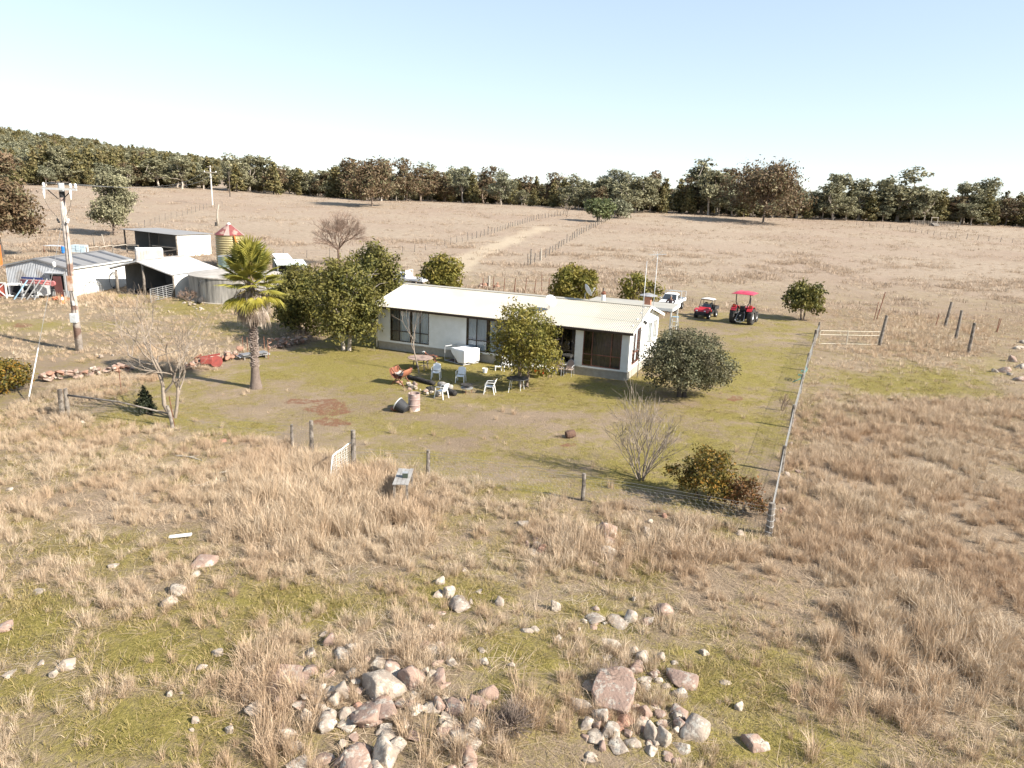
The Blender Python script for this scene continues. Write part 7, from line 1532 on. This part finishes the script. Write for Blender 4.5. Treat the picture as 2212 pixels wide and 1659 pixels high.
SEG = [(665, 'right of hill gap'), (960, 'left of track fences'), (1300, 'above house roof'), (1560, 'above parked pickup'), (1800, 'above tractor and round tree'), (3000, 'at far right')]
seg = lambda u: next(s for e, s in SEG if u < e)
NM = {'gum': ('gum_tree', 'olive grey gum tree'), 'rgum': ('gum_tree', 'brownish gum tree'), 'pine': ('cypress_pine', 'dark cypress pine'), 'pale': ('gum_tree', 'pale silvery gum tree')}
rng = random.Random(21)
def rowtree(u, k, back, hk, top, base):
    vb = prof(base, u) + rng.uniform(-1.2, 1.2); g = G(u, vb); d = V((g.x, g.y, 0)).normalized(); q = g + d * back; q.z = gzf(q.x, q.y)
    vt = prof(top, u); dd = ray(u, vt); kk = math.hypot(q.x, q.y) / math.hypot(dd.x, dd.y); hh = max(4, (H + dd.z * kk - q.z) * hk)
    me2 = rng.choice(FT[k]); h0 = 12 if k == 'pine' else 15.2; hh = min(hh, 12.5) if k == 'pine' else hh
    s = hh / h0; wd = s * rng.uniform(1., 1.5) if k != 'pine' else s * rng.uniform(.9, 1.35)
    if s < .8 and k != 'pine': wd *= 1.25
    return q, me2, (wd, wd, s), rng.uniform(0, 6.28)
for row, (step, back, lo, hi) in enumerate(((25, 0, .4, .86), (27, 9, .62, 1.14))):
    u = 512.
    while u < 2290:
        k = rng.choices(['pine', 'gum', 'rgum', 'pale'], (4, 4, .9, .7) if row == 0 else (2, 5, 1.2, .4))[0]
        if not (row == 0 and rng.random() < .12):
            q, m2, sc, rz = rowtree(u, k, back + rng.uniform(-2, 3), rng.uniform(lo, hi) * 1.1, TOP, BASE)
            put(NM[k][0], '%s, %s row of far tree line, %s' % (NM[k][1], ('front', 'back')[row], seg(u)), 'far tree line', q, m2, sc, rz)
        u += step * rng.uniform(.75, 1.3)
TOPL = [(-80, 330), (60, 322), (160, 318), (260, 322), (330, 318), (420, 322), (452, 345)]
BASEL = [(-80, 398), (60, 400), (300, 403), (460, 410)]
for row, (step, back, lo, hi) in enumerate(((24, 0, .45, .8), (24, 10, .8, 1.1))):
    u = -30.
    while u < 455:
        k = rng.choices(['pine', 'gum', 'rgum', 'pale'], (6, 1.8, .3, .9))[0]; q, m2, sc, rz = rowtree(u, k, back + rng.uniform(-2, 3), rng.uniform(lo, hi), TOPL, BASEL)
        put(NM[k][0], '%s in the %s row at the foot of the wooded hill' % (NM[k][1], ('front', 'back')[row]), 'trees at the foot of the hill', q, m2, sc, rz); u += step * rng.uniform(.75, 1.25)
# wooded hill and the wood behind the tree line: one mass
def wood(name, label, x0, x1, y0, y1, per, hlo, hhi, keep, wts):
    n = int((x1 - x0) * (y1 - y0) * per); x, y = rs.uniform(x0, x1, n), rs.uniform(y0, y1, n); z = gz(x, y); u, v_ = proj(x, y, z); k = keep(u, x, y) & (u > -250) & (u < 2500); x, y, z = x[k], y[k], z[k]; n = len(x)
    me = []; idx = []
    import bmesh
    srcs = []
    for kk in ('gum', 'rgum', 'pine', 'pale'):
        for t_, c_ in FT[kk]:
            bm = bmesh.new(); bm.from_mesh(t_); no = len(bm.faces); bm.from_mesh(c_); bm.faces.ensure_lookup_table()
            for i in range(no, len(bm.faces)): bm.faces[i].material_index = 1
            m_ = bpy.data.meshes.new('wood_tree'); bm.to_mesh(m_); bm.free(); m_.materials.append(t_.materials[0]); m_.materials.append(c_.materials[0]); srcs.append((kk, m_))
    w = np.array([wts[kk] for kk, _ in srcs]); w = w / w.sum(); idx = rs.choice(len(srcs), n, p=w)
    hh = rs.uniform(hlo, hhi, n) / np.array([12 if srcs[i][0] == 'pine' else 15 for i in idx]); sw = hh * rs.uniform(.9, 1.3, n)
    print(name, n)
    return scatter(name, label, 'wood', [m_ for _, m_ in srcs], np.stack([x, y, z - .2], 1), idx, np.stack([0 * x, 0 * x, rs.uniform(0, 6.28, n)], 1), np.stack([sw, sw, hh], 1))
gap = lambda u, x, y: ~((u > 446) & (u < 512) & (y < 480))
bx_ = np.interp
def behind(x, y): u, _ = proj(x, y, gz(x, y)); g_ = [math.hypot(*G(a, prof(BASE if a > 480 else BASEL, a)).xy) for a in range(-200, 2500, 60)]; return np.hypot(x, y) > np.interp(u, np.arange(-200, 2500, 60), g_) + 14
wood('hill_wood', 'mixed pine and gum wood covering the rising hill on the left', -640, -95, 285, 760, .017, 8, 13.5, lambda u, x, y: (u < 520) & gap(u, x, y) & behind(x, y), {'gum': 1.4, 'rgum': .5, 'pine': 2.2, 'pale': 1.2})
wood('far_wood', 'deep mixed wood filling in behind the far tree line', -130, 420, 285, 430, .026, 6, 11, lambda u, x, y: (u > 505) & behind(x, y), {'gum': 1.2, 'rgum': .6, 'pine': 2., 'pale': .4})
# single trees in the paddocks
def big(name, label, u, vb, vt, w, kind, leaf, bark, seed, detail, rz=0, ls=1.):
    g = G(u, vb); h = hgt(u, vb, vt); t = thing(name, label, 'tree', g, rz); a, b_ = fartree(kind, seed, h, w, leaf, bark, detail, ls); link('trunk', a, t); link('crown', b_, t); return t
big('gum_tree', 'grey green gum tree standing alone beyond the power pole', 247, 508, 376, 11, 'gum', L_gum, M_bark, 61, 3.2)
big('gum_tree', 'tall reddish leaved gum cut by the left picture edge', 6, 556, 338, 11, 'dome', L_gumr, M_barkd, 62, 4.5)
big('gum_tree', 'dome shaped reddish tree alone in the paddock before the tree line', 803, 446, 356, 21, 'dome', L_gumr, M_bark, 63, 2.6, 0, 1.5)
big('gum_tree', 'huge spreading brown gum standing forward of the right tree line', 1648, 482, 372, 32, 'dome', L_gumr, M_bark, 64, 4.2, 0, 1.75)
bushtree('paddock_tree', 'fresh green tree beside the right track fence', 'tree', G(1292, 479), 9.5, 6.8, 1.2, L_green, M_barkd, 65, nl=14, nc=300, per=9, cr=.5, size=.38, r0=.3, stems=2)
bushtree('paddock_tree', 'pale grey bush right of the fresh green track tree', 'tree', G(1338, 471), 8, 5.6, .4, L_pale, M_bark, 66, nl=12, nc=240, per=9, cr=.5, size=.36, r0=.2, stems=2)
# ------------------------------------------------------------------ grass
TALL = [(700, 1090, 235, 110, 1), (870, 1130, 110, 60, .8), (1900, 1100, 190, 200, .35), (2000, 1420, 230, 170, .62), (1850, 1560, 120, 110, .45), (1990, 740, 150, 60, .6), (550, 1480, 110, 90, .45), (1420, 1180, 230, 60, .5), (1240, 1180, 90, 60, .5), (860, 1400, 90, 60, .5), (620, 690, 70, 22, .5), (340, 770, 130, 20, .5), (440, 640, 60, 10, .3), (240, 650, 160, 16, .6), (1950, 900, 260, 30, .35), (640, 1600, 120, 60, .5), (1130, 1540, 80, 60, .4), (980, 1600, 120, 60, .45)]
def rockfree(x, y):
    k = np.ones(len(x), bool)
    for a, b_, r in ROCKP: k &= np.hypot(x - a, y - b_) > r * .38
    return k
def d_dry(x, y):
    g, r, t, lawn, u, v_ = zones(x, y); n = fbm(x / .9, y / .9, 61, 2); n2 = fbm(x / 4, y / 4, 62, 2)
    tl = blobs(u, v_, TALL, n2)
    p = np.clip(1.12 - g * 1.55, .05, 1) * np.clip((n - .41) * 8 + tl * .9, .05, 1) * (1 - .985 * lawn) * (1 - r) * rockfree(x, y)
    return p, .62 + .75 * tl + .35 * (n2 - .5)
def d_tall(x, y):
    g, r, t, lawn, u, v_ = zones(x, y); n2 = fbm(x / 4, y / 4, 62, 2); n = fbm(x / 1.3, y / 1.3, 64, 2); tl = blobs(u, v_, TALL, n2)
    return np.clip(tl * 1.15 - .15, 0, 1) * np.clip((n - .3) * 3, 0, 1) * (1 - lawn) * rockfree(x, y), .65 + .5 * tl
def d_thatch(x, y):
    g, r, t, lawn, u, v_ = zones(x, y); return np.clip(1 - g * 1.35, .06, .95) * np.where(lawn, .3, 1) * (1 - .9 * r) * rockfree(x, y), np.where(lawn, .5, 1.)
def d_green(x, y):
    g, r, t, lawn, u, v_ = zones(x, y); n = fbm(x / .7, y / .7, 71, 2); return np.clip((g - .18) * 1.7, 0, 1) * np.clip((n - .25) * 3, .1, 1) * (1 - .9 * r) * rockfree(x, y), np.where(lawn, .55, 1.1)
def d_far(x, y):
    g, r, t, lawn, u, v_ = zones(x, y); n = fbm(x / 6, y / 6, 81, 3); return np.clip((n - .40) * 3., .1, 1) * (1 - lawn) * (1 - .8 * t), .9 + 1.2 * (n - .4)
near = [tuft(84, .47, .14, .62, .0040, s, .08, mg_dry) for s in range(7)] + [tuft(40, .30, .16, 1.0, .0045, s + 20, .35, mg_dry) for s in range(3)]
grow('dry_grass', 'tussocks of dry tan grass across the foreground', 'grass', near, [(-24, 30, 8.5, 42, 36)], d_dry, .6, 1.35)
grow('tall_dry_grass', 'tall wispy seeding grass around the bench and at right', 'grass', [tuft(34, .72, .14, .4, .0046, s + 40, .06, mg_tall) for s in range(6)], [(-24, 34, 8.5, 46, 20), (-46, 50, 46, 78, 3.5)], d_tall, .6, 1.2)
grow('flattened_straw', 'flattened pale straw covering the ground between tussocks', 'grass', [tuft(26, .26, .30, 1.4, .0045, s + 60, .92, mg_dry) for s in range(6)], [(-24, 30, 8.5, 42, 10)], d_thatch, .7, 1.3, .06)
grow('green_grass', 'short green grass of the lawn and low wet patches', 'grass', [tuft(46, .12, .22, 1.1, .0050, s + 80, .4, mg_grn) for s in range(6)], [(-24, 30, 8.5, 42, 26), (-30, 34, 42, 72, 9)], d_green, .6, 1.25, .08)
grow('dry_grass', 'dry tan grass clumps in the middle distance around the yard', 'grass', [tuft(22, .42, .16, .7, .010, s + 100, .3, mg_dry) for s in range(6)], [(-48, 60, 42, 80, 9)], d_dry, .5, 1.2)
grow('paddock_grass', 'rough dry grass clumps across the paddocks behind', 'grass', [tuft(26, .34, .5, 1.0, .022, s + 120, .5, mg_far) for s in range(6)], [(-110, 120, 76, 150, 1.5), (-170, 190, 150, 290, .3)], d_far, .7, 1.5)
